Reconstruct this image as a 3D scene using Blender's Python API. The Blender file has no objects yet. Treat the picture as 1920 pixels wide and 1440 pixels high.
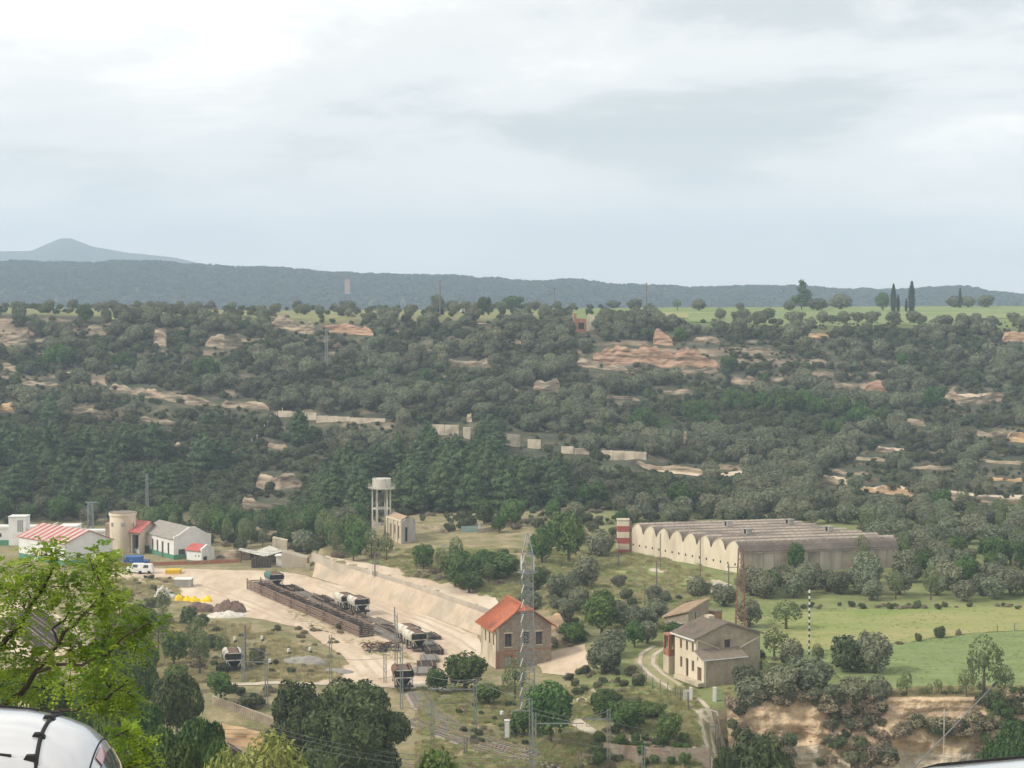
import bpy, math, random
import numpy as np
from mathutils import Vector, Matrix, noise as mnoise
from mathutils.geometry import delaunay_2d_cdt

S = bpy.context.scene
R = np.random.RandomState(7)
random.seed(7)
# ------------------------------------------------------------------ camera
F = 3400.0                      # focal length in photo pixels (1920 wide)
HC = 50.0                       # camera height over the valley floor
TH = math.atan(160.0 / F)       # pitch down
CT, ST = math.cos(TH), math.sin(TH)
cam = bpy.data.cameras.new("camera")
co = bpy.data.objects.new("camera", cam)
S.collection.objects.link(co)
co.location = (0, 0, HC)
co.rotation_euler = (math.pi / 2 - TH, 0, 0)
cam.sensor_width = 36
cam.lens = 36 * F / 1920
cam.clip_start = 0.5
cam.clip_end = 20000
S.camera = co
# ------------------------------------------------------------------ light
SUN_EL, SUN_AZ = math.radians(40), math.radians(-110)   # azimuth from +Y (view) towards +X
world = bpy.data.worlds.new("World")
S.world = world
world.use_nodes = True
wn, wl = world.node_tree.nodes, world.node_tree.links
wn.clear()
def wnode(t, **k):
    n = wn.new(t)
    for a, b in k.items():
        setattr(n, a, b)
    return n
sky = wnode('ShaderNodeTexSky', sky_type='NISHITA', sun_disc=False)
sky.sun_elevation = SUN_EL
sky.sun_rotation = SUN_AZ % (2 * math.pi)
sky.altitude = 200
sky.dust_density = 2.0
tc = wnode('ShaderNodeTexCoord')
mp = wnode('ShaderNodeMapping')
mp.inputs['Scale'].default_value = (-3.4, 3.4, 13.0)
mp.inputs['Location'].default_value = (0.35, 0.2, 2.1)
wl.new(tc.outputs['Generated'], mp.inputs['Vector'])
n1 = wnode('ShaderNodeTexNoise'); n1.inputs['Scale'].default_value = 1.0
n1.inputs['Detail'].default_value = 9; n1.inputs['Roughness'].default_value = 0.64
n1.inputs['Distortion'].default_value = 0.35
wl.new(mp.outputs[0], n1.inputs['Vector'])
mp2 = wnode('ShaderNodeMapping')
mp2.inputs['Scale'].default_value = (-1.3, 1.3, 4.2)
mp2.inputs['Location'].default_value = (1.9, 0.0, 0.7)
wl.new(tc.outputs['Generated'], mp2.inputs['Vector'])
n2 = wnode('ShaderNodeTexNoise'); n2.inputs['Scale'].default_value = 1.6
n2.inputs['Detail'].default_value = 3
wl.new(mp2.outputs[0], n2.inputs['Vector'])
ad = wnode('ShaderNodeMath', operation='MULTIPLY_ADD')
ad.inputs[1].default_value = 0.5
wl.new(n2.outputs['Fac'], ad.inputs[0])
m05 = wnode('ShaderNodeMath', operation='MULTIPLY'); m05.inputs[1].default_value = 0.66
wl.new(n1.outputs['Fac'], m05.inputs[0]); wl.new(m05.outputs[0], ad.inputs[2])
cr = wnode('ShaderNodeValToRGB')
cr.color_ramp.interpolation = 'EASE'
e = cr.color_ramp.elements
K = 6.9
e[0].position = 0.47; e[0].color = (0.43, 0.445, 0.435, 1)
e[1].position = 0.71; e[1].color = (0.85, 0.805, 0.735, 1)
x = e.new(0.57); x.color = (0.61, 0.60, 0.57, 1)
wl.new(ad.outputs[0], cr.inputs['Fac'])
# brighter, slightly warmer air low over the horizon
sx = wnode('ShaderNodeSeparateXYZ'); wl.new(tc.outputs['Generated'], sx.inputs[0])
mr = wnode('ShaderNodeMapRange'); mr.inputs['From Min'].default_value = -0.02
mr.inputs['From Max'].default_value = 0.09; mr.inputs['To Min'].default_value = 0.75; mr.inputs['To Max'].default_value = 0.0
wl.new(sx.outputs['Z'], mr.inputs['Value'])
hz = wnode('ShaderNodeMixRGB'); hz.inputs['Color2'].default_value = (0.97, 0.90, 0.82, 1)
wl.new(mr.outputs[0], hz.inputs['Fac']); wl.new(cr.outputs['Color'], hz.inputs['Color1'])
sc_ = wnode('ShaderNodeVectorMath', operation='SCALE'); sc_.inputs['Scale'].default_value = K / 0.6
wl.new(hz.outputs[0], sc_.inputs[0])
mx = wnode('ShaderNodeMixRGB'); mx.inputs['Fac'].default_value = 0.90
wl.new(sky.outputs[0], mx.inputs['Color1']); wl.new(sc_.outputs[0], mx.inputs['Color2'])
bg = wnode('ShaderNodeBackground'); bg.inputs['Strength'].default_value = 0.075
wl.new(mx.outputs[0], bg.inputs['Color'])
wo = wnode('ShaderNodeOutputWorld'); wl.new(bg.outputs[0], wo.inputs['Surface'])
sd = bpy.data.lights.new("sun", 'SUN')
sd.energy = 1.5; sd.angle = math.radians(10); sd.color = (1.0, 0.93, 0.82)
so = bpy.data.objects.new("sun", sd); S.collection.objects.link(so)
sdir = Vector((math.sin(SUN_AZ) * math.cos(SUN_EL), math.cos(SUN_AZ) * math.cos(SUN_EL), math.sin(SUN_EL)))
so.rotation_euler = sdir.to_track_quat('Z', 'Y').to_euler()
so.location = (0, 0, 200)
S.view_settings.view_transform = 'Standard'
S.view_settings.look = 'None'
S.view_settings.exposure = 1.05
S.view_settings.gamma = 1.0
S.view_settings.use_curve_mapping = False
S.cycles.max_bounces = 6
S.cycles.diffuse_bounces = 3
S.cycles.volume_bounces = 1
S.cycles.transparent_max_bounces = 8

# ------------------------------------------------------------------ pixel <-> place
def ray(px, row):
    u = (px - 960) / F; v = (row - 720) / F
    d = CT - v * ST
    return u / d, (-ST - v * CT) / d          # x per metre of depth, z per metre of depth
def W(px, row, D):
    a, b = ray(px, row)
    return Vector((a * D, D, HC + b * D))
def px_of(x, y, z):
    fz = y * CT - (z - HC) * ST
    up = y * ST + (z - HC) * CT
    return 960 + F * x / fz, 720 - F * up / fz

# ------------------------------------------------------------------ terrain heights
def sm(v, a, b):
    t = np.clip((v - a) / (b - a), 0, 1)
    return t * t * (3 - 2 * t)
YS = np.concatenate([np.array([-60, -20, 0, 6, 12, 13.5, 16, 20, 25, 32]), np.arange(40, 150, 6.0), np.arange(150, 190, 2.5),
                     np.arange(190, 300, 0.75), np.arange(300, 420, 1.0), np.arange(420, 680, 1.25),
                     np.arange(680, 1000, 8.0), np.arange(1000, 1500, 35.0), np.arange(1500, 2900, 28.0),
                     np.arange(2900, 4300, 80.0), np.arange(4300, 7001, 60.0)])
PXS = np.arange(-1100, 3020.1, 6.0)
US = (PXS - 960) / F
def rz(row, D):
    return HC - (row - 560) / F * D
near_y = [-60, 12, 13.5, 25, 60, 110, 150, 175, 190, 198, 203, 208, 211.5, 214, 216, 240, 262, 300]
nb = [46.3, 46.3, 44, 38, 24, 10, 2.0]
near = {
    -1100: nb + [0, -1, -1, -1, -1, 1, .8, .4, 0],
    500: nb + [0, -1, -1, -1, -1, 1, .8, .4, 0],
    620: nb + [0] * 9,
    1000: nb + [0, 0, 0, 0, 0, 0, 0, 0, 0],
    1060: nb + [-1, -2.2, -2.3, 0, 0, 0, .8, 1.5, 1.5],
    1150: nb + [-2, -2.6, -2.6, 0, .3, 1.2, 2.8, 2.6, 2.5],
    1330: nb + [-4, -3, -1.2, -.3, 0.5, 1.6, 2.5, 2.6, 2.6],
    1385: nb + [-9, -10, -10, -8, -4.2, 1.7, 2.5, 2.6, 2.6],
    1450: nb + [-10, -10, -10, -8.5, -4.5, 2.3, 2.5, 2.6, 2.6],
    3020: nb + [-10, -10, -10, -8.5, -4.5, 2.5, 2.5, 2.7, 2.8],
}
hill = {   # (depth, photo row) or (depth, None, z)
    -1100: [(300, 0, 0), (385, 0, 0), (420, 930), (450, 890), (480, 840), (505, 790), (512, 765), (540, 735), (560, 700), (590, 655), (600, 630), (606, 596), (640, 584), (760, 575), (900, 574)],
    0: [(300, 0, 0), (390, 0, 0), (420, 930), (450, 890), (480, 840), (505, 790), (512, 768), (540, 735), (560, 700), (590, 655), (600, 632), (606, 602), (640, 588), (760, 577), (900, 576)],
    500: [(300, 0, 0), (360, 0, 0.2), (390, 0, 1), (420, 930), (450, 880), (480, 820), (500, 785), (505, 768), (530, 740), (560, 690), (590, 650), (610, 615), (640, 594), (760, 583), (900, 582)],
    960: [(300, 0, 0), (344, 0, 1.7), (375, 0, 3.8), (400, 940), (430, 890), (460, 850), (485, 820), (495, 797), (530, 750), (560, 700), (590, 655), (620, 612), (650, 592), (800, 580), (950, 579)],
    1300: [(300, 0, 2.6), (375, 0, 3.2), (400, 945), (430, 905), (460, 880), (485, 850), (515, 800), (550, 740), (580, 700), (590, 672), (598, 640), (630, 607), (700, 590), (900, 576), (1000, 577)],
    1700: [(300, 0, 2.6), (330, 0, 2.9), (360, 0, 3.4), (400, 0, 4.1), (430, 0, 4.6), (445, 905), (480, 860), (520, 800), (560, 750), (590, 700), (615, 650), (635, 614), (760, 592), (950, 574), (1050, 574)],
    3020: [(300, 0, 2.8), (330, 0, 3.2), (360, 0, 4.0), (400, 0, 5), (430, 0, 6), (445, 895), (480, 850), (520, 790), (560, 740), (590, 695), (615, 650), (635, 618), (760, 592), (950, 572), (1050, 572)],
}
for k_ in near:
    v_ = near[k_]; a_, b_ = v_[11], v_[12]
    near[k_] = v_[:12] + ([a_ + (b_ - a_) * .44, a_ + (b_ - a_) * .75] if k_ < 1380 else [-9.5, b_ - .3 if k_ > 1400 else b_ - 1.5]) + v_[12:]
    if k_ > 1380: near[k_][11] = -10
nk = sorted(near); hk = sorted(hill)
NZ = np.array([np.interp(YS, near_y, near[k]) for k in nk])
HZ = []
for k in hk:
    yy = [q[0] for q in hill[k]]; zz = [q[2] if len(q) > 2 else rz(q[1], q[0]) for q in hill[k]]
    yy += [1250, 1600, 1900]; zz += [8, -45, -45]
    HZ.append(np.interp(YS, yy, zz))
HZ = np.array(HZ)
def lerpcols(keys, A):
    out = np.empty((len(YS), len(PXS)))
    for i in range(len(YS)):
        out[i] = np.interp(PXS, keys, A[:, i])
    return out
ZN = lerpcols(nk, NZ); ZH = lerpcols(hk, HZ)
Z = np.where(YS[:, None] < 300, ZN, ZH)
# smooth across
ker = np.ones(9) / 9
for i in range(len(YS)):
    if 180 < YS[i] < 1900:
        Z[i] = np.convolve(np.pad(Z[i], 4, mode='edge'), ker, mode='valid')
XX = US[None, :] * np.maximum(YS[:, None], 14.0); YY = np.broadcast_to(YS[:, None], XX.shape)
PP = np.broadcast_to(PXS[None, :], XX.shape)
# the upper terrace behind the concrete bank
BANK = [(-46, 372), (-39.5, 350), (-36.0, 326), (-30.0, 315), (-17.2, 293), (-4.3, 268), (5.5, 253.5), (16, 251), (30, 262)]
sd_ = np.full(XX.shape, 1e9); sg = np.zeros(XX.shape)
for (ax, ay), (bx_, by_) in zip(BANK[:-1], BANK[1:]):
    dx, dy = bx_ - ax, by_ - ay; L2 = dx * dx + dy * dy
    t = np.clip(((XX - ax) * dx + (YY - ay) * dy) / L2, 0, 1)
    d = np.hypot(XX - ax - t * dx, YY - ay - t * dy)
    s = np.sign(dx * (YY - ay) - dy * (XX - ax))
    up = d < sd_
    sd_ = np.where(up, d, sd_); sg = np.where(up, s, sg)
side = sd_ * sg
Z = Z + 2.9 * sm(side, 0.2, 1.9) * (1 - sm(YY, 342, 395)) * (1 - sm(PP, 1020, 1130)) * (YY > 248)
# rolling noise
def fbm(x, y, sc, oct=4, seed=0.0):
    out = np.zeros(x.size); xf, yf = x.ravel(), y.ravel()
    for i in range(x.size):
        out[i] = mnoise.fractal((xf[i] * sc + seed, yf[i] * sc, seed * 1.7), 0.9, 2.1, oct)
    return out.reshape(x.shape)
def vnoise(x, y, sc, seed):                    # fast value noise (numpy)
    rs = np.random.RandomState(seed); T = rs.rand(256, 256)
    gx, gy = x * sc + 1000, y * sc + 1000
    ix, iy = np.floor(gx).astype(int), np.floor(gy).astype(int)
    fx, fy = gx - ix, gy - iy; fx = fx * fx * (3 - 2 * fx); fy = fy * fy * (3 - 2 * fy)
    g = lambda a, b: T[a % 256, b % 256]
    return (g(ix, iy) * (1 - fx) + g(ix + 1, iy) * fx) * (1 - fy) + (g(ix, iy + 1) * (1 - fx) + g(ix + 1, iy + 1) * fx) * fy - 0.5
def fvn(x, y, sc, seed, oct=4):
    o = 0; a = 1.0
    for k in range(oct):
        o = o + a * vnoise(x, y, sc * 2.03 ** k, seed + k); a *= 0.5
    return o
hm = sm(YY, 395, 440) * (1 - sm(YY, 600, 680))
Z = Z + hm * (3.2 * fvn(XX, YY, 1 / 34., 3) + 0.9 * fvn(XX, YY, 1 / 7., 9, 3))
# natural terracing of the slope
st = 3.4; zq = np.floor(Z / st) * st + st * sm((Z / st) % 1.0, 0.28, 0.9)
Z = Z + hm * 0.55 * (zq - Z)
Z = Z + sm(YY, 150, 260) * (1 - sm(YY, 380, 400)) * 0.10 * fvn(XX, YY, 1 / 4., 21, 2)
# far forested ridge and the mountain
def prof(pts, D):
    return np.interp(PXS, [p[0] for p in pts], [HC + (560 - p[1]) / F * D for p in pts])
r1 = 2.5 + prof([(-1100, 492), (-300, 500), (0, 504), (250, 503), (380, 506), (450, 509), (520, 516), (640, 523), (780, 524), (860, 528), (1000, 535), (1200, 545), (1440, 550), (1560, 555), (1660, 556), (1740, 549), (1800, 547), (1850, 556), (1920, 564), (3020, 560)], 2600) + 5.5 * fvn(PXS, PXS * 0, 1 / 90., 5)
r2 = prof([(-1100, 478), (-200, 476), (0, 473), (60, 472), (95, 456), (115, 448), (135, 448), (175, 463), (250, 475), (330, 484), (375, 494), (460, 520), (600, 526), (760, 534), (1000, 547), (1400, 556), (3020, 560)], 5600) + 6 * fvn(PXS, PXS * 0, 1 / 120., 15)
for i, y in enumerate(YS):
    if y > 1500:
        a = sm(np.array(y), 1600, 2600); b = 1 - sm(np.array(y), 2650, 3300)
        base = -45 + (r1 + 45) * (0.25 * a + 0.75 * a ** 1.3) * b
        c = sm(np.array(y), 4200, 5600)
        base = base + (r2 + 45) * c
        wob = (24 * fvn(US * y, np.full(len(US), y), 1 / 330., 31)) * a * (1 - a ** 4) * (b if y > 2600 else 1)
        wob = wob + 30 * fvn(US * y, np.full(len(US), y), 1 / 700., 41) * c * (1 - c ** 6)
        Z[i] = base + wob
def gh(x, y):
    u = x / max(y, 14.0); fi = np.searchsorted(YS, y) - 1
    fi = min(max(int(fi), 0), len(YS) - 2)
    ty = (y - YS[fi]) / (YS[fi + 1] - YS[fi])
    g = (u - US[0]) / (US[1] - US[0]); j = min(max(int(g), 0), len(US) - 2); tx = g - j
    return float((Z[fi, j] * (1 - tx) + Z[fi, j + 1] * tx) * (1 - ty) + (Z[fi + 1, j] * (1 - tx) + Z[fi + 1, j + 1] * tx) * ty)
def P(px, row, y0=165.0):
    """the ground point seen at a pixel of the photograph"""
    a, b = ray(px, row)
    g = (a - US[0]) / (US[1] - US[0]); j = min(max(int(g), 0), len(US) - 2); tx = g - j
    col = Z[:, j] * (1 - tx) + Z[:, j + 1] * tx
    d = col - (HC + b * YS)
    k = np.where((YS >= y0) & (d >= 0))[0]
    if len(k) == 0:
        return Vector((a * 900, 900, gh(a * 900, 900)))
    i = k[0]
    t = d[i - 1] / (d[i - 1] - d[i]) if d[i] != d[i - 1] else 0
    t = min(max(t, 0), 1)
    y = YS[i - 1] + t * (YS[i] - YS[i - 1])
    return Vector((a * y, y, gh(a * y, y)))

# ------------------------------------------------------------------ object helpers
def link(o):
    S.collection.objects.link(o); return o
def tag(o, label=None, cat=None, group=None, kind=None):
    if label: o['label'] = label
    if cat: o['category'] = cat
    if group: o['group'] = group
    if kind: o['kind'] = kind
    return o
def empty(name, loc, label, cat, group=None, rz_=0):
    o = link(bpy.data.objects.new(name, None)); o.location = loc; o.rotation_euler = (0, 0, rz_)
    o.empty_display_size = 0.5
    return tag(o, label, cat, group)
class MB:
    def __init__(s):
        s.v = []; s.f = []; s.m = []
    def face(s, pts, m=0):
        b = len(s.v); s.v += [tuple(p) for p in pts]; s.f.append(tuple(range(b, b + len(pts)))); s.m.append(m)
    def hexa(s, c, m=0):                       # 8 corners: bottom 4 ccw, top 4 ccw
        b = len(s.v); s.v += [tuple(p) for p in c]
        for q in ((3, 2, 1, 0), (4, 5, 6, 7), (0, 1, 5, 4), (1, 2, 6, 5), (2, 3, 7, 6), (3, 0, 4, 7)):
            s.f.append(tuple(b + i for i in q)); s.m.append(m)
    def box(s, x0, x1, y0, y1, z0, z1, m=0):
        s.hexa([(x0, y0, z0), (x1, y0, z0), (x1, y1, z0), (x0, y1, z0), (x0, y0, z1), (x1, y0, z1), (x1, y1, z1), (x0, y1, z1)], m)
    def bar(s, a, b, w, h=None, m=0):          # square bar from a to b
        a, b = Vector(a), Vector(b); h = h or w
        d = (b - a); L = d.length
        if L < 1e-6: return
        d.normalize(); up = Vector((0, 0, 1)) if abs(d.z) < 0.95 else Vector((1, 0, 0))
        s1 = d.cross(up).normalized() * (w / 2); s2 = s1.cross(d).normalized() * (h / 2)
        s.hexa([a - s1 - s2, a + s1 - s2, a + s1 + s2, a - s1 + s2, b - s1 - s2, b + s1 - s2, b + s1 + s2, b - s1 + s2], m)
    def tube(s, pts, rad, n=8, m=0, cap=True):
        pts = [Vector(p) for p in pts]; rr = rad if isinstance(rad, (list, tuple)) else [rad] * len(pts)
        rings = []; ref = None
        for i, p in enumerate(pts):
            d = (pts[min(i + 1, len(pts) - 1)] - pts[max(i - 1, 0)]).normalized()
            if ref is None:
                ref = Vector((1, 0, 0)) if abs(d.x) < 0.9 else Vector((0, 1, 0))
            a = (ref - d * ref.dot(d)).normalized(); ref = a; c = d.cross(a)
            b = len(s.v)
            for k in range(n):
                t = 2 * math.pi * k / n
                s.v.append(tuple(p + (a * math.cos(t) + c * math.sin(t)) * rr[i]))
            rings.append(b)
        for a, b in zip(rings[:-1], rings[1:]):
            for k in range(n):
                s.f.append((a + k, a + (k + 1) % n, b + (k + 1) % n, b + k)); s.m.append(m)
        if cap:
            s.f.append(tuple(rings[0] + k for k in range(n))[::-1]); s.m.append(m)
            s.f.append(tuple(rings[-1] + k for k in range(n))); s.m.append(m)
    def cyl(s, x, y, z0, z1, r, n=16, m=0, r1=None):
        s.tube([(x, y, z0), (x, y, z1)], [r, r if r1 is None else r1], n, m)
    def mesh(s, name, mats, smooth=False):
        me = bpy.data.meshes.new(name)
        me.from_pydata(s.v, [], s.f)
        for mt in (mats if isinstance(mats, (list, tuple)) else [mats]):
            me.materials.append(mt)
        if max(s.m or [0]) > 0:
            me.polygons.foreach_set('material_index', s.m)
        if smooth:
            me.shade_smooth()
        me.update()
        return me
    def build(s, name, mats, parent=None, smooth=False, loc=None):
        o = link(bpy.data.objects.new(name, s.mesh(name, mats, smooth)))
        if parent: o.parent = parent
        if loc is not None: o.location = loc
        return o
def copy_tree(o, parent=None):
    c = o.copy(); link(c)
    if parent: c.parent = parent
    for ch in KIDS.get(o.name, []) if False else list(o.children):
        copy_tree(ch, c)
    return c
def np_mesh(name, V, Q, mats, tri=False, smooth=False, matidx=None):
    me = bpy.data.meshes.new(name)
    n = 3 if tri else 4
    me.vertices.add(len(V)); me.vertices.foreach_set('co', np.asarray(V, dtype=np.float32).ravel())
    Q = np.asarray(Q, dtype=np.int32)
    me.loops.add(Q.size); me.loops.foreach_set('vertex_index', Q.ravel())
    me.polygons.add(len(Q)); me.polygons.foreach_set('loop_start', np.arange(0, Q.size, n, dtype=np.int32))
    me.polygons.foreach_set('loop_total', np.full(len(Q), n, dtype=np.int32))
    for m in (mats if isinstance(mats, (list, tuple)) else [mats]):
        me.materials.append(m)
    if matidx is not None:
        me.polygons.foreach_set('material_index', np.asarray(matidx, dtype=np.int32))
    me.update(calc_edges=True); me.validate()
    if smooth: me.shade_smooth()
    return me

# ------------------------------------------------------------------ materials
def mat(name, c1, c2=None, scale=1.0, rough=0.85, detail=4, bump=0.0, bscale=None, metal=0.0, spec=0.2,
        rnd=0.0, coord='Object', stretch=(1, 1, 1), ramp=(0.35, 0.65), c3=None, s3=None, trans=0.0, coat=0.0):
    m = bpy.data.materials.new(name); m.use_nodes = True
    n, l = m.node_tree.nodes, m.node_tree.links
    b = n['Principled BSDF']
    b.inputs['Roughness'].default_value = rough
    b.inputs['Metallic'].default_value = metal
    b.inputs['Specular IOR Level'].default_value = spec
    if coat: b.inputs['Coat Weight'].default_value = coat; b.inputs['Coat Roughness'].default_value = 0.05
    c2 = c2 or tuple(q * 0.8 for q in c1)
    t = n.new('ShaderNodeTexCoord'); mp = n.new('ShaderNodeMapping'); mp.inputs['Scale'].default_value = stretch
    l.new(t.outputs[coord], mp.inputs[0])
    z = n.new('ShaderNodeTexNoise'); z.inputs['Scale'].default_value = scale; z.inputs['Detail'].default_value = detail
    z.inputs['Roughness'].default_value = 0.6
    l.new(mp.outputs[0], z.inputs['Vector'])
    r = n.new('ShaderNodeValToRGB'); r.color_ramp.elements[0].position = ramp[0]; r.color_ramp.elements[1].position = ramp[1]
    r.color_ramp.elements[0].color = (*c1, 1); r.color_ramp.elements[1].color = (*c2, 1)
    l.new(z.outputs['Fac'], r.inputs[0]); out = r.outputs[0]
    if c3:
        z3 = n.new('ShaderNodeTexNoise'); z3.inputs['Scale'].default_value = s3 or scale * 0.23; z3.inputs['Detail'].default_value = 5
        l.new(mp.outputs[0], z3.inputs['Vector'])
        r3 = n.new('ShaderNodeValToRGB'); r3.color_ramp.elements[0].position = 0.5; r3.color_ramp.elements[1].position = 0.68
        l.new(z3.outputs['Fac'], r3.inputs[0])
        mxx = n.new('ShaderNodeMixRGB'); l.new(r3.outputs[0], mxx.inputs[0]); l.new(out, mxx.inputs[1]); mxx.inputs[2].default_value = (*c3, 1)
        out = mxx.outputs[0]
    if rnd:
        oi = n.new('ShaderNodeObjectInfo'); hs = n.new('ShaderNodeHueSaturation')
        mr = n.new('ShaderNodeMapRange'); mr.inputs['To Min'].default_value = 1 - rnd; mr.inputs['To Max'].default_value = 1 + rnd
        l.new(oi.outputs['Random'], mr.inputs[0]); l.new(mr.outputs[0], hs.inputs['Value'])
        mu = n.new('ShaderNodeMath'); mu.operation = 'MULTIPLY'; mu.inputs[1].default_value = 7.31; l.new(oi.outputs['Random'], mu.inputs[0])
        fr = n.new('ShaderNodeMath'); fr.operation = 'FRACT'; l.new(mu.outputs[0], fr.inputs[0])
        m2 = n.new('ShaderNodeMapRange'); m2.inputs['To Min'].default_value = 0.5 - rnd * 0.09; m2.inputs['To Max'].default_value = 0.5 + rnd * 0.09
        l.new(fr.outputs[0], m2.inputs[0]); l.new(m2.outputs[0], hs.inputs['Hue'])
        l.new(out, hs.inputs['Color']); out = hs.outputs[0]
    l.new(out, b.inputs['Base Color'])
    if bump:
        bn = n.new('ShaderNodeTexNoise'); bn.inputs['Scale'].default_value = bscale or scale * 3; bn.inputs['Detail'].default_value = 5
        l.new(mp.outputs[0], bn.inputs['Vector'])
        bu = n.new('ShaderNodeBump'); bu.inputs['Distance'].default_value = bump; bu.inputs['Strength'].default_value = 0.8
        l.new(bn.outputs['Fac'], bu.inputs['Height']); l.new(bu.outputs[0], b.inputs['Normal'])
    if trans:
        tr = n.new('ShaderNodeBsdfTranslucent'); ms = n.new('ShaderNodeMixShader'); ms.inputs[0].default_value = trans
        l.new(out, tr.inputs['Color']); l.new(b.outputs[0], ms.inputs[1]); l.new(tr.outputs[0], ms.inputs[2])
        l.new(ms.outputs[0], n['Material Output'].inputs['Surface'])
    return m
M = {}
# foliage
M['olive'] = mat('olive_leaves', (.115, .132, .075), (.245, .255, .160), 9, .65, rnd=.28, trans=.15)
M['scrub'] = mat('scrub_leaves', (.048, .072, .034), (.140, .155, .070), 7, .7, rnd=.34, trans=.1)
M['pine'] = mat('pine_needles', (.042, .080, .034), (.118, .165, .066), 8, .7, rnd=.2, trans=.1)
M['broad'] = mat('green_leaves', (.045, .090, .024), (.130, .205, .052), 8, .6, rnd=.25, trans=.2)
M['dark'] = mat('dark_leaves', (.032, .054, .020), (.115, .140, .050), 9, .6, rnd=.15, trans=.12)
M['lime'] = mat('yellow_green_leaves', (.19, .23, .045), (.34, .37, .12), 10, .6, rnd=.15, trans=.25)
M['sapling'] = mat('pale_green_leaves', (.11, .15, .055), (.21, .25, .11), 8, .65, rnd=.15, trans=.2)
M['drybush'] = mat('dry_twigs', (.19, .16, .10), (.32, .27, .18), 7, .85, rnd=.25)
M['robinia'] = mat('robinia_leaflets', (.13, .25, .020), (.33, .46, .045), 1.9, .5, rnd=.1, trans=.45, detail=2)
M['cypress'] = mat('cypress_leaves', (.022, .038, .022), (.045, .062, .034), 2, .7)
M['farwood'] = mat('far_wood_leaves', (.036, .058, .046), (.060, .085, .062), 3, .8, rnd=.35)
M['bark'] = mat('bark', (.10, .08, .06), (.17, .14, .11), 4, .9, bump=.02)
M['twig'] = mat('dark_twigs', (.035, .026, .02), (.07, .055, .04), 9, .9)
M['grass'] = mat('dry_grass_blades', (.36, .33, .17), (.52, .44, .25), .25, .9, rnd=.3)
M['ggrass'] = mat('green_grass_blades', (.22, .30, .09), (.36, .40, .15), .3, .9, rnd=.25)
# built
M['white'] = mat('white_render', (.74, .74, .71), (.63, .62, .58), .6, .8)
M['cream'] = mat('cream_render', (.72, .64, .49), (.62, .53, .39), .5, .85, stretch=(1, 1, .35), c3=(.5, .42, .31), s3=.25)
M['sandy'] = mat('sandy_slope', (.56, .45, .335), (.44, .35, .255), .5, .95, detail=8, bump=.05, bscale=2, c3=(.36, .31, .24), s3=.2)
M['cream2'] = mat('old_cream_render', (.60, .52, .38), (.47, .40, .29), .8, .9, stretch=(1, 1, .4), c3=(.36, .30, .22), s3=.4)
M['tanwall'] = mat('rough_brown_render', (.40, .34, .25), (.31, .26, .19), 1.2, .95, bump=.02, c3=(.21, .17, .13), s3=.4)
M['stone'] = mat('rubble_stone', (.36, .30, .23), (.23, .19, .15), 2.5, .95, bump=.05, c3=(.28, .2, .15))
M['concrete'] = mat('weathered_concrete', (.50, .435, .345), (.39, .335, .265), .35, .92, bump=.02, stretch=(1, 1, .5), c3=(.34, .31, .27), s3=.12)
M['dconcrete'] = mat('grey_concrete', (.42, .40, .36), (.30, .29, .26), .8, .9, stretch=(1, 1, .4), c3=(.2, .19, .17))
M['pale'] = mat('pale_tank_concrete', (.60, .58, .50), (.46, .43, .37), 1.4, .9, stretch=(1, 1, .3), c3=(.22, .20, .18), s3=.8)
M['redtile'] = mat('red_roof_tiles', (.47, .15, .075), (.34, .115, .06), 3, .85, c3=(.30, .12, .08), s3=.6)
M['browntile'] = mat('brown_roof_tiles', (.27, .22, .17), (.20, .165, .13), 2.5, .9, c3=(.17, .15, .12), s3=.5)
M['ochretile'] = mat('ochre_roof_tiles', (.46, .33, .21), (.34, .25, .17), 2, .9, c3=(.26, .21, .16))
M['redsheet'] = mat('red_roof_sheet', (.50, .13, .105), (.38, .105, .09), .7, .6, c3=(.52, .26, .22), s3=.3)
M['palesheet'] = mat('pale_translucent_sheet', (.56, .45, .40), (.48, .36, .32), 1, .6)
M['greysheet'] = mat('grey_fibre_roof', (.33, .30, .26), (.25, .23, .20), 1.5, .85)
M['fibre'] = mat('old_fibre_cement', (.43, .355, .285), (.32, .265, .215), .45, .9, stretch=(1, 1, 1), c3=(.185, .155, .13), s3=.14)
M['fibredk'] = mat('stained_fibre_cement', (.30, .25, .205), (.20, .17, .14), .8, .9, stretch=(1, 1, .2), c3=(.33, .29, .24), s3=.5)
M['green'] = mat('green_paint', (.10, .28, .17), (.08, .22, .14), 1, .6)
M['glass'] = mat('dark_window_glass', (.035, .04, .045), (.06, .065, .07), 2, .15, spec=.6)
M['dark'+'hole'] = mat('dark_opening', (.022, .021, .02), (.035, .032, .03), 2, .95)
M['wood'] = mat('brown_wood', (.20, .12, .07), (.14, .085, .05), 3, .8, stretch=(4, 4, 1))
M['brick'] = mat('red_brick', (.40, .17, .10), (.30, .13, .085), 5, .9, c3=(.33, .22, .16))
M['redpaint'] = mat('faded_red_paint', (.44, .10, .08), (.36, .10, .085), .9, .8)
M['steel'] = mat('galvanised_steel', (.30, .325, .325), (.21, .235, .24), 3, .5, metal=.4, spec=.4)
M['rust'] = mat('rusty_steel', (.20, .115, .075), (.12, .075, .055), 3, .85)
M['railm'] = mat('rusty_rail', (.27, .19, .14), (.17, .125, .10), 1.2, .8)
M['sleeper'] = mat('dark_sleeper', (.10, .08, .065), (.065, .055, .05), 2, .95)
M['greysl'] = mat('concrete_sleeper', (.33, .31, .27), (.25, .235, .21), 2, .95)
M['black'] = mat('black_wagon_steel', (.03, .031, .032), (.055, .053, .05), 2, .7)
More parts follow.
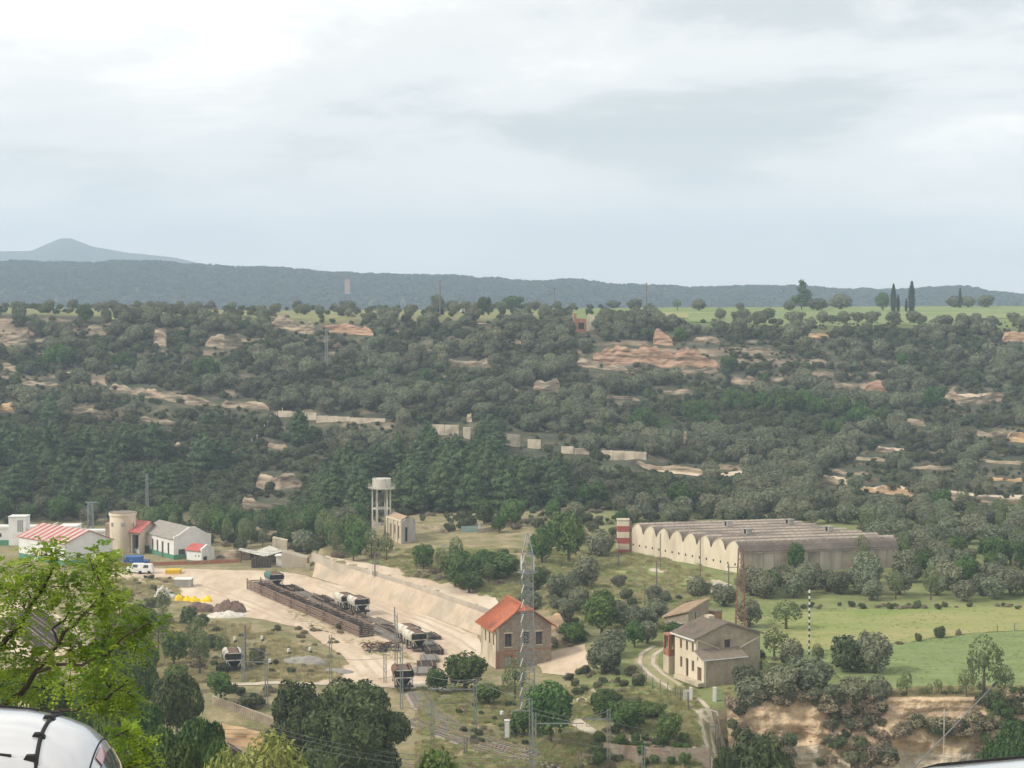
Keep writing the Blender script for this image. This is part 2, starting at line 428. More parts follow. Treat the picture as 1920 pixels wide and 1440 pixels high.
M['wcream'] = mat('cream_wagon_paint', (.62, .60, .50), (.48, .45, .37), 1.6, .6, c3=(.3, .22, .15), s3=1)
M['wgreen'] = mat('green_wagon_paint', (.09, .20, .14), (.06, .13, .10), 1.4, .6)
M['blue'] = mat('blue_container_paint', (.04, .14, .40), (.035, .11, .31), 1, .5)
M['yellow'] = mat('yellow_paint', (.72, .47, .02), (.60, .40, .03), 2, .6)
M['ybag'] = mat('yellow_bags', (.85, .62, .01), (.78, .48, .01), 2.5, .5)
M['wood2'] = mat('grey_wooden_pole', (.22, .19, .16), (.15, .13, .11), 3, .9, stretch=(4, 4, .5))
M['cable'] = mat('cable', (.20, .21, .21), (.15, .15, .15), 3, .6)
M['carpaint'] = mat('white_car_paint', (.55, .55, .56), (.54, .54, .55), 1, .16, spec=.5, coat=1.0)
M['carglass'] = mat('car_glass', (.012, .013, .018), (.016, .017, .022), 1, .04, spec=.8, coat=.6)
M['rubber'] = mat('black_rubber', (.015, .015, .016), (.025, .025, .026), 5, .7)
M['taillight'] = mat('red_lamp_lens', (.55, .05, .05), (.42, .035, .035), 3, .12, spec=.6, coat=1)
# ground
M['yard'] = mat('pale_beaten_earth', (.62, .49, .355), (.47, .365, .26), .5, .95, detail=9, bump=.03, bscale=2, c3=(.68, .58, .455), s3=.12, stretch=(1, .3, 1))
M['road'] = mat('pale_gravel_road', (.58, .50, .39), (.46, .39, .30), .5, .95, detail=7, bump=.02, bscale=4, c3=(.40, .35, .25), s3=.3)
M['verge'] = mat('worn_grass', (.26, .25, .11), (.36, .32, .18), .6, .95, detail=7)
M['fieldg'] = mat('green_field_grass', (.155, .205, .075), (.21, .26, .10), .35, .95, detail=9, bump=.05, bscale=2.5, c3=(.26, .29, .12), s3=.06, stretch=(.35, 1, 1))
M['fieldy'] = mat('yellow_green_grass', (.25, .27, .09), (.33, .30, .13), .3, .95, detail=9, bump=.05, bscale=2.5, c3=(.17, .24, .06), s3=.07, stretch=(.35, 1, 1))
M['ballast'] = mat('railway_ballast', (.40, .34, .27), (.28, .235, .19), 1.5, .95, detail=8, bump=.05, bscale=6)
M['gravel'] = mat('grey_gravel', (.34, .32, .28), (.25, .235, .21), 1.2, .95, bump=.05, bscale=5)
M['asphalt'] = mat('asphalt', (.05, .05, .05), (.065, .063, .06), 3, .9)

# ------------------------------------------------------------------ the ground sheet
ny, nx = Z.shape
V = np.stack([XX, YY, Z], -1).reshape(-1, 3)
ii = np.arange((ny - 1) * (nx - 1)); r_, c_ = ii // (nx - 1), ii % (nx - 1)
k0 = r_ * nx + c_
Q = np.stack([k0, k0 + 1, k0 + nx + 1, k0 + nx], -1)
def ground_material():
    m = bpy.data.materials.new('terrain_ground'); m.use_nodes = True
    n, l = m.node_tree.nodes, m.node_tree.links
    b = n['Principled BSDF']; b.inputs['Roughness'].default_value = .95; b.inputs['Specular IOR Level'].default_value = .1
    at = n.new('ShaderNodeAttribute'); at.attribute_name = 'zone'
    sp = n.new('ShaderNodeSeparateColor'); l.new(at.outputs['Color'], sp.inputs[0])
    t = n.new('ShaderNodeTexCoord')
    def noise(scale, det=6, st=(1, 1, 1)):
        mp = n.new('ShaderNodeMapping'); mp.inputs['Scale'].default_value = st; l.new(t.outputs['Object'], mp.inputs[0])
        z = n.new('ShaderNodeTexNoise'); z.inputs['Scale'].default_value = scale; z.inputs['Detail'].default_value = det; z.inputs['Roughness'].default_value = .65
        l.new(mp.outputs[0], z.inputs['Vector']); return z.outputs['Fac']
    def ramp(f, pts):
        r = n.new('ShaderNodeValToRGB'); e = r.color_ramp.elements
        e[0].position, e[0].color = pts[0][0], (*pts[0][1], 1); e[1].position, e[1].color = pts[-1][0], (*pts[-1][1], 1)
        for p, c in pts[1:-1]:
            q = e.new(p); q.color = (*c, 1)
        l.new(f, r.inputs[0]); return r.outputs[0]
    def mix(f, a, c):
        x = n.new('ShaderNodeMixRGB'); l.new(f, x.inputs[0]); l.new(a, x.inputs[1]); l.new(c, x.inputs[2]); return x.outputs[0]
    waste = ramp(noise(.22, 8), [(.30, (.13, .135, .058)), (.45, (.22, .20, .10)), (.58, (.31, .255, .15)), (.74, (.44, .34, .23))])
    green = ramp(noise(.12, 8), [(.35, (.13, .18, .055)), (.55, (.21, .25, .09)), (.7, (.30, .29, .14))])
    hill_ = ramp(noise(.16, 9), [(.36, (.055, .066, .038)), (.54, (.09, .092, .058)), (.66, (.16, .135, .10)), (.78, (.27, .22, .165))])
    rock = ramp(noise(.5, 9, (.3, .3, 2.2)), [(.3, (.14, .11, .08)), (.5, (.27, .21, .15)), (.68, (.44, .36, .26))])
    fine = noise(2.2, 6)
    c = mix(sp.outputs[1], waste, green); c = mix(sp.outputs[0], c, hill_); c = mix(sp.outputs[2], c, rock)
    mm = n.new('ShaderNodeMapRange'); mm.inputs['From Min'].default_value = .3; mm.inputs['From Max'].default_value = .7
    mm.inputs['To Min'].default_value = .78; mm.inputs['To Max'].default_value = 1.2; l.new(fine, mm.inputs[0])
    vs = n.new('ShaderNodeVectorMath'); vs.operation = 'SCALE'; l.new(c, vs.inputs[0]); l.new(mm.outputs[0], vs.inputs['Scale'])
    l.new(vs.outputs[0], b.inputs['Base Color'])
    bu = n.new('ShaderNodeBump'); bu.inputs['Distance'].default_value = .12; bu.inputs['Strength'].default_value = .7
    l.new(noise(1.4, 8), bu.inputs['Height']); l.new(bu.outputs[0], b.inputs['Normal'])
    return m
gm = np_mesh('terrain', V, Q, ground_material(), smooth=True)
dzy = np.abs(np.gradient(Z, axis=0) / np.maximum(np.gradient(YS)[:, None], .1))
plate = sm(YY, 618, 650) * (1 - sm(YY, 1300, 1500))
zh = sm(YY, 385, 410) * (1 - plate)
rb = (sm(dzy, .42, .75) * sm(YY, 400, 430) * (1 - sm(YY, 640, 680))) + sm(dzy, .35, .6) * (1 - sm(YY, 250, 262)) * sm(YY, 195, 200) * .8
zgreen = plate * sm(PP, 900, 1200) + .5 * plate + (1 - zh) * sm(PP, 1000, 1200) * sm(YY, 205, 215) * .75 * (1 - sm(YY, 1000, 1400))
zgreen = zgreen * (YY < 1400)
zc = np.zeros((ny * nx, 4), dtype=np.float32)
zc[:, 0] = np.clip(zh, 0, 1).ravel(); zc[:, 1] = np.clip(zgreen, 0, 1).ravel(); zc[:, 2] = np.clip(rb, 0, 1).ravel(); zc[:, 3] = 1
ca = gm.attributes.new('zone', 'FLOAT_COLOR', 'POINT'); ca.data.foreach_set('color', zc.ravel())
tag(link(bpy.data.objects.new('terrain', gm)), kind='structure')

# ------------------------------------------------------------------ sheets lying on the ground
def dens(poly, step):
    out = []
    for a, b in zip(poly, poly[1:] + poly[:1]):
        L = math.hypot(b[0] - a[0], b[1] - a[1]); k = max(1, int(L / step))
        for i in range(k):
            out.append((a[0] + (b[0] - a[0]) * i / k, a[1] + (b[1] - a[1]) * i / k))
    return out
def inpoly(x, y, poly):
    c = False; j = len(poly) - 1
    for i in range(len(poly)):
        if (poly[i][1] > y) != (poly[j][1] > y) and x < (poly[j][0] - poly[i][0]) * (y - poly[i][1]) / (poly[j][1] - poly[i][1]) + poly[i][0]:
            c = not c
        j = i
    return c
def sheet(name, poly, m, off=.06, step=1.6, rag=.35, world_pts=None, grid=1.6, parent=None, label=None):
    """a sheet draped on the ground; the outline comes from where its edge is seen"""
    if world_pts is None:
        pts = [P(*p) for p in poly]; pts = [(p.x, p.y) for p in pts]
    else:
        pts = world_pts
    pts = dens(pts, step)
    rg = []
    for i, (x, y) in enumerate(pts):
        a = rag * (mnoise.noise((x * .35, y * .35, 1.7)) + .6 * mnoise.noise((x * 1.3, y * 1.3, 4.1)))
        b = rag * (mnoise.noise((x * .35, y * .35, 9.2)) + .6 * mnoise.noise((x * 1.3, y * 1.3, 7.4)))
        rg.append((x + a, y + b))
    xs = [p[0] for p in rg]; ys = [p[1] for p in rg]
    inner = []
    y = min(ys) + grid / 2
    while y < max(ys):
        x = min(xs) + grid / 2
        while x < max(xs):
            if inpoly(x, y, rg): inner.append((x + .1 * math.sin(y * 3), y + .1 * math.sin(x * 5)))
            x += grid
        y += grid
    n = len(rg)
    vs, es, fs, *_ = delaunay_2d_cdt([Vector(p) for p in rg + inner], [(i, (i + 1) % n) for i in range(n)], [], 1, 1e-4)
    V = [(v.x, v.y, gh(v.x, v.y) + off) for v in vs]
    me = bpy.data.meshes.new(name); me.from_pydata(V, [], [tuple(f) for f in fs]); me.materials.append(m); me.update(); me.shade_smooth()
    o = link(bpy.data.objects.new(name, me)); tag(o, label, kind='structure')
    return o
def ribbon_world(pts, w):
    L, Rr = [], []
    for i, p in enumerate(pts):
        a = Vector(pts[max(i - 1, 0)]); b = Vector(pts[min(i + 1, len(pts) - 1)])
        d = (b - a).normalized(); nn = Vector((-d.y, d.x)) * w / 2
        L.append((p[0] + nn.x, p[1] + nn.y)); Rr.append((p[0] - nn.x, p[1] - nn.y))
    return L + Rr[::-1]
def road(name, pix, w, m, off=.07, rag=.15, **k):
    pts = [P(*p) for p in pix]; pts = [(p.x, p.y) for p in pts]
    d = []
    for a, b in zip(pts[:-1], pts[1:]):
        for i in range(4): d.append((a[0] + (b[0] - a[0]) * i / 4, a[1] + (b[1] - a[1]) * i / 4))
    d.append(pts[-1])
    return sheet(name, None, m, off=off, rag=rag, world_pts=ribbon_world(d, w), grid=1.2, step=1.0, **k)
sheet('yard', [(180, 1068), (320, 1066), (420, 1069), (520, 1071), (575, 1080), (592, 1086), (650, 1102), (705, 1118), (760, 1139), (830, 1166), (895, 1192), (906, 1216), (900, 1250), (850, 1262), (832, 1290), (640, 1284), (585, 1278), (560, 1262), (655, 1246), (640, 1228), (600, 1203), (560, 1178), (500, 1163), (440, 1157), (400, 1145), (345, 1118), (300, 1106), (285, 1098), (262, 1092), (200, 1080)], M['yard'], grid=2.2, off=.05)
sheet('upper_road', [(604, 1043), (660, 1052), (720, 1062), (790, 1076), (860, 1096), (928, 1121), (944, 1146), (925, 1158), (860, 1138), (790, 1113), (730, 1098), (680, 1080), (625, 1062)], M['yard'], grid=2.2, off=.06)
sheet('yard_corner', [(1010, 1228), (1060, 1216), (1095, 1208), (1108, 1235), (1095, 1262), (1060, 1268), (1020, 1262), (1004, 1240)], M['yard'], off=.06)
sheet('lower_yard', [(1080, 1290), (1108, 1288), (1125, 1310), (1118, 1330), (1085, 1325), (1076, 1305)], M['road'], off=.06)
road('low_road', [(395, 1285), (480, 1283), (560, 1281), (640, 1283), (760, 1290), (835, 1292), (900, 1305), (960, 1322)], 1.5, M['road'], rag=.35)
road('quay_path', [(1075, 1352), (1110, 1374), (1160, 1388), (1230, 1404), (1300, 1414), (1335, 1418)], 1.6, M['road'], rag=.25)
road('farm_track', [(1340, 1440), (1335, 1400), (1330, 1368), (1318, 1340), (1285, 1305), (1258, 1283), (1230, 1265), (1212, 1246), (1214, 1228), (1238, 1213)], 2.9, M['verge'], off=.05, rag=.3)
sheet('farm_road', [(1330, 1445), (1323, 1400), (1312, 1362), (1284, 1334), (1316, 1330), (1345, 1336), (1352, 1372), (1362, 1400), (1368, 1445)], M['road'], off=.09, step=.8, rag=.2, grid=1.2)
def wheel_track(pix, off_):
    pts = [P(*p) for p in pix]; pts = [Vector((p.x, p.y)) for p in pts]; d = []
    for a, b in zip(pts[:-1], pts[1:]):
        for i in range(4): d.append(a.lerp(b, i / 4))
    d.append(pts[-1]); out = []
    for i, p in enumerate(d):
        t = (d[min(i + 1, len(d) - 1)] - d[max(i - 1, 0)]).normalized(); out.append(tuple(p + Vector((-t.y, t.x)) * off_))
    return ribbon_world(out, .55)
tp = [(1322, 1345), (1285, 1305), (1258, 1283), (1230, 1265), (1212, 1246), (1214, 1228), (1238, 1213)]
for s_ in (-.85, .85):
    sheet('wheel_rut', None, M['road'], off=.10, rag=.08, world_pts=wheel_track(tp, s_), step=.7, grid=.6)
M['rut'] = mat('wheel_worn_earth', (.50, .39, .28), (.58, .46, .34), .9, .95, detail=8)
for k_, tq in enumerate([[(470, 1126), (540, 1148), (620, 1188), (690, 1236), (712, 1262)], [(360, 1096), (430, 1118), (500, 1146), (590, 1186), (655, 1226), (690, 1268)], [(604, 1098), (690, 1130), (780, 1166), (850, 1200), (880, 1222)], [(640, 1104), (720, 1136), (800, 1164), (860, 1190)]]):
    for s_ in (-.9, .9): sheet('wheel_rut', None, M['rut'], off=.085, rag=.12, world_pts=wheel_track(tq, s_), step=.9, grid=.7)
road('warehouse_lane', [(1120, 1056), (1160, 1060), (1220, 1068), (1290, 1080), (1330, 1089), (1362, 1100)], 2.4, M['road'])
sheet('warehouse_yard', [(1318, 1092), (1350, 1088), (1372, 1098), (1360, 1112), (1336, 1116), (1322, 1104)], M['road'], off=.09)
sheet('yellow_field', [(1430, 1186), (1480, 1150), (1600, 1144), (1760, 1140), (1990, 1134), (1990, 1180), (1840, 1186), (1700, 1204), (1600, 1216), (1520, 1222), (1440, 1215)], M['fieldy'], grid=3, rag=.6)
sheet('green_field', [(1680, 1207), (1840, 1187), (1990, 1180), (1990, 1300), (1830, 1306), (1720, 1304), (1660, 1300), (1600, 1290), (1560, 1262), (1600, 1217)], M['fieldg'], grid=3, rag=.5)
sheet('garden_grass', [(1400, 1180), (1436, 1172), (1440, 1215), (1500, 1224), (1560, 1222), (1560, 1262), (1480, 1268), (1400, 1262), (1420, 1225)], M['fieldg'], off=.05, rag=.4)
sheet('meadow', [(1130, 1064), (1200, 1068), (1290, 1084), (1318, 1094), (1300, 1110), (1220, 1108), (1150, 1104), (1120, 1085)], M['fieldy'], off=.05, rag=.5)
for nm, pl, mm in (('plateau_field', [(1290, 604), (1440, 611), (1560, 612), (1700, 610), (1790, 602), (1860, 597), (1990, 600), (2100, 584), (1990, 576), (1800, 576), (1600, 580), (1430, 583), (1290, 586)], 'fieldg'),
                   ('plateau_field', [(1130, 584), (1290, 587), (1292, 598), (1220, 593), (1130, 589)], 'fieldy'),
                   ('plateau_field', [(190, 596), (300, 594), (440, 600), (470, 604), (400, 610), (300, 607), (200, 606)], 'fieldy')):
    sheet(nm, pl, M[mm], grid=7, rag=.8, step=5, off=.25)
for i, (pa) in enumerate([[(1440, 600), (1580, 602), (1730, 602)], [(1330, 596), (1450, 597), (1600, 594), (1760, 592)]]):
    road('field_strip', pa, 3.0, M['fieldy'], off=.34, rag=.5)
sheet('hill_terrace', [(1545, 893), (1600, 905), (1700, 915), (1800, 922), (1990, 930), (1990, 941), (1880, 936), (1760, 930), (1640, 918), (1580, 907)], M['yard'], rag=.8)
for pl in ([(1640, 836), (1700, 842), (1690, 848), (1640, 842)], [(1200, 872), (1290, 884), (1360, 888), (1400, 880), (1390, 894), (1330, 897), (1240, 886)], [(930, 600), (1010, 604), (1060, 610), (1000, 612), (930, 607)], [(1790, 740), (1850, 738), (1870, 748), (1800, 757)]):
    sheet('bare_earth', pl, M['yard'], rag=.9, off=.15)
# street under the parked cars, on the hill the picture is taken from
sm_ = MB(); sm_.hexa([(-40, -30, 46.0), (40, -30, 46.0), (40, 12.4, 46.0), (-40, 12.4, 46.0), (-40, -30, 46.34), (40, -30, 46.34), (40, 12.4, 46.34), (-40, 12.4, 46.34)])
tag(sm_.build('street', M['asphalt']), kind='structure')

# ------------------------------------------------------------------ cliffs and outcrops (rock that stands out of the ground)
def rock_mat(name, cols, st=2.4):
    m = mat(name, cols[0], cols[1], .55, .95, detail=9, bump=.15, bscale=1.2, stretch=(.35, .35, st), c3=cols[2], s3=.35, ramp=(.4, .6))
    return m
M['rock'] = rock_mat('pale_sandstone', ((.46, .37, .26), (.25, .195, .14), (.13, .115, .085)))
M['redrock'] = rock_mat('red_sandstone', ((.42, .25, .165), (.50, .34, .23), (.22, .15, .105)), 4)
M['ochre'] = rock_mat('ochre_sandstone', ((.60, .40, .21), (.43, .30, .18), (.30, .22, .15)), 1.6)
M['palerock'] = rock_mat('pale_marl', ((.50, .43, .32), (.36, .30, .23), (.25, .21, .16)), 1.0)
OUT = []                                         # pixel boxes kept clear of plants
def outcrop(name, line, hpx, m, label=None, seed=0, amp=.5, cat=None, keep=True, strata=.55, kind='structure', rag=.45, thick=None):
    """line = the foot of the rock as seen; hpx = height seen"""
    pts = [P(px, row) for px, row in line]
    pix = [Vector(l) for l in line]
    seg = []
    for i in range(len(pts) - 1):
        L = (pts[i + 1] - pts[i]).length; k = max(2, int(L / .55))
        for j in range(k): seg.append((pts[i].lerp(pts[i + 1], j / k)))
    seg.append(pts[-1]); n = len(seg); D = sum(p.y for p in pts) / len(pts)
    H = hpx * D / F; nh = max(4, int(H / .35)); V = []
    for i, p in enumerate(seg):
        t = i / (n - 1)
        end = min(1, min(t, 1 - t) * 7 + .12)
        hh = .85 * H * end ** .6 * (1 - rag * (.5 + mnoise.noise((p.x * .16, p.y * .16, seed)) + .5 * mnoise.noise((p.x * .6, p.y * .6, seed + 3))))
        for j in range(nh + 1):
            s = j / nh; z = s * hh
            ledge = math.floor(z / strata) * strata
            off = -.28 * ledge - 1.6 * amp * (mnoise.noise((p.x * .35, seed, z * .9)) + .5 * mnoise.noise((p.x * 1.1, seed + 5, z * 2.1))) * min(1, .3 + s * 2)
            V.append((p.x + .2 * mnoise.noise((p.x, z * 2, seed)), p.y - off - .1, gh(p.x, p.y) - .5 + z + (.5 * s)))
        for b, dz in ((1.0, -.05), (2.2, -.5), (4.0, -1.8)):
            V.append((p.x, V[-1][1] + b * .6, V[-1][2] + dz - .1 * b))
    w = nh + 4; Fc = []
    for i in range(n - 1):
        for j in range(w - 1):
            a = i * w + j; Fc.append((a, a + w, a + w + 1, a + 1))
    me = np_mesh(name, V, Fc, m, smooth=False)
    o = link(bpy.data.objects.new(name, me)); tag(o, label, cat, kind=kind)
    if keep:
        for a, b in zip(line[:-1], line[1:]):
            OUT.append((min(a[0], b[0]), max(a[0], b[0]), min(a[1], b[1]) - hpx * .85, max(a[1], b[1])))
    return o
oc = [([(1112, 678), (1150, 682), (1200, 680), (1270, 688), (1350, 692)], 46, 'redrock', 1), ([(1080, 684), (1112, 690), (1180, 702)], 20, 'rock', 2),
      ([(1272, 702), (1300, 706), (1345, 700)], 22, 'rock', 3), ([(1000, 730), (1025, 733), (1050, 728)], 27, 'rock', 4), ([(835, 682), (880, 688), (925, 686)], 17, 'rock', 5),
      ([(1372, 718), (1392, 722), (1418, 722)], 22, 'rock', 6), ([(1444, 718), (1490, 722)], 16, 'rock', 7), ([(1560, 728), (1600, 730), (1612, 728)], 14, 'rock', 8), ([(1622, 732), (1664, 735)], 24, 'redrock', 9),
      ([(1770, 752), (1800, 760), (1850, 758), (1884, 750)], 26, 'rock', 10), ([(1890, 828), (1930, 832)], 26, 'ochre', 11), ([(1820, 812), (1860, 822), (1890, 815)], 15, 'rock', 12), ([(1700, 796), (1735, 799)], 16, 'rock', 13),
      ([(0, 645), (25, 648), (55, 645)], 38, 'rock', 14), ([(62, 652), (90, 650)], 22, 'rock', 15), ([(163, 622), (192, 624)], 22, 'rock', 16), ([(287, 648), (312, 650)], 36, 'rock', 17), ([(385, 650), (420, 655), (455, 652)], 32, 'rock', 18),
      ([(505, 612), (540, 618), (590, 622)], 32, 'rock', 19), ([(600, 620), (650, 626), (700, 630)], 22, 'redrock', 20),
      ([(0, 694), (32, 698)], 18, 'rock', 21), ([(122, 712), (142, 714)], 24, 'rock', 22), ([(165, 720), (200, 724)], 16, 'rock', 23),
      ([(245, 738), (300, 748), (350, 758), (410, 762)], 22, 'rock', 24), ([(415, 762), (460, 766), (505, 770)], 20, 'rock', 25), ([(0, 770), (30, 772)], 26, 'ochre', 26),
      ([(138, 778), (185, 774)], 20, 'rock', 27), ([(262, 788), (300, 795), (335, 798)], 14, 'rock', 28), ([(325, 848), (365, 852)], 22, 'rock', 29), ([(480, 912), (525, 918), (566, 912)], 34, 'rock', 30),
      ([(450, 952), (480, 958), (540, 960)], 26, 'rock', 31), ([(500, 840), (540, 845)], 14, 'rock', 32), ([(1180, 868), (1260, 884), (1330, 892)], 14, 'rock', 33), ([(1340, 880), (1400, 884)], 16, 'rock', 34),
      ([(1612, 920), (1660, 926), (1720, 932)], 18, 'ochre', 35), ([(1740, 934), (1830, 942), (1930, 946)], 16, 'rock', 36), ([(1540, 905), (1575, 912)], 20, 'rock', 37), ([(1640, 846), (1680, 848)], 14, 'rock', 38), ([(1600, 862), (1665, 867)], 9, 'rock', 60), ([(1700, 880), (1795, 886)], 9, 'rock', 61), ([(1830, 866), (1925, 872)], 9, 'rock', 62), ([(1560, 884), (1630, 890)], 9, 'rock', 63), ([(1850, 900), (1925, 904)], 9, 'ochre', 64), ([(40, 722), (120, 728)], 10, 'rock', 65), ([(205, 730), (250, 736)], 14, 'rock', 66),
      ([(1515, 632), (1555, 634)], 14, 'ochre', 39), ([(1880, 640), (1930, 642)], 22, 'redrock', 40), ([(875, 790), (885, 792)], 22, 'rock', 41), ([(890, 612), (925, 613)], 12, 'rock', 42), ([(1270, 820), (1290, 835)], 30, 'rock', 43),
      ([(640, 985), (680, 990)], 15, 'rock', 44), ([(790, 990), (840, 1000)], 14, 'rock', 45), ([(1300, 640), (1350, 642)], 14, 'rock', 46), ([(1225, 645), (1262, 648)], 30, 'redrock', 47),
      ([(384, 982), (404, 985)], 24, 'rock', 48), ([(414, 990), (438, 992)], 30, 'rock', 49), ([(448, 1008), (490, 1012), (542, 1010)], 28, 'rock', 50), ([(290, 1002), (312, 1003)], 24, 'rock', 51), ([(405, 1050), (440, 1052), (470, 1050)], 26, 'rock', 52),
      ([(1010, 1182), (1035, 1184), (1062, 1186)], 32, 'ochre', 53), ([(1230, 735), (1300, 740)], 12, 'rock', 54), ([(1130, 748), (1200, 752)], 10, 'rock', 55), ([(1400, 655), (1450, 660)], 9, 'rock', 56), ([(1530, 700), (1560, 703)], 9, 'rock', 57)]
for line, h, mm, s in oc:
    outcrop('cliff', line, h, M[mm], seed=s * 1.37, amp=.45)
# the cutting below the field, at the lower edge of the view
def cutting(name, x0, x1, ytop, m, seed, ztop=None, H=12):
    n = int((x1 - x0) / .3); nh = 44; V = []
    for i in range(n + 1):
        x = x0 + (x1 - x0) * i / n; t = i / n
        yt = ytop(x); zt = gh(x, 216.6) + .12
        V.append((x, yt + 4.0, zt - .5)); V.append((x, yt + 1.6, zt))
        for j in range(nh + 1):
            s = j / nh; z = zt - s * H
            bed = math.floor(z / .9) * .9
            o = (zt - bed) * .34 + 1.5 * mnoise.noise((x * .22, seed, z * .5)) * min(1, s * 6) + .55 * mnoise.noise((x * .8, seed + 2, z * 1.3)) * min(1, s * 6) + .2 * mnoise.noise((x * 2.4, seed, z * 3)) - .15
            gul = max(0, mnoise.noise((x * .3, 8.1 + seed, 0))) * 1.6 * min(1, s * 3)
            V.append((x, yt - max(o, -.3) + gul - .2 * s, z))
    w = nh + 3; Fc = [(i * w + j, i * w + j + 1, (i + 1) * w + j + 1, (i + 1) * w + j) for i in range(n) for j in range(nh + 2)]
    o = link(bpy.data.objects.new(name, np_mesh(name, V, Fc, m))); tag(o, kind='structure')
def yt(x):
    return 213.2 + .7 * mnoise.noise((x * .13, 2.2, 0)) + .5 * mnoise.noise((x * .6, 1, 1))
M['cutrock'] = None
def cut_mat():
    m = mat('layered_ochre_rock', (.70, .53, .34), (.54, .40, .26), .6, .95, detail=9, bump=.45, bscale=2.4, stretch=(.8, .8, 1.1), c3=(.40, .30, .19), s3=.7, ramp=(.38, .62))
    n, l = m.node_tree.nodes, m.node_tree.links
    b = n['Principled BSDF']; old = b.inputs['Base Color'].links[0].from_socket
    g = n.new('ShaderNodeTexCoord'); sx = n.new('ShaderNodeSeparateXYZ'); l.new(g.outputs['Object'], sx.inputs[0])
    nz = n.new('ShaderNodeTexNoise'); nz.inputs['Scale'].default_value = .25; l.new(g.outputs['Object'], nz.inputs['Vector'])
    ma = n.new('ShaderNodeMath'); ma.operation = 'MULTIPLY_ADD'; ma.inputs[1].default_value = 5; l.new(nz.outputs['Fac'], ma.inputs[0]); l.new(sx.outputs[2], ma.inputs[2])
    mr = n.new('ShaderNodeMapRange'); mr.inputs['From Min'].default_value = -.2; mr.inputs['From Max'].default_value = -1.6; l.new(ma.outputs[0], mr.inputs[0])
    z2 = n.new('ShaderNodeTexNoise'); z2.inputs['Scale'].default_value = .9; z2.inputs['Detail'].default_value = 8; l.new(g.outputs['Object'], z2.inputs['Vector'])
    r2 = n.new('ShaderNodeValToRGB'); r2.color_ramp.elements[0].position = .4; r2.color_ramp.elements[1].position = .62
    r2.color_ramp.elements[0].color = (.66, .58, .45, 1); r2.color_ramp.elements[1].color = (.50, .42, .31, 1); l.new(z2.outputs[0], r2.inputs[0])
    mx = n.new('ShaderNodeMixRGB'); l.new(mr.outputs[0], mx.inputs[0]); l.new(old, mx.inputs[1]); l.new(r2.outputs[0], mx.inputs[2]); l.new(mx.outputs[0], b.inputs['Base Color'])
    return m
cutting('rock_cutting', 25.5, 76, yt, cut_mat(), 3.3)

# ------------------------------------------------------------------ plants
def crown_mesh(name, lobes, n, size, m, seed, up=.25, jit=.55, core=.74, trunk=None, trunk_m=None, squash=1.0, elong=1.0, sub=1, sag=0):
    """leaf faces spread over and inside several lobes, with an uneven dark heart"""
    r = np.random.RandomState(seed); V = []; Qd = []; mi = []
    w = np.array([max(l[1]) ** 2 for l in lobes]); w = w / w.sum()
    cs = np.array([l[0] for l in lobes]); rs = np.array([l[1] for l in lobes])
    cnt = 0
    k = r.choice(len(lobes), n * 3, p=w)
    d = r.normal(size=(n * 3, 3)); d /= np.linalg.norm(d, axis=1)[:, None]
    rad = 1 - np.abs(r.normal(size=n * 3)) * .13 + r.rand(n * 3) * .07
    p = cs[k] + d * rs[k] * rad[:, None]
    keep = np.ones(n * 3, bool)
    for j in range(len(lobes)):
        q = (p - cs[j]) / rs[j]; keep &= ~((np.linalg.norm(q, axis=1) < .78) & (k != j))
    keep &= (d[:, 2] > -.75) | (r.rand(n * 3) < .3)
    p, d, kk = p[keep][:n], d[keep][:n], k[keep][:n]
    nn = d / rs[kk]; nn /= np.linalg.norm(nn, axis=1)[:, None]
    nn = nn + r.normal(size=nn.shape) * jit; nn[:, 2] += up; nn /= np.linalg.norm(nn, axis=1)[:, None]
    a = np.cross(nn, r.normal(size=nn.shape)); a /= np.linalg.norm(a, axis=1)[:, None]; b = np.cross(nn, a)
    s = size * (.55 + .9 * r.rand(len(p)))[:, None]
    q0 = p - a * s * elong; q2 = p + a * s * elong; q1 = p - b * s * .62; q3 = p + b * s * .62
    bend = nn * s * .25
    V = np.stack([q0 - bend, q1, q2 - bend, q3], 1).reshape(-1, 3)
    Qd = np.arange(len(V)).reshape(-1, 4)
    faces = [tuple(x) for x in Qd]; V = [tuple(v) for v in V]; mi = [0] * len(faces)
    # heart
    import bmesh
    if core:
        bm = bmesh.new()
        for c, rr in lobes:
            res = bmesh.ops.create_icosphere(bm, subdivisions=sub, radius=1)
            for v in res['verts']:
                f = core * (1 + .18 * mnoise.noise(Vector(v.co) * 2.2 + Vector((seed, 0, 0))))
                v.co = Vector((v.co.x * rr[0] * f + c[0], v.co.y * rr[1] * f + c[1], v.co.z * rr[2] * f + c[2]))
        b0 = len(V); bm.verts.index_update(); V += [tuple(v.co) for v in bm.verts]
        for f in bm.faces: faces.append(tuple(b0 + v.index for v in f.verts)); mi.append(0)
        bm.free()
    mats = [m]
    if trunk:
        t = MB(); trunk(t); b0 = len(V); V += t.v
        for f in t.f: faces.append(tuple(b0 + i for i in f)); mi.append(1)
        mats.append(trunk_m or M['bark'])
    me = bpy.data.meshes.new(name); me.from_pydata(V, [], faces)
    for q in mats: me.materials.append(q)
    me.polygons.foreach_set('material_index', mi); me.update()
    return me
def rlobes(r, n, R, H, z0, spread=.55, lr=(.38, .6)):
    out = [((0, 0, z0 + H * .5), (R * .72, R * .72, H * .48))]
    for i in range(n):
        a = 2 * math.pi * (i + r.rand() * .8) / n; q = R * spread * (.6 + .6 * r.rand()); l = R * (lr[0] + (lr[1] - lr[0]) * r.rand())
        out.append(((math.cos(a) * q, math.sin(a) * q, z0 + H * (.3 + .45 * r.rand())), (l, l, l * .85 * H / R / 1.2)))
    return out
TPL = {}                                         # templates: unit height 1 and width about 1
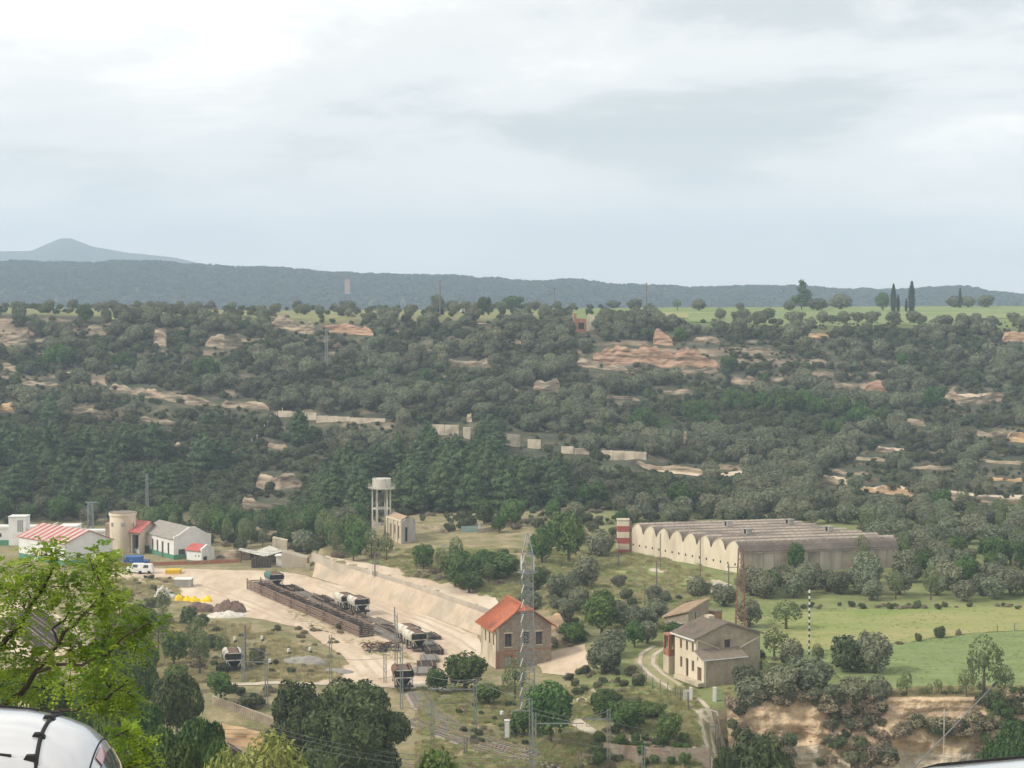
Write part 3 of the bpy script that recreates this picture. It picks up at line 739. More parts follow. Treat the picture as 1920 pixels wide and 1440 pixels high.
def templates():
    for i in range(4):
        r = np.random.RandomState(40 + i)
        tk = lambda t: (t.tube([(0, 0, -.25), (.02, 0, .18), (.05, .02, .4)], [.07, .05, .03], 6), t.tube([(.01, 0, .12), (-.12, .05, .4)], [.04, .02], 5), t.tube([(.01, 0, .12), (.1, -.1, .42)], [.035, .02], 5))
        TPL.setdefault('olive', []).append(crown_mesh('olive_crown', rlobes(r, 8, .5, .93, .05, .6, (.24, .38)), 1100, .036, M['olive'], i, trunk=tk, elong=1.3))
        TPL.setdefault('scrub', []).append(crown_mesh('scrub_crown', rlobes(r, 5, .5, .95, -.05, .55, (.25, .42)), 620, .052, M['scrub'], 10 + i))
        tk = lambda t: t.tube([(0, 0, -.15), (0, 0, .3), (.01, .01, .85)], [.035, .028, .008], 6)
        lb = []
        for z in np.linspace(.22, .93, 8):
            q = .40 * (1 - ((z - .22) / .78) ** 2) ** .8 + .03
            for a in range(3):
                an = r.rand() * 6.28; lb.append(((math.cos(an) * q * .6, math.sin(an) * q * .6, z + r.rand() * .04), (q * .72, q * .72, .10)))
        TPL.setdefault('pine', []).append(crown_mesh('pine_crown', lb, 900, .03, M['pine'], 20 + i, trunk=tk, core=.7, elong=1.5))
        tk = lambda t: t.tube([(0, 0, -.15), (.01, 0, .3), (.02, 0, .6)], [.04, .03, .01], 6)
        TPL.setdefault('broad', []).append(crown_mesh('leafy_crown', rlobes(r, 7, .46, .85, .12, .55, (.24, .42)), 1100, .036, M['broad'], 30 + i, trunk=tk))
        TPL.setdefault('sapling', []).append(crown_mesh('light_crown', rlobes(r, 8, .44, .8, .2, .6, (.18, .3)), 700, .030, M['sapling'], 50 + i, trunk=tk, core=.35))
        TPL.setdefault('drybush', []).append(crown_mesh('dry_crown', rlobes(r, 4, .5, .8, -.05), 420, .05, M['drybush'], 60 + i, core=.5, elong=2.2))
    tk = lambda t: t.tube([(0, 0, -.1), (0, 0, .9)], [.03, .01], 5)
    TPL['cypress'] = [crown_mesh('cypress_crown', [((0, 0, z), (.115 * (1 - (z - .45) ** 2 * 3.0) * (1.1 if z < .5 else 1) + .01, .115 * (1 - (z - .45) ** 2 * 3.0) + .01, .12)) for z in np.linspace(.12, .93, 9)], 800, .018, M['cypress'], 70, trunk=tk, core=.85, elong=1.6)]
    TPL['far'] = [crown_mesh('far_crown', rlobes(np.random.RandomState(80 + i), 3, .5, .9, 0), 90, .12, M['farwood'], 80 + i, core=.85) for i in range(3)]
    for q, mm in (('tuft', 'grass'), ('gtuft', 'ggrass')):
        for i in range(3):
            r = np.random.RandomState(90 + i); t = MB()
            for k in range(46):
                a = r.rand() * 6.28; d = r.rand() ** .5 * .5; x, y = math.cos(a) * d, math.sin(a) * d; h = .35 + .65 * r.rand(); l = r.normal(size=2) * .22; wdt = .035
                t.face([(x - wdt, y, -.1), (x + wdt, y + .02, -.1), (x + l[0] + .01, y + l[1], h)])
            TPL.setdefault(q, []).append(t.mesh('grass_tuft', M[mm]))
templates()

# ------------------------------------------------------------------ placing plants
LM = [('the ruined tower on the plateau edge', 1097, 605), ('the red sandstone cliff', 1230, 665), ('the lattice pylon on the slope', 612, 650), ('the long terrace wall', 620, 782),
      ('the broken terrace wall', 1010, 832), ('the last terrace wall piece', 1170, 858), ('the concrete water tower', 716, 930), ('the roofless pump house', 752, 1000), ('the warehouse roof', 1420, 1000),
      ('the striped warehouse tower', 1168, 1015), ('the cream silo', 231, 985), ('the stone steps', 470, 820), ('the pale cliff foot', 522, 905), ('the parked crane', 838, 575), ('the conifer on the skyline', 1503, 550),
      ('the pair of tall cypresses', 1690, 560), ('the lone cypress', 1800, 560), ('the rocky ledge', 1830, 748), ('the ochre scar', 1905, 822), ('the bare hill terrace', 1760, 925), ('the narrow rock ledge', 340, 752),
      ('the eroded gully', 300, 635), ('the pale bluff', 28, 630), ('the T-shaped pylon', 170, 965), ('the canopy shed', 488, 1030), ('the lattice mast', 988, 1150), ('the station house', 965, 1200), ('the farmhouse', 1330, 1225),
      ('the stone barn', 1290, 1155), ('the banded pole', 1517, 1160), ('the red-brown pylon', 1388, 1130), ('the green field', 1800, 1240), ('the rock cutting', 1560, 1350), ('the golden rock patch', 1025, 715),
      ('the trimmed field bushes', 1740, 1190), ('the rock bench', 880, 678), ('the small ochre cutting', 1400, 708), ('the white annex', 378, 1035), ('the rubble-strewn gully', 1640, 718), ('the thin skyline mast', 1212, 550),
      ('the track panel stack', 590, 1140), ('the gravel mound', 565, 1237), ('the two linked wagons', 662, 1135), ('the fenced embankment', 450, 1330), ('the quay path', 1220, 1395), ('the pinewood top', 800, 860),
      ('the bare steps rock', 345, 845), ('the skyline trees', 200, 590), ('the slope foot', 900, 980), ('the far terrace', 1660, 840)]
import collections
rr = np.random.RandomState(11)
def where(px, row):
    best = min(LM, key=lambda q: math.hypot(px - q[1], (row - q[2]) * 1.6))
    dx, dy = px - best[1], row - best[2]; d = math.hypot(dx, dy)
    far = 'close' if d < 32 else ('a bit' if d < 75 else ('well' if d < 130 else 'far'))
    a = math.degrees(math.atan2(-dy, dx)) % 360
    k = int((a + 22.5) // 45) % 8
    dirs = ['right of', 'above right of', 'above', 'above left of', 'left of', 'below left of', 'below', 'below right of']
    return far + ' ' + dirs[k] + ' ' + best[0]
KW = {'olive': ('olive_tree', 'olive tree', ['silvery grey-green', 'dusty grey-green', 'dull grey-green'], 'olive trees on the slopes and terraces'),
      'scrub': ('scrub_bush', 'bush', ['dark green', 'brownish green', 'deep green'], 'dark bushes covering the slope'),
      'pine': ('pine_tree', 'pine tree', ['mid green', 'dark green', 'slender green'], 'pines on the lower slope'),
      'broad': ('leafy_tree', 'tree', ['fresh green leafy', 'dense green leafy', 'rich green leafy'], 'leafy trees of the valley'),
      'sapling': ('young_tree', 'young tree', ['thin pale green', 'airy light green', 'sparse pale green'], 'young light green trees'),
      'drybush': ('dry_bush', 'dry bush', ['brownish', 'grey-brown', 'straw-coloured'], 'dry bushes on waste ground'),
      'cypress': ('cypress_tree', 'cypress', ['dark slim', 'dark narrow', 'dark pointed'], 'cypresses on the skyline')}
def plant(kind, px, row, w, h, label=None, r=None, at=None, mesh=None):
    """a tree or bush whose foot is seen at (px,row), w by h photo pixels large"""
    r = r or R
    p = at or P(px, row); s = p.y / F
    me = mesh or TPL[kind][r.randint(len(TPL[kind]))]
    nm, cat, looks, grp = KW[kind]
    o = link(bpy.data.objects.new(nm, me)); W_, H_ = w * s, h * s
    o.location = (p.x, p.y, p.z - .03 * H_); o.scale = (W_ * 1.02, W_ * (0.95 + .2 * r.rand()), H_); o.rotation_euler = (0, 0, r.rand() * 6.28)
    if label is None:
        size = 'small' if W_ < 3.0 else ('large' if W_ > 5.2 else 'medium')
        label = "%s %s %s %s" % (size, looks[r.randint(3)], cat, where(px, row - h / 2))
    tag(o, label, 'tree' if cat.endswith('tree') or cat == 'cypress' else 'bush', grp)
    return o
def scatter_stuff(name, kind, pts, label):
    """one object: many plants nobody could count, set by a node group"""
    me = bpy.data.meshes.new(name); me.from_pydata([p[0] for p in pts], [], [])
    a = me.attributes.new('scl', 'FLOAT_VECTOR', 'POINT'); a.data.foreach_set('vector', np.array([p[1] for p in pts], dtype=np.float32).ravel())
    a = me.attributes.new('ang', 'FLOAT', 'POINT'); a.data.foreach_set('value', R.rand(len(pts)).astype(np.float32) * 6.28)
    a = me.attributes.new('pick', 'INT', 'POINT'); a.data.foreach_set('value', R.randint(0, 50, len(pts)).astype(np.int32))
    o = link(bpy.data.objects.new(name, me)); tag(o, label, kind='stuff')
    g = bpy.data.node_groups.new('spread_' + name, 'GeometryNodeTree')
    g.interface.new_socket('Geometry', in_out='INPUT', socket_type='NodeSocketGeometry'); g.interface.new_socket('Geometry', in_out='OUTPUT', socket_type='NodeSocketGeometry')
    n, l = g.nodes, g.links
    gi, go = n.new('NodeGroupInput'), n.new('NodeGroupOutput')
    ip = n.new('GeometryNodeInstanceOnPoints'); l.new(gi.outputs[0], ip.inputs['Points'])
    gg = n.new('GeometryNodeGeometryToInstance')
    for me_ in reversed(TPL[kind]):
        t = bpy.data.objects.new(me_.name + '_source', me_)
        oi = n.new('GeometryNodeObjectInfo'); oi.inputs['Object'].default_value = t; oi.inputs['As Instance'].default_value = True
        l.new(oi.outputs['Geometry'], gg.inputs[0])
    l.new(gg.outputs[0], ip.inputs['Instance']); ip.inputs['Pick Instance'].default_value = True
    def attr(nm, dt):
        x = n.new('GeometryNodeInputNamedAttribute'); x.data_type = dt; x.inputs[0].default_value = nm; return x.outputs[0]
    l.new(attr('pick', 'INT'), ip.inputs['Instance Index'])
    cx = n.new('ShaderNodeCombineXYZ'); l.new(attr('ang', 'FLOAT'), cx.inputs[2])
    l.new(cx.outputs[0], ip.inputs['Rotation']); l.new(attr('scl', 'FLOAT_VECTOR'), ip.inputs['Scale'])
    l.new(ip.outputs[0], go.inputs[0])
    md = o.modifiers.new('spread', 'NODES'); md.node_group = g
    return o
def clear_at(px, row, hp):
    for x0, x1, a, b in OUT:
        if x0 - 2 < px < x1 + 2 and a + 1 < row < b + (.86 if hp > 12 else .6) * hp and rr.rand() < (.97 if hp > 12 else .85): return False
    return True
# pixel boxes where buildings, walls and yards stand: nothing grows over them
OUT += [(190, 405, 960, 1063), (0, 215, 970, 1050), (436, 540, 1020, 1060), (1150, 1690, 975, 1066), (1070, 1122, 588, 622), (690, 742, 895, 960), (725, 782, 976, 1030), (862, 908, 990, 1012),
        (520, 724, 768, 797), (806, 900, 793, 822), (935, 1106, 812, 856), (1126, 1216, 846, 872), (812, 880, 560, 592), (600, 622, 655, 690)]
def kind_at(px, row, p):
    """what grows there"""
    n1 = vn(p.x, p.y, 1 / 22., 61); n2 = vn(p.x, p.y, 1 / 9., 62)
    if 600 < px < 1060 and row > 800 and row > 815 + max(0, 720 - px) * .6 and row > 870 - (px - 740) * .2: return 'pine' if n2 > -.32 else 'scrub'
    if px < 360 and row > 850 and n1 > -.05: return 'pine' if n2 > .02 else 'scrub'
    if px > 1380 and row > 880: return 'olive' if n2 > -.38 else ('sapling' if n1 > .0 else 'broad')
    if px < 600 and row > 790: return 'scrub' if n2 > -.3 else ('drybush' if n1 > 0 else 'pine')
    if n1 > .16: return 'scrub' if n2 > -.25 else 'broad'
    if n1 < -.3: return 'drybush' if n2 > 0.1 else 'scrub'
    return 'olive' if n2 > -.12 else 'scrub'
_cache = {}
def vn(x, y, sc, seed):
    if seed not in _cache: _cache[seed] = np.random.RandomState(seed).rand(128, 128)
    T = _cache[seed]; gx, gy = x * sc + 500, y * sc + 500; ix, iy = int(gx), int(gy); fx, fy = gx - ix, gy - iy
    g = lambda a, b: T[a % 128, b % 128]
    return (g(ix, iy) * (1 - fx) + g(ix + 1, iy) * fx) * (1 - fy) + (g(ix, iy + 1) * (1 - fx) + g(ix + 1, iy + 1) * fx) * fy - .5
BASE = {'olive': (4.6, 3.9), 'scrub': (3.0, 2.3), 'pine': (4.9, 6.8), 'broad': (5.0, 5.2), 'sapling': (3.6, 5.0), 'drybush': (2.4, 1.6)}
cand = []
def hill_scatter():
    y = 388.0
    while y < 668:
        stepy = 2.7
        x = US[0] * y * .62
        while x < US[-1] * y * .60:
            xx, yy = x + rr.rand() * 2.6, y + rr.rand() * 2.6
            x += 2.9
            z = gh(xx, yy); px, row = px_of(xx, yy, z)
            if px < -420 or px > 2340: continue
            if 1150 < px < 1700 and yy < 350: continue
            if yy < 398 and px < 560: continue
            p = Vector((xx, yy, z)); k = kind_at(px, row, p)
            # plateau is open
            if row < 603 + (18 if px > 1280 else 0) and rr.rand() < .93: continue
            dens = .95
            sl = abs(gh(xx, yy + 1.2) - z) / 1.2
            if sl > .62: dens *= .22
            # open scrubby patches
            op = vn(xx, yy, 1 / 30., 71)
            if 1280 < px < 1640 and 640 < row < 735: dens *= .48
            if op > .24: dens *= .55
            if px > 1560 and 820 < row < 945: dens *= .62
            if rr.rand() > dens: continue
            w, h = BASE[k]; f = .58 + .85 * rr.rand(); w *= f; h *= f * (.85 + .3 * rr.rand())
            if k == 'olive': keepw = .62
            elif k == 'pine': keepw = .6
            else: keepw = 1.0
            if rr.rand() > keepw:
                k, w, h = 'scrub', 2.4 * f, 1.7 * f
            hp = h / yy * F
            if not clear_at(px, row, hp): continue
            cand.append((k, p, w, h, px, row))
        y += stepy
hill_scatter()
def inb(px, row, x0, x1, y0, y1): return x0 <= px <= x1 and y0 <= row <= y1
# grove of olives right of and around the warehouse, seen over the fields
def grove(x0, x1, r0, r1, D0, D1, step, kinds, dens, xr=None):
    y = D0
    while y < D1:
        x = (x0 - 960) / F * y
        while x < (x1 - 960) / F * y:
            xx, yy = x + (rr.rand() - .5) * step * .7, y + (rr.rand() - .5) * step * .7; x += step
            z = gh(xx, yy); px, row = px_of(xx, yy, z)
            if not (r0 <= row <= r1) or rr.rand() > dens: continue
            if xr and xr(px, row): continue
            k = kinds[rr.randint(len(kinds))]; w, h = BASE[k]; f = .75 + .5 * rr.rand()
            cand.append((k, Vector((xx, yy, z)), w * f, h * f, px, row))
        y += step
grove(1640, 2330, 950, 1128, 284, 392, 5.2, ['olive'] * 7 + ['sapling', 'broad'], .9, xr=lambda px, row: px < 1700 and row < 1075 and False)
grove(1400, 1660, 1096, 1126, 284, 305, 4.6, ['olive'] * 8 + ['broad'], .95)
grove(1180, 1700, 930, 985, 352, 390, 4.2, ['olive'] * 4 + ['scrub'] * 2, .9)
grove(560, 1180, 975, 1060, 345, 392, 4.2, ['scrub', 'scrub', 'broad', 'olive', 'drybush'], .62, xr=lambda px, row: inb(px, row, 800, 1000, 1000, 1060) or inb(px, row, 725, 860, 1020, 1060) or inb(px, row, 690, 800, 955, 1032))
grove(380, 620, 985, 1030, 352, 392, 3.6, ['scrub', 'sapling', 'broad', 'drybush'], .9)
grove(-420, 200, 940, 985, 380, 402, 4.2, ['scrub', 'broad', 'olive'], .9)
grove(260, 400, 975, 1000, 378, 398, 3.6, ['broad', 'sapling', 'scrub'], .9)
grove(596, 765, 990, 1090, 322, 352, 3.3, ['scrub', 'broad', 'sapling', 'drybush'], .9, xr=lambda px, row: row > 1038 + (px - 600) * .24 or inb(px, row, 690, 790, 960, 1040))
grove(540, 620, 985, 1030, 345, 380, 3.3, ['scrub', 'broad', 'sapling'], .9)
grove(-150, 1130, 572, 601, 645, 880, 9.5, ['olive', 'scrub', 'scrub', 'drybush', 'scrub'], .42)
# hedge like growth between the upper road and the meadow
grove(700, 960, 1062, 1150, 285, 340, 3.6, ['broad', 'scrub', 'drybush', 'sapling'], .42, xr=lambda px, row: row < 1062 or row > 1075 + (px - 700) * .33 - 22)
# waste ground left of the yard
grove(200, 460, 1100, 1270, 236, 312, 4.0, ['drybush', 'scrub', 'drybush', 'sapling'], .36, xr=lambda px, row: row < 1120 + (px - 200) * .05 or (px > 325 and row < 1200))
def brush(x0, x1, r0, r1, n, kinds, fs=(.35, .6)):
    for i in range(n):
        px, row = x0 + rr.rand() * (x1 - x0), r0 + rr.rand() * (r1 - r0); p = P(px, row); k = kinds[rr.randint(len(kinds))]
        w, h = BASE[k]; f = fs[0] + rr.rand() * (fs[1] - fs[0]); cand.append((k, p, w * f, h * f, px, row))
brush(400, 640, 1175, 1275, 60, ['drybush', 'scrub', 'drybush'], (.25, .5))
brush(420, 520, 1295, 1330, 14, ['scrub', 'drybush'])
brush(1150, 1330, 1100, 1180, 34, ['drybush', 'drybush', 'scrub', 'olive'], (.4, .75))
brush(1060, 1200, 1240, 1330, 40, ['drybush', 'scrub'], (.3, .6))
brush(860, 1000, 1320, 1400, 40, ['drybush', 'drybush', 'scrub'], (.25, .45))
brush(1090, 1290, 1395, 1440, 60, ['drybush', 'scrub', 'broad'], (.2, .4))
brush(1420, 1560, 1225, 1300, 26, ['scrub', 'drybush', 'sapling'], (.4, .7))
brush(1130, 1270, 1345, 1400, 30, ['drybush', 'scrub'], (.25, .45))
brush(1000, 1100, 1160, 1215, 22, ['drybush', 'scrub'], (.35, .6))
brush(960, 1100, 1085, 1160, 24, ['drybush', 'scrub', 'olive'], (.5, .8))
brush(1480, 1920, 1136, 1143, 40, ['drybush', 'scrub'], (.25, .5))
brush(1580, 1930, 1300, 1309, 46, ['drybush', 'scrub', 'sapling'], (.2, .42))
brush(200, 330, 1085, 1130, 26, ['drybush', 'scrub'], (.25, .5))
for x0_, x1_, r0_, r1_, n_, ks_ in ((1545, 1680, 1325, 1440, 46, ['drybush', 'scrub', 'drybush', 'olive']), (1690, 1850, 1354, 1382, 26, ['scrub', 'drybush']), (1842, 1935, 1312, 1440, 44, ['sapling', 'scrub', 'broad', 'drybush']), (1400, 1540, 1392, 1440, 14, ['scrub', 'drybush']), (1375, 1690, 1308, 1324, 24, ['scrub', 'drybush', 'olive']), (1370, 1396, 1320, 1440, 10, ['drybush', 'scrub'])):
    for i_ in range(n_):
        px_, row_ = x0_ + rr.rand() * (x1_ - x0_), r0_ + rr.rand() * (r1_ - r0_); a_ = W(px_, row_, 213.2 - (row_ - 1312) / 130 * 3.6); k = ks_[rr.randint(len(ks_))]; f = .45 + .4 * rr.rand(); cand.append((k, a_, 3.0 * f, 2.4 * f, px_, row_))
for x_ in np.arange(26, 74, 3.35):                   # growth hanging on the cutting
    y_ = yt(x_)
    for t_ in range(2):
        dz = rr.rand() * 8.5
        if vn(x_, dz * 2, 1 / 4., 88) > (-.4 if 38 < x_ < 44 else .04):
            k = ['scrub', 'drybush', 'drybush', 'olive'][rr.randint(4)]; z_ = gh(x_, y_) - dz - .4
            px_, row_ = px_of(x_, y_ - 1 - .45 * dz, z_); f = .45 + .4 * rr.rand(); cand.append((k, Vector((x_, y_ - .7 - .2 * dz, z_)), 3.2 * f, 2.2 * f, px_, row_))
# the individually told-apart plants, by hand: kind, foot px, foot row, width, height, label
HAND = [
 ('broad', 930, 1088, 118, 58, 'wide bright green thicket between the pump house meadow and the upper road'),
 ('broad', 872, 1078, 62, 44, 'dark green bush at the left end of the thicket by the upper road'),
 ('broad', 880, 1112, 66, 46, 'low leafy bush on the verge right above the upper road'),
 ('broad', 1066, 1056, 84, 108, 'tall dense green tree standing behind the lattice mast'),
 ('broad', 1016, 1058, 66, 74, 'green tree just left of the tall one behind the lattice mast'),
 ('broad', 1008, 1110, 46, 52, 'small round green tree right beside the lattice mast shaft'),
 ('olive', 1124, 1045, 66, 58, 'grey olive crowded against the striped warehouse tower'),
 ('olive', 1100, 1102, 64, 66, 'largest grey olive in the clump above the bright oak'),
 ('olive', 1046, 1124, 52, 54, 'grey olive left of the largest one in the clump above the oak'),
 ('olive', 1084, 1142, 46, 46, 'pale olive directly above the bright round oak'),
 ('broad', 1128, 1190, 88, 92, 'bright round oak standing out among the grey olives'),
 ('olive', 1062, 1168, 38, 44, 'slim olive at the edge of the ochre bank'),
 ('olive', 1186, 1186, 62, 54, 'grey-green olive just right of the bright oak'),
 ('broad', 1190, 1214, 56, 56, 'dark leafy tree under the olives beside the track bend'),
 ('olive', 1232, 1160, 54, 42, 'olive just left of the stone barn roof'),
 ('olive', 1216, 1180, 50, 44, 'pale silvery olive, upper one of the stacked pair by the track'),
 ('olive', 1214, 1206, 48, 46, 'pale silvery olive, lower one of the stacked pair by the track'),
 ('olive', 1148, 1232, 72, 58, 'broad silvery olive beside the end of the sandy corner'),
 ('olive', 1132, 1262, 86, 66, 'big olive hanging over the bare brown bank'),
 ('broad', 1262, 1212, 48, 52, 'dark leafy tree covering the left side of the farmhouse'),
 ('broad', 1076, 1208, 60, 46, 'dark leafy bush along the wall behind the station house'),
 ('broad', 872, 1298, 108, 84, 'wide leafy bush in front of the station house corner'),
 ('broad', 820, 1300, 54, 52, 'leafy bush at the left edge of the clump below the station house'),
 ('broad', 912, 1322, 70, 46, 'low leafy bush below the station house beside the light pole'),
 ('sapling', 966, 1312, 62, 84, 'light green feathery tree left of the mast foot'),
 ('broad', 1032, 1392, 120, 128, 'large dark fig with broad leaves around the mast foot'),
 ('broad', 982, 1382, 62, 58, 'dark bush tucked behind the white signal cabinet'),
 ('broad', 1130, 1350, 66, 64, 'dark green bush at the end of the quay path, highest of its row'),
 ('broad', 1176, 1372, 84, 66, 'widest dark green bush of the row above the quay path'),
 ('broad', 1252, 1394, 58, 62, 'dark green bush at the tip of the row beside the gravel road'),
 ('broad', 1222, 1348, 70, 34, 'low green bush running under the ochre slip'),
 ('scrub', 1202, 1282, 22, 22, 'tiny round bush on the bare bank by the track fence'),
 ('olive', 1398, 1296, 66, 56, 'olive touching the right corner of the farmhouse'),
 ('olive', 1410, 1332, 74, 70, 'full grey olive on the rim of the rock cutting, right of the gate'),
 ('olive', 1460, 1318, 86, 76, 'wide grey olive in the middle of the rim row'),
 ('olive', 1520, 1304, 100, 80, 'widest grey olive of the rim row above the cutting'),
 ('olive', 1484, 1250, 60, 58, 'round olive beside the foot of the banded pole'),
 ('scrub', 1590, 1258, 84, 78, 'dark tangled tree behind the biggest field olive'),
 ('olive', 1640, 1262, 86, 84, 'big round olive at the corner of the green field'),
 ('olive', 1596, 1328, 74, 66, 'olive below the field corner, near the cliff rim'),
 ('olive', 1646, 1324, 52, 64, 'upright olive at the end of the rim row beside the field'),
 ('sapling', 1532, 1346, 48, 62, 'yellow-green bush spilling over the rock cutting'),
 ('sapling', 1700, 1306, 34, 52, 'nearly bare sapling at the near edge of the green field'),
 ('sapling', 1844, 1310, 92, 128, 'tall airy light green tree on the cliff rim by the leaning pole'),
 ('sapling', 1812, 1312, 50, 62, 'smaller dark-stemmed sapling left of the tall airy tree'),
 ('sapling', 1884, 1312, 50, 70, 'yellowish sapling right of the tall airy tree'),
 ('sapling', 1452, 1236, 66, 62, 'light green fruit tree between the farmhouse and the round olive'),
 ('sapling', 1474, 1180, 74, 58, 'leafless-looking brownish green tree left of the banded pole'),
 ('olive', 1404, 1176, 60, 60, 'pale olive behind the red-brown pylon'),
 ('olive', 1306, 1120, 50, 46, 'lone olive on the meadow beside the warehouse yard'),
 ('olive', 1358, 1136, 62, 44, 'olive behind the stone barn, near the lane end'),
 ('broad', 1492, 1072, 46, 60, 'dark rounded tree against the long warehouse side'),
 ('broad', 1578, 1060, 34, 28, 'small tree showing against the far warehouse side'),
 ('broad', 1660, 1056, 30, 20, 'small dark fig near the warehouse right end'),
 ('olive', 1226, 1130, 34, 36, 'small olive by the lane pole on the meadow'),
 ('scrub', 352, 1172, 36, 44, 'dark upright bush left of the white rubble heap'),
 ('scrub', 378, 1176, 34, 30, 'round dark bush under the white rubble heap'),
 ('broad', 326, 1248, 66, 72, 'blue-green bush on the waste ground left of the lone wagon'),
 ('broad', 330, 1300, 70, 60, 'green bush directly below the blue-green bush'),
 ('scrub', 482, 1244, 34, 38, 'dark bush right of the lone wagon'),
 ('broad', 414, 1314, 62, 62, 'leafy bush above the fenced embankment'),
 ('scrub', 470, 1326, 56, 32, 'low dark bush behind the embankment fence'),
 ('cypress', 1675, 585, 46, 52, 'tall slim cypress, left one of the pair on the skyline'),
 ('cypress', 1684, 585, 28, 32, 'short cypress tucked beside the left tall one'),
 ('cypress', 1709, 585, 56, 57, 'tallest and widest cypress on the skyline'),
 ('cypress', 1699, 585, 22, 26, 'little pointed tree left of the tallest cypress'),
 ('cypress', 1800, 578, 30, 38, 'lone thin cypress rising from the right hedge'),
 ('pine', 1503, 582, 36, 58, 'pointed conifer with a bare tip on the skyline'),
 ('olive', 1577, 580, 56, 32, 'dark spreading tree beside the skyline conifer'),
 ('olive', 1534, 583, 46, 26, 'rounded tree left of the dark spreading skyline tree'),
 ('olive', 1480, 583, 30, 22, 'round tree at the foot of the skyline conifer'),
 ('broad', 1655, 583, 36, 38, 'leafy green tree hugging the left cypress'),
 ('olive', 1790, 577, 36, 24, 'rounded tree around the lone thin cypress'), ('olive', 1815, 577, 32, 24, 'rounded hedge tree right of the lone thin cypress'), ('olive', 1848, 577, 38, 26, 'last rounded hedge tree on the right skyline'),
 ('olive', 1310, 582, 34, 24, 'broad skyline tree alone on the middle plateau'), ('sapling', 1270, 582, 24, 22, 'light green round skyline tree left of the broad one'),
 ('olive', 1388, 582, 18, 16, 'small dark skyline tree on a bare stem'), ('olive', 1190, 582, 34, 24, 'rounded skyline tree left of the thin mast'), ('olive', 1150, 578, 34, 16, 'low skyline bush pair left of the thin mast'),
 ('broad', 960, 580, 50, 28, 'light green skyline tree clump right of the crane'), ('olive', 820, 584, 34, 34, 'green tree right behind the crane mast'),
 ('olive', 756, 580, 16, 22, 'slim skyline tree left of the crane'), ('olive', 697, 580, 18, 20, 'round skyline tree on a short stem'), ('olive', 570, 590, 26, 20, 'rounded skyline tree over the pale bluff'), ('olive', 226, 600, 24, 30, 'skyline tree at the left end of the plateau'),
 ('olive', 200, 602, 24, 26, 'skyline tree second from the plateau end'), ('broad', 160, 606, 40, 34, 'broad tree above the eroded gully'),
 ('olive', 295, 594, 22, 14, 'little dark tree on the far left skyline'), ('olive', 452, 592, 16, 12, 'tiny tree alone on the left skyline'),
]
order = ['first', 'second', 'third', 'fourth', 'fifth', 'sixth', 'seventh', 'eighth']
for i, (px, w) in enumerate([(1383, 28), (1423, 38), (1490, 40), (1543, 30), (1581, 32), (1635, 34), (1675, 36), (1713, 36)]):
    HAND.append(('olive', px, 607, w, 26, '%s round olive from the left in the plateau field row' % order[i]))
for i, (px, w) in enumerate([(1350, 26), (1440, 34), (1764, 38), (1816, 28), (1858, 34), (1916, 24), (1395, 24)]):
    HAND.append(('olive', px, 600 if px < 1500 else 614, w, 24, '%s olive %s' % (['loose', 'darker', 'pale', 'slim', 'wide', 'edge-of-view', 'low'][i], where(px, 596))))

# ------------------------------------------------------------------ buildings
class Frame:
    """skewed footprint frame: s runs along e1, t along e2, both in metres from the corner A"""
    def __init__(f, A, B, C, z0):
        f.A = Vector((A[0], A[1], z0)); a = Vector((B[0] - A[0], B[1] - A[1], 0)); c = Vector((C[0] - A[0], C[1] - A[1], 0))
        f.L1, f.L2 = a.length, c.length; f.e1, f.e2 = a.normalized(), c.normalized()
    def p(f, s, t, z): return f.e1 * s + f.e2 * t + Vector((0, 0, z))
    def box(f, mb, s0, s1, t0, t1, z0, z1, m=0):
        mb.hexa([f.p(s0, t0, z0), f.p(s0, t1, z0), f.p(s1, t1, z0), f.p(s1, t0, z0), f.p(s0, t0, z1), f.p(s0, t1, z1), f.p(s1, t1, z1), f.p(s1, t0, z1)], m)
def wall_s(f, mb, t0, t1, s0, s1, z0, z1, ops, top=None, m=0, axis='s'):
    """wall running along s (thickness t0..t1) with openings (a0,a1,b0,b1); top(a) gives a sloping head"""
    ops = sorted(ops); cuts = sorted(set([s0, s1] + [o[0] for o in ops] + [o[1] for o in ops]))
    if top:
        extra = [x for x in getattr(top, 'knots', [])if s0 < x < s1]; cuts = sorted(set(cuts + extra))
    def seg(a, b, za, zb0, zb1):
        if axis == 's': c = [f.p(a, t0, za), f.p(a, t1, za), f.p(b, t1, za), f.p(b, t0, za), f.p(a, t0, zb0), f.p(a, t1, zb0), f.p(b, t1, zb1), f.p(b, t0, zb1)]
        else: c = [f.p(t0, a, za), f.p(t0, b, za), f.p(t1, b, za), f.p(t1, a, za), f.p(t0, a, zb0), f.p(t0, b, zb1), f.p(t1, b, zb1), f.p(t1, a, zb0)]
        mb.hexa(c, m)
    for a, b in zip(cuts[:-1], cuts[1:]):
        ta, tb = (top(a), top(b)) if top else (z1, z1)
        oo = sorted([o for o in ops if o[0] <= a + 1e-6 and o[1] >= b - 1e-6], key=lambda o: o[2])
        z = z0
        for o in oo:
            if o[2] > z + 1e-4: seg(a, b, z, o[2], o[2])
            z = o[3]
        seg(a, b, z, ta, tb)
class Top:
    def __init__(s, kn): s.k = kn; s.knots = [q[0] for q in kn]
    def __call__(s, a): return float(np.interp(a, [q[0] for q in s.k], [q[1] for q in s.k]))
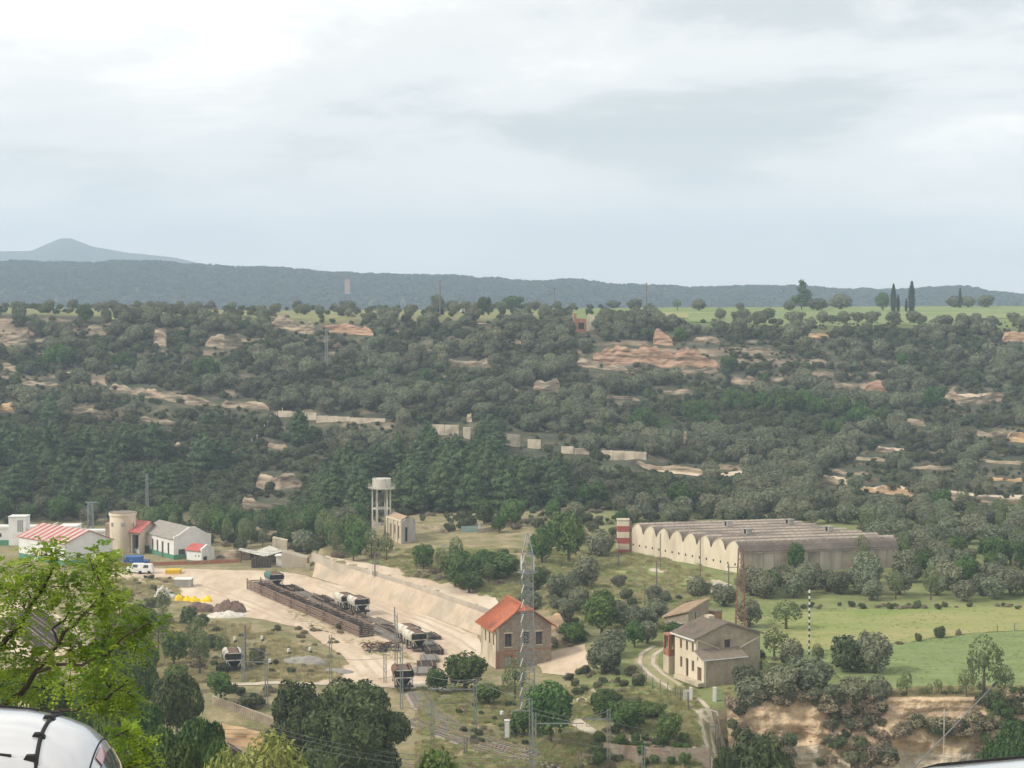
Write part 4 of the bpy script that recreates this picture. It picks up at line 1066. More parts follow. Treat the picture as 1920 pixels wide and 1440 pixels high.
def opening(f, par, axis, plane, inner, a0, a1, b0, b1, kind='window', frame_m=None, pane_m=None, bars=True):
    """a recessed window or door with its own pane and frame"""
    mb = MB(); w = .07
    lo, hi = min(plane, inner), max(plane, inner); mid = plane + (inner - plane) * .55; d = (inner - plane) * .2
    def bx(q0, q1, z0, z1, p0, p1, m=0):
        if p0 > p1: p0, p1 = p1, p0
        if axis == 's': f.box(mb, q0, q1, p0, p1, z0, z1, m)
        else: f.box(mb, p0, p1, q0, q1, z0, z1, m)
    bx(a0 + .002, a0 + w, b0 + .002, b1 - .002, mid, mid + d); bx(a1 - w, a1 - .002, b0 + .002, b1 - .002, mid, mid + d)
    bx(a0 + w, a1 - w, b1 - w, b1 - .002, mid, mid + d); bx(a0 + w, a1 - w, b0 + .002, b0 + w, mid, mid + d)
    if bars and a1 - a0 > .7: bx((a0 + a1) / 2 - .03, (a0 + a1) / 2 + .03, b0 + w, b1 - w, mid, mid + d)
    o = mb.build(kind, frame_m or M['wood'], par)
    mb = MB(); bx(a0 + w, a1 - w, b0 + w, b1 - w, mid + d * .3, mid + d * .6); mb.build('pane' if kind == 'window' else 'leaf', pane_m or M['glass'], o)
    return o
def roof_slab(mb, pts, th=.16, m=0):
    """a thick sloping sheet over a polygon of 3-4 top points"""
    up = Vector((0, 0, th)); b = len(mb.v); n = len(pts)
    mb.v += [tuple(Vector(p)) for p in pts] + [tuple(Vector(p) + up) for p in pts]
    mb.f.append(tuple(range(b, b + n))[::-1]); mb.m.append(m); mb.f.append(tuple(range(b + n, b + 2 * n))); mb.m.append(m)
    for i in range(n): j = (i + 1) % n; mb.f.append((b + i, b + j, b + n + j, b + n + i)); mb.m.append(m)
def tile_rows(f, par, A, B, C, D_, m, n, name='tile_row', h=.07):
    """ribs of tiles running down a roof plane A-B (ridge) to D-C (eave)"""
    A, B, C, D_ = map(Vector, (A, B, C, D_)); nn = (B - A).cross(D_ - A).normalized()
    if nn.z < 0: nn = -nn
    mb = MB()
    for i in range(n):
        t0, t1 = (i + .1) / n, (i + .62) / n
        a, b, c, d = A.lerp(B, t0), A.lerp(B, t1), D_.lerp(C, t1), D_.lerp(C, t0); u = nn * h
        mb.hexa([d, c, b, a, d + u, c + u, b + u, a + u])
    o = mb.build(name, m, par); o['kind'] = 'stuff'; return o

# --- station house with the red roof, by the lattice mast
A = (-2.1, 243.0); f = Frame(A, (-4.3, 249.6), (5.35, 245.9), 0)
root = empty('station_house', f.A, 'two-storey stone house with an orange-red tiled half-hipped roof beside the lattice mast', 'house')
L1, L2 = f.L1, f.L2; H = 5.5; rg = 8.35; hc = 7.75
mb = MB(); lw = [(1.0, 1.55, 3.0, 4.55), (2.75, 3.3, 3.0, 4.55), (4.6, 5.15, 3.0, 4.55)]
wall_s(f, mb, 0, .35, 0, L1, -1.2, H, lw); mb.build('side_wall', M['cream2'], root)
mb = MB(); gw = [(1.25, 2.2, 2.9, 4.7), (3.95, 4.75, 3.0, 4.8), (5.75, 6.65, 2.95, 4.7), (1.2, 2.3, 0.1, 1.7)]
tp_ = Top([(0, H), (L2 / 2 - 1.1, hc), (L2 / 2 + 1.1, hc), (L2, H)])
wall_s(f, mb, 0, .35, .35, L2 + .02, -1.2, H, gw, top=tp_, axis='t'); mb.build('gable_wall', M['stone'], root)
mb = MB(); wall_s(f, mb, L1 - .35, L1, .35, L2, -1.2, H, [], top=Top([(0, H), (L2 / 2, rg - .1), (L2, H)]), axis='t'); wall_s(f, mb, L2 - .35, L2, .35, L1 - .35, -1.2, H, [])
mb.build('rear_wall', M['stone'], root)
mb = MB(); f.box(mb, -.03, .36, -.02, L2, 2.25, 2.42); mb.build('string_course', M['brick'], root)
mb = MB(); f.box(mb, -.04, .34, -.05, .55, -1.2, 2.2); mb.build('brick_corner', M['brick'], root)
mb = MB(); f.box(mb, -.05, .33, 1.05, 2.5, 1.7, 2.1); f.box(mb, -.06, .0, 2.3, 2.7, .1, 1.7); mb.build('brick_lintel', M['brick'], root)
for o in lw: opening(f, root, 's', 0, .35, *o)
for o in gw: opening(f, root, 't', 0, .35, *o, pane_m=M['glass'] if o[2] > 1 else M['dconcrete'])
for o in gw[:3]:
    mb = MB(); f.box(mb, -.05, -.001, o[0] - .15, o[1] + .15, o[3], o[3] + .18); mb.build('lintel', M['cream2'], root); mb = MB(); f.box(mb, -.08, -.001, o[0] - .1, o[1] + .1, o[2] - .12, o[2]); mb.build('sill', M['cream2'], root)
e_ = .75; z_e = H - .38
E = lambda s, t, z: f.p(s, t, z)
mb = MB(); ra, rb2 = E(1.15, L2 / 2, rg), E(L1 + .4, L2 / 2, rg); ha, hb = E(-.55, L2 / 2 - 1.25, hc - .12), E(-.55, L2 / 2 + 1.25, hc - .12)
la, lb_ = E(-.55, -e_, z_e), E(L1 + .4, -e_, z_e); ra_, rb_ = E(-.55, L2 + e_, z_e), E(L1 + .4, L2 + e_, z_e)
roof_slab(mb, [la, ha, ra, rb2, lb_]); roof_slab(mb, [rb_, rb2, ra, hb, ra_]); roof_slab(mb, [ha, hb, ra])
rf = mb.build('roof', M['redtile'], root)
up_ = Vector((0, 0, .165)); tile_rows(f, rf, ra + up_, rb2 + up_, lb_ + up_, E(.9, -e_, z_e) + up_, M['redtile'], 17); tile_rows(f, rf, ra + up_, rb2 + up_, rb_ + up_, E(.9, L2 + e_, z_e) + up_, M['redtile'], 17)
mb = MB(); mb.tube([ra + Vector((0, 0, .2)), rb2 + Vector((0, 0, .2))], .14, 6); mb.tube([ra + Vector((0, 0, .2)), ha + Vector((0, 0, .2))], .12, 6); mb.tube([ra + Vector((0, 0, .2)), hb + Vector((0, 0, .2))], .12, 6)
mb.build('ridge_tiles', M['redtile'], rf)
mb = MB(); q = E(-.3, -.12, 0); mb.tube([q + Vector((0, 0, -1)), q + Vector((0, 0, 5.1))], .06, 6); mb.build('drainpipe', M['wood2'], root)

# --- farmhouse
gz = 2.45
f = Frame((23.75, 222.6), (20.75, 229.2), (32.3, 226.6), gz)
root = empty('farmhouse', f.A, 'two-storey cream farmhouse with a brown tiled gable roof and a lean-to, beside the rutted track', 'house')
L1, L2 = f.L1, f.L2; l0 = 1.95; H = 5.15; rg = 6.75; hl = 2.75
# main block from s=l0 to L1; lean-to from 0 to l0
mb = MB(); ops = [(l0 + .55, l0 + 1.05, 3.35, 4.55), (l0 + 2.0, l0 + 2.5, 3.35, 4.55), (l0 + 3.5, l0 + 4.0, 3.35, 4.55), (l0 + .45, l0 + 1.05, .95, 2.3), (l0 + 1.85, l0 + 2.5, .05, 2.35), (l0 + 3.4, l0 + 3.95, .95, 2.3)]
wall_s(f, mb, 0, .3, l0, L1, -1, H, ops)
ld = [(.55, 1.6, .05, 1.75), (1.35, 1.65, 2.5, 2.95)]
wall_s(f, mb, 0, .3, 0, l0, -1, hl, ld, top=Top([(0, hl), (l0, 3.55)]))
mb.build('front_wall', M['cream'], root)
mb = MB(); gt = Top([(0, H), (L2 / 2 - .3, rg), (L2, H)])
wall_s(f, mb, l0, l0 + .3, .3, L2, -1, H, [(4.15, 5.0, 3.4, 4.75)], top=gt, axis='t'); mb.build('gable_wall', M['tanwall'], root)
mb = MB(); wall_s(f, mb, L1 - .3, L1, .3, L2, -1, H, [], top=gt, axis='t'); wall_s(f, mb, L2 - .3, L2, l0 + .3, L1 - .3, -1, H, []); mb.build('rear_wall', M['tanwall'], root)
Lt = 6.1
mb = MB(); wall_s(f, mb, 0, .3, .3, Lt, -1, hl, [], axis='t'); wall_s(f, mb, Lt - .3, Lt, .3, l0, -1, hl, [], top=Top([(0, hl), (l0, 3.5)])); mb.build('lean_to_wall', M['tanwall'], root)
for o in ops: opening(f, root, 's', 0, .3, *o, kind='door' if o[2] < .5 else 'window', pane_m=M['glass'])
opening(f, root, 's', 0, .3, *ld[0], kind='door', pane_m=M['wood']); opening(f, root, 's', 0, .3, *ld[1])
opening(f, root, 't', l0, l0 + .3, 4.15, 5.0, 3.4, 4.75)
mb = MB(); f.box(mb, l0 - .04, l0 - .001, 4.0, 5.15, 4.75, 4.9); mb.build('lintel', M['tanwall'], root); mb = MB(); f.box(mb, l0 - .08, l0 - .001, 4.0, 5.15, 3.25, 3.4); mb.build('sill', M['tanwall'], root)
mb = MB(); e_ = .45; k_ = .35
ra, rb2 = E2 = (f.p(l0 - k_, L2 / 2 - .3, rg + .04), f.p(L1 + .3, L2 / 2 - .3, rg + .04))
la, lb_ = f.p(l0 - k_, -e_, H - .12), f.p(L1 + .3, -e_, H - .12); qa, qb = f.p(l0 - k_, L2 + e_, H - .12), f.p(L1 + .3, L2 + e_, H - .12)
roof_slab(mb, [la, ra, rb2, lb_]); roof_slab(mb, [qb, rb2, ra, qa]); rf = mb.build('roof', M['browntile'], root)
tile_rows(f, rf, ra + up_, rb2 + up_, lb_ + up_, la + up_, M['browntile'], 16, h=.06); tile_rows(f, rf, ra + up_, rb2 + up_, qb + up_, qa + up_, M['browntile'], 16, h=.06)
mb = MB(); f.box(mb, L1 - 1.6, L1 - .5, L2 / 2 - .7, L2 / 2 + .2, rg, rg + .42); mb.build('chimney', M['cream2'], rf)
mb = MB(); roof_slab(mb, [f.p(-.25, -.25, hl - .02), f.p(l0, -.25, 3.6), f.p(l0, Lt + .2, 3.6), f.p(-.25, Lt + .2, hl - .02)], .12); lr = mb.build('lean_to_roof', M['browntile'], root)
a_, b_, c_, d_ = f.p(l0, -.25, 3.72), f.p(l0, Lt + .2, 3.72), f.p(-.25, Lt + .2, hl + .1), f.p(-.25, -.25, hl + .1)
tile_rows(f, lr, a_, b_, c_, d_, M['browntile'], 18, h=.05)
mb = MB(); f.box(mb, -.3, -.22, -.25, Lt + .2, hl + .0, hl + .13); mb.build('eave_trim', M['white'], lr)
mb = MB(); mb.bar(la + Vector((0, 0, .0)), lb_ + Vector((0, 0, 0)), .14, .16); mb.build('eave_trim', M['white'], rf)
mb = MB()                                                   # pale flashing lines of a vanished roof on the gable
mb.bar(f.p(l0 - .05, .1, H - .1), f.p(l0 - .05, 3.95, 3.45), .1, .12); mb.bar(f.p(l0 - .05, 5.7, 3.3), f.p(l0 - .05, L2 - .1, 4.75), .1, .12); mb.build('flashing', M['cream'], root)
mb = MB(); f.box(mb, -.3, L1 * .8, -1.0, -.02, -.4, .06); mb.build('doorstep', M['cream2'], root)
# --- roofless brick porch left of it
f = Frame((20.0, 229.6), (19.45, 231.3), (21.0, 230.1), gz)
root = empty('porch_ruin', f.A, 'open two-storey brick porch with a faded red balustrade, against the left end of the farmhouse', 'porch')
for s, t in ((0, 0), (0, f.L2 - .3), (f.L1 - .3, 0), (f.L1 - .3, f.L2 - .3)): mb = MB(); f.box(mb, s, s + .3, t, t + .3, 1.9, 4.5); mb.build('brick_pillar', M['brick'], root)
mb = MB(); f.box(mb, 0, f.L1, 0, f.L2, -1, 1.9); mb.build('base', M['cream2'], root)
mb = MB(); f.box(mb, .06, .16, .3, f.L2 - .3, 1.95, 2.75); f.box(mb, .3, f.L1 - .3, .06, .16, 1.95, 2.75); mb.build('balustrade', M['brick'], root)
mb = MB(); f.box(mb, -.05, f.L1, -.05, f.L2, 4.5, 4.7); mb.build('lintel', M['brick'], root)
# --- barn behind
pa = P(1250, 1187); f = Frame((27.4 - 1.0, 246.5), (21.6, 249.5), (28.2, 256), 2.6)
f = Frame((24.2, 247.0), (21.2, 250.2), (28.1, 257.2), 2.6)
root = empty('stone_barn', f.A, 'old stone barn with an ochre sloping roof and a grey roller door, behind the farmhouse', 'barn')
mb = MB(); wall_s(f, mb, 0, .4, 0, f.L1, -1, 2.9, [(1.3, 3.2, 0.1, 2.6)], top=Top([(0, 4.5), (f.L1, 3.2)])); mb.build('front_wall', M['stone'], root)
opening(f, root, 's', 0, .4, 1.3, 3.2, .1, 2.6, kind='door', frame_m=M['dconcrete'], pane_m=M['steel'], bars=False)
mb = MB(); wall_s(f, mb, 0, .4, .4, f.L2, -1, 4.45, [(3.4, 3.9, .5, 3.9)], axis='t'); wall_s(f, mb, f.L1 - .4, f.L1, .4, f.L2, -1, 3.2, [], axis='t'); wall_s(f, mb, f.L2 - .4, f.L2, .4, f.L1 - .4, -1, 3.2, [])
mb.build('side_wall', M['stone'], root); opening(f, root, 't', 0, .4, 3.4, 3.9, .5, 3.9, pane_m=M['darkhole'])
mb = MB(); c_ = [f.p(f.L1 + .35, -.35, 3.12), f.p(-.3, -.35, 4.62), f.p(-.3, f.L2 + .2, 4.62), f.p(f.L1 + .35, f.L2 + .2, 3.12)]; roof_slab(mb, c_, .18); rf = mb.build('roof', M['ochretile'], root)
tile_rows(f, rf, c_[1] + up_, c_[2] + up_, c_[3] + up_, c_[0] + up_, M['ochretile'], 24, h=.06)
mb = MB(); f.box(mb, 1.0, 3.5, -.35, 0, 2.7, 2.82); mb.build('door_canopy', M['dconcrete'], root)
f = Frame((28.6, 257.4), (28.0, 257.6), (29.6, 258.0), 2.6)
root = empty('brick_shed', f.A, 'low red-brown brick shed with a railing, joined to the right of the stone barn', 'shed')
mb = MB(); f.box(mb, -.5, 1.2, 0, f.L2, -1, 2.7); mb.build('wall', M['brick'], root); mb = MB(); f.box(mb, -.6, 1.3, -.1, f.L2 + .1, 2.7, 2.85); mb.build('roof', M['greysheet'], root)

# --- warehouse with eight vaults
M['sidepanel'] = mat('pale_side_sheeting', (.44, .39, .325), (.33, .285, .24), .8, .9, stretch=(1, 1, .2), c3=(.26, .22, .18), s3=.5)
M['vaultshade'] = mat('shaded_flank_sheet', (.20, .165, .135), (.135, .115, .10), .6, .95, c3=(.28, .23, .19), s3=.3)
A = W(1390, 1085, 310.4); f = Frame((39.3, 310.4), (22.2, 337.5), (67.8, 317.2), 1.9)
root = empty('warehouse', f.A, 'long cream warehouse whose roof is a row of eight grey vaults, above the olive grove', 'warehouse')
L1, L2 = f.L1, f.L2; nv = 8; vw = L1 / nv; he = 4.45; hv = 1.85
def vault(u):                                     # u 0..1 across one bay, steep on one flank
    return math.sin(math.pi * min(1, u) ** .80) ** .75 if 0 < u < 1 else 0
mb = MB(); ws = []; 
for k in range(nv):
    for j in range(10):
        u0, u1 = j / 10, (j + 1) / 10
        a, b = (k + u0) * vw, (k + u1) * vw; za, zb = he + hv * vault(u0), he + hv * vault(u1)
        for (w0, w1, z0_, z1_, s0, s1) in [(0, 1, -1.6, None, a, b)]:
            mb.hexa([f.p(a, 0, .35), f.p(a, .3, .35), f.p(b, .3, .35), f.p(b, 0, .35), f.p(a, 0, za), f.p(a, .3, za), f.p(b, .3, zb), f.p(b, 0, zb)])
mb.build('end_wall', M['cream'], root)
mb = MB(); f.box(mb, 0, L1, .04, .3, -1.6, .35); mb.build('plinth', M['tanwall'], root)
for k in range(16):
    s = 1.2 + k * (L1 - 2.2) / 15
    mb = MB(); f.box(mb, s, s + .34, -.03, .0, 2.05, 2.42); mb.build('vent_opening', M['darkhole'], root)
for k in range(1, 6):
    mb = MB(); f.box(mb, k * L1 / 6, k * L1 / 6 + .35, -.12, .04, -1.6, .45); mb.build('buttress', M['cream2'], root)
for k in range(nv):
    mb = MB(); rowsv = []
    for j in range(13):
        u = j / 12; s = (k + u) * vw; z = he + hv * vault(u)
        rowsv.append((f.p(s, -.12, z + .02), f.p(s, L2 + .1, z + .02), f.p(s, -.12, z + .14), f.p(s, L2 + .1, z + .14)))
    for j, (a, b) in enumerate(zip(rowsv[:-1], rowsv[1:])):
        mb.hexa([a[0], a[1], b[1], b[0], a[2], a[3], b[3], b[2]], 1 if (j < 3 or j > 10) else 0)  # low flanks coloured darker: painted shade between the bays, with some staining
    rf = mb.build('roof_vault', [M['fibre'], M['vaultshade']], root)
    mb = MB()
    for q in range(24):
        t = (q + .5) * L2 / 24
        for j in range(0, 12, 2):
            ua, ub = j / 12, (j + 2) / 12
            sa, sb = (k + ua) * vw, (k + ub) * vw; za, zb = he + hv * vault(ua) + .15, he + hv * vault(ub) + .15
            mb.hexa([f.p(sa, t, za), f.p(sa, t + .14, za), f.p(sb, t + .14, zb), f.p(sb, t, zb), f.p(sa, t, za + .045), f.p(sa, t + .14, za + .045), f.p(sb, t + .14, zb + .045), f.p(sb, t, zb + .045)])
    o = mb.build('sheet_ribs', M['fibredk'], rf); o['kind'] = 'stuff'
mb = MB()                                          # dark stained gutter between the bays
for k in range(1, nv):
    f.box(mb, k * vw - .22, k * vw + .1, .0, L2, he + .10, he + .2)
mb.build('gutter', M['fibredk'], root)
for k in range(14):                                # side wall panels, each a part
    t0, t1 = k * L2 / 14 + .03, (k + 1) * L2 / 14 - .03
    mb = MB(); f.box(mb, -.05, .12, t0, t1, -1.6, he - .25); mb.build('wall_panel', M['sidepanel'] if k % 3 else M['fibre'], root)
mb = MB(); f.box(mb, .12, .3, .3, L2, -1.6, he); f.box(mb, .3, L1, L2 - .3, L2, -1.6, he); f.box(mb, L1 - .3, L1, .3, L2 - .3, -1.6, he); mb.build('side_wall', M['fibre'], root)
mb = MB(); f.box(mb, -.2, -.05, -.1, L2 + .1, he - .25, he - .05); mb.build('eave_gutter', M['fibredk'], root)
for (s, t) in ((L1 * .30, L2 * .27), (L1 * .25, L2 * .80), (L1 * .74, L2 * .42), (L1 * .66, L2 * .83)):
    k = math.floor(s / vw); s = (k + .45) * vw; zt = he + hv
    mb = MB(); f.box(mb, s - .7, s - .45, t - .5, t + .5, zt + .1, zt + .95); f.box(mb, s + .2, s + .45, t - .5, t + .5, zt + .1, zt + .95); f.box(mb, s - .45, s + .2, t + .3, t + .5, zt + .1, zt + .95); f.box(mb, s - .8, s + .55, t - .6, t + .6, zt + .95, zt + 1.05)
    h = mb.build('roof_ventilator', M['dconcrete'], root)
    mb = MB(); f.box(mb, s - .43, s + .18, t - .44, t + .28, zt + .1, zt + .9); mb.build('ventilator_opening', M['darkhole'], h)
# --- its banded tower
b0 = P(1158, 1057); cx, cy = 20.75, 338.0; hh = 6.6; zb = gh(cx, cy) - .3
root = empty('striped_tower', (cx, cy, zb), 'square tower banded in faded red and cream, at the far left end of the warehouse', 'tower')
for i in range(6):
    mb = MB(); mb.box(-1.05, 1.15, -1.1, 1.1, i * hh / 6 + .003, (i + 1) * hh / 6 - .003); mb.build('band', M['cream'] if i % 2 else M['redpaint'], root)
mb = MB(); mb.box(-1.15, 1.25, -1.2, 1.2, hh, hh + .12); mb.build('parapet', M['cream2'], root)
mb = MB(); mb.box(1.16, 1.6, -.6, 1.0, 0, hh - .35); mb.build('link_wall', M['tanwall'], root)

# --- left complex: generic gabled hall
def hall(name, label, cat, A, B, C, z0, H, rg, wall_m, gable_m, roof_m, ops_s=(), ops_t=(), dado=None, eave=.3, cut=None, open_s=False, ridge_t=None, ribs=0, gap=0, pale=None, parapet=None, open_t=False):
    f = Frame(A, B, C, z0); root = empty(name, f.A, label, cat); L1, L2 = f.L1, f.L2
    if not open_s:
        mb = MB(); wall_s(f, mb, 0, .3, 0, L1, -.6, H, ops_s); mb.build('side_wall', wall_m, root)
    else:
        mb = MB(); n = int(L1 / 3.2) + 1
        for i in range(n + 1): s = i * (L1 - .3) / n; f.box(mb, s, s + .3, 0, .3, -.6, H)
        f.box(mb, 0, L1, .0, .32, H - .5, H - .01); mb.build('portal_frame', M['dconcrete'], root)
    kt = [(0, H), (L2 / 2, rg), (L2, H)]
    if cut: kt = [(0, H), (L2 / 2 - cut, rg - .1), (L2 / 2 + cut, rg - .1), (L2, H)]
    mb = MB(); wall_s(f, mb, 0, .3, .3, L2, -.6, H, ops_t, top=Top(kt), axis='t'); mb.build('gable_wall', gable_m, root)
    mb = MB(); wall_s(f, mb, L1 - .3, L1, .3, L2, -.6, H, [], top=Top(kt), axis='t'); wall_s(f, mb, L2 - .3, L2, .3, L1 - .3, -.6, H, []); mb.build('rear_wall', wall_m, root)
    for o in ops_s: opening(f, root, 's', 0, .3, *o, kind='door' if o[2] < .4 else 'window')
    for o in ops_t: opening(f, root, 't', 0, .3, *o, kind='door' if o[2] < .4 else 'window')
    if dado:
        mb = MB()
        def strips(L, ops, ax):
            cuts = sorted([0] + [q for o in ops for q in (o[0], o[1]) if o[2] < dado - .25] + [L])
            for a, b in zip(cuts[::2], cuts[1::2]):
                if ax == 's': f.box(mb, a, b, -.03, 0, -.6, dado)
                else: f.box(mb, -.03, 0, a, b, -.6, dado)
        strips(L1, sorted(ops_s), 's'); mb.build('green_dado', M['green'], root); mb = MB(); strips(L2, sorted(ops_t), 't'); mb.build('green_dado', M['green'], root)
    mb = MB(); a, b = f.p(-eave, L2 / 2, rg + .03), f.p(L1 + eave, L2 / 2, rg + .03); c, d = f.p(L1 + eave, -eave, H - .1), f.p(-eave, -eave, H - .1); g, h = f.p(-eave, L2 + eave, H - .1), f.p(L1 + eave, L2 + eave, H - .1)
    if parapet: a, d, g = f.p(.35, L2 / 2, rg + .03), f.p(.35, -eave, H - .1), f.p(.35, L2 + eave, H - .1)
    roof_slab(mb, [d, a, b, c], .1); roof_slab(mb, [h, b, a, g], .1); rf = mb.build('roof', roof_m, root)
    if ribs:
        u = Vector((0, 0, .105)); tile_rows(f, rf, a + u, b + u, c + u, d + u, pale or roof_m, ribs, name='roof_sheets' , h=.03); tile_rows(f, rf, a + u, b + u, h + u, g + u, pale or roof_m, ribs, name='roof_sheets', h=.03)
    if parapet:
        mb = MB(); kt2 = Top([(0, H + .45), (L2 * .12, H + .45 + (rg - H) * .1), (L2 * .42, rg + .22), (L2 * .58, rg + .22), (L2 * .88, H + .45 + (rg - H) * .1), (L2, H + .45)]); kk = Top([(q[0], q[1]) for q in kt])
        for t0 in np.linspace(0, L2, 13)[:-1]:
            t1 = t0 + L2 / 12; mb.hexa([f.p(-.06, t0, kk(t0) - .25), f.p(-.06, t1, kk(t1) - .25), f.p(.34, t1, kk(t1) - .25), f.p(.34, t0, kk(t0) - .25), f.p(-.06, t0, kt2(t0)), f.p(-.06, t1, kt2(t1)), f.p(.34, t1, kt2(t1)), f.p(.34, t0, kt2(t0))])
        mb.build('parapet', gable_m, root)
    return f, root
def g2(px, row, D): w_ = W(px, row, D); return (w_.x, w_.y)
# white hall with grey roof (near corner, left corner, right corner)
f, r1_ = hall('workshop_hall', 'white hall with a grey roof and green dado, four tall windows, beside the red-roofed shed', 'workshop', g2(326, 1052, 345), g2(266, 1040, 357), g2(396, 1050, 350), 0, 4.05, 5.9, M['white'], M['white'], M['greysheet'],
     ops_s=[(2.0, 2.8, .9, 3.1), (4.6, 5.5, .05, 3.1), (7.0, 7.8, .9, 3.1), (9.3, 10.1, .9, 3.1)], ops_t=[(1.0, 2.5, .8, 2.0)], dado=1.0, parapet=True)
f, _ = hall('annex', 'small white annex with a tiny red roof, joined to the grey-roofed hall', 'annex', g2(378, 1058, 341), g2(350, 1050, 343.5), g2(402, 1054, 344), 0, 2.3, 3.2, M['white'], M['white'], M['redsheet'],
     ops_s=[(.6, .9, 1.1, 1.5), (1.5, 1.8, 1.1, 1.5)], ops_t=[(.5, 1.6, .3, 1.2)], dado=.35, parapet=True)
f, _ = hall('engine_shed', 'open-fronted shed with a plain red roof sheltering machinery, beside the cream silo', 'shed', g2(262, 1042, 352), g2(219, 1040, 357), g2(300, 1035, 360), 0, 4.4, 6.0, M['white'], M['cream'], M['redsheet'], open_s=True, eave=.4)
for q, (s, t, w, hh_, m_) in enumerate([(.7, 1.6, 1.6, 2.0, 'black'), (2.4, 2.2, 1.2, 2.6, 'steel'), (3.0, .7, .8, 1.1, 'white'), (1.6, .7, .6, 1.0, 'white')]):
    rt = empty('machine', f.A + f.p(s, t, 0), ['dark boxy machine inside the open shed', 'tall grey machine at the back of the open shed', 'white container unit at the front of the open shed', 'smaller white unit beside the other in the open shed'][q], 'machine')
    mb = MB(); mb.box(0, w, 0, w, 0, hh_ * .8); mb.build('body', M[m_], rt); mb = MB(); mb.box(.1, w - .1, .1, w - .1, hh_ * .8, hh_); mb.cyl(w / 2, w / 2, hh_, hh_ + .25, .12, 8); mb.build('top', M['dconcrete'], rt)
f, _ = hall('red_roof_hall', 'white gabled hall with a striped red sheet roof, behind the bright near tree', 'workshop', g2(122, 1062, 338), g2(36, 1045, 349), g2(212, 1056, 344), 0, 4.1, 6.2, M['white'], M['white'], M['redsheet'],
     ops_s=[(3.0, 3.8, 1.5, 2.6), (6, 6.8, 1.5, 2.6)], ops_t=[(2.3, 3.2, 1.2, 2.2)], dado=.9, ribs=9, pale=M['palesheet'])
# flat roofed offices behind
def flat(name, label, x0, x1, row_b, D, H, depth, m, extra=()):
    a, b = W(x0, row_b, D), W(x1, row_b, D); root = empty(name, (a.x, D, a.z), label, 'office')
    w = b.x - a.x; mb = MB(); mb.box(0, w, 0, depth, -4, H); mb.build('wall', m, root)
    mb = MB(); mb.box(-.1, w + .1, -.1, .12, H, H + .45); mb.box(-.1, .12, .12, depth, H, H + .45); mb.box(w - .12, w + .1, .12, depth, H, H + .45); mb.build('parapet', m, root)
    n = max(2, int(w / 2.4))
    for i in range(n):
        mb = MB(); x = .6 + i * (w - 1) / n; mb.box(x, x + 1.1, -.04, 0, H - 1.7, H - .9); fr = mb.build('window', M['dconcrete'], root); mb = MB(); mb.box(x + .08, x + 1.02, -.06, -.04, H - 1.62, H - .98); mb.build('pane', M['glass'], fr)
    return root, w
rt, w = flat('office_block', 'white flat-roofed office block with a small square stair turret, far left behind the trees', -60, 92, 1030, 366, 4.2, 7, M['white'])
mb = MB(); tx = W(17, 1000, 366).x - rt.location.x; tw = W(49, 1000, 366).x - rt.location.x; mb.box(tx, tw, -.3, 3, -4, 6.6); mb.box(tx - .1, tw + .1, -.4, 3.1, 6.6, 6.75); tu = mb.build('stair_turret', M['white'], rt)
for i in range(3):
    mb = MB(); x = tx + (tw - tx) * (.52 + i * .12); mb.box(x, x + .26, -.34, -.3, 3.6, 6.0); mb.build('slit_window', M['steel'], tu)
mb = MB(); mb.box(0, w, -.05, 0, .8, 1.9); mb.build('green_band', M['green'], rt)
rt, w = flat('office_wing', 'low white flat-roofed building between the turreted office and the cream silo', 130, 199, 1030, 362, 3.4, 6, M['white'])
mb = MB(); mb.box(-2.2, 1.3, .5, 5, -4, 4.5); mb.box(-2.3, 1.4, .4, 5.1, 4.5, 4.62); mb.build('raised_block', M['white'], rt)
mb = MB(); mb.box(2.5, w - .2, -.08, -.05, .9, 1.7); mb.build('green_band', M['green'], rt)
# silo
cx, cy = W(231, 1040, 356).x, 356; root = empty('cream_silo', (cx, cy, 0), 'stout round cream silo with a flat lip, behind the open red-roofed shed', 'silo')
mb = MB(); mb.cyl(0, 0, -.5, 7.4, 2.55, 28); mb.build('drum', M['cream'], root, smooth=False)
mb = MB(); mb.cyl(0, 0, 7.4, 7.9, 2.72, 28); mb.build('rim', M['cream'], root); mb = MB(); mb.cyl(0, 0, 7.9, 8.0, 2.62, 28); mb.build('cover', M['browntile'], root)
for k, a in enumerate((-2.2, -1.35)):
    mb = MB(); x, y = math.cos(a) * 2.56, math.sin(a) * 2.56; mb.box(x - .35, x + .35, y - .06, y + .06, 5.4, 6.1); mb.build('patch', M['dconcrete'], root)
mb = MB(); mb.box(-3.6, -2.3, .5, 3.0, -.5, 5.6); mb.build('rear_bay', M['tanwall'], root)
mb = MB(); mb.tube([(2.4, -1.4, 0), (2.4, -1.4, 6.0)], .1, 6); mb.build('pipe', M['steel'], root)
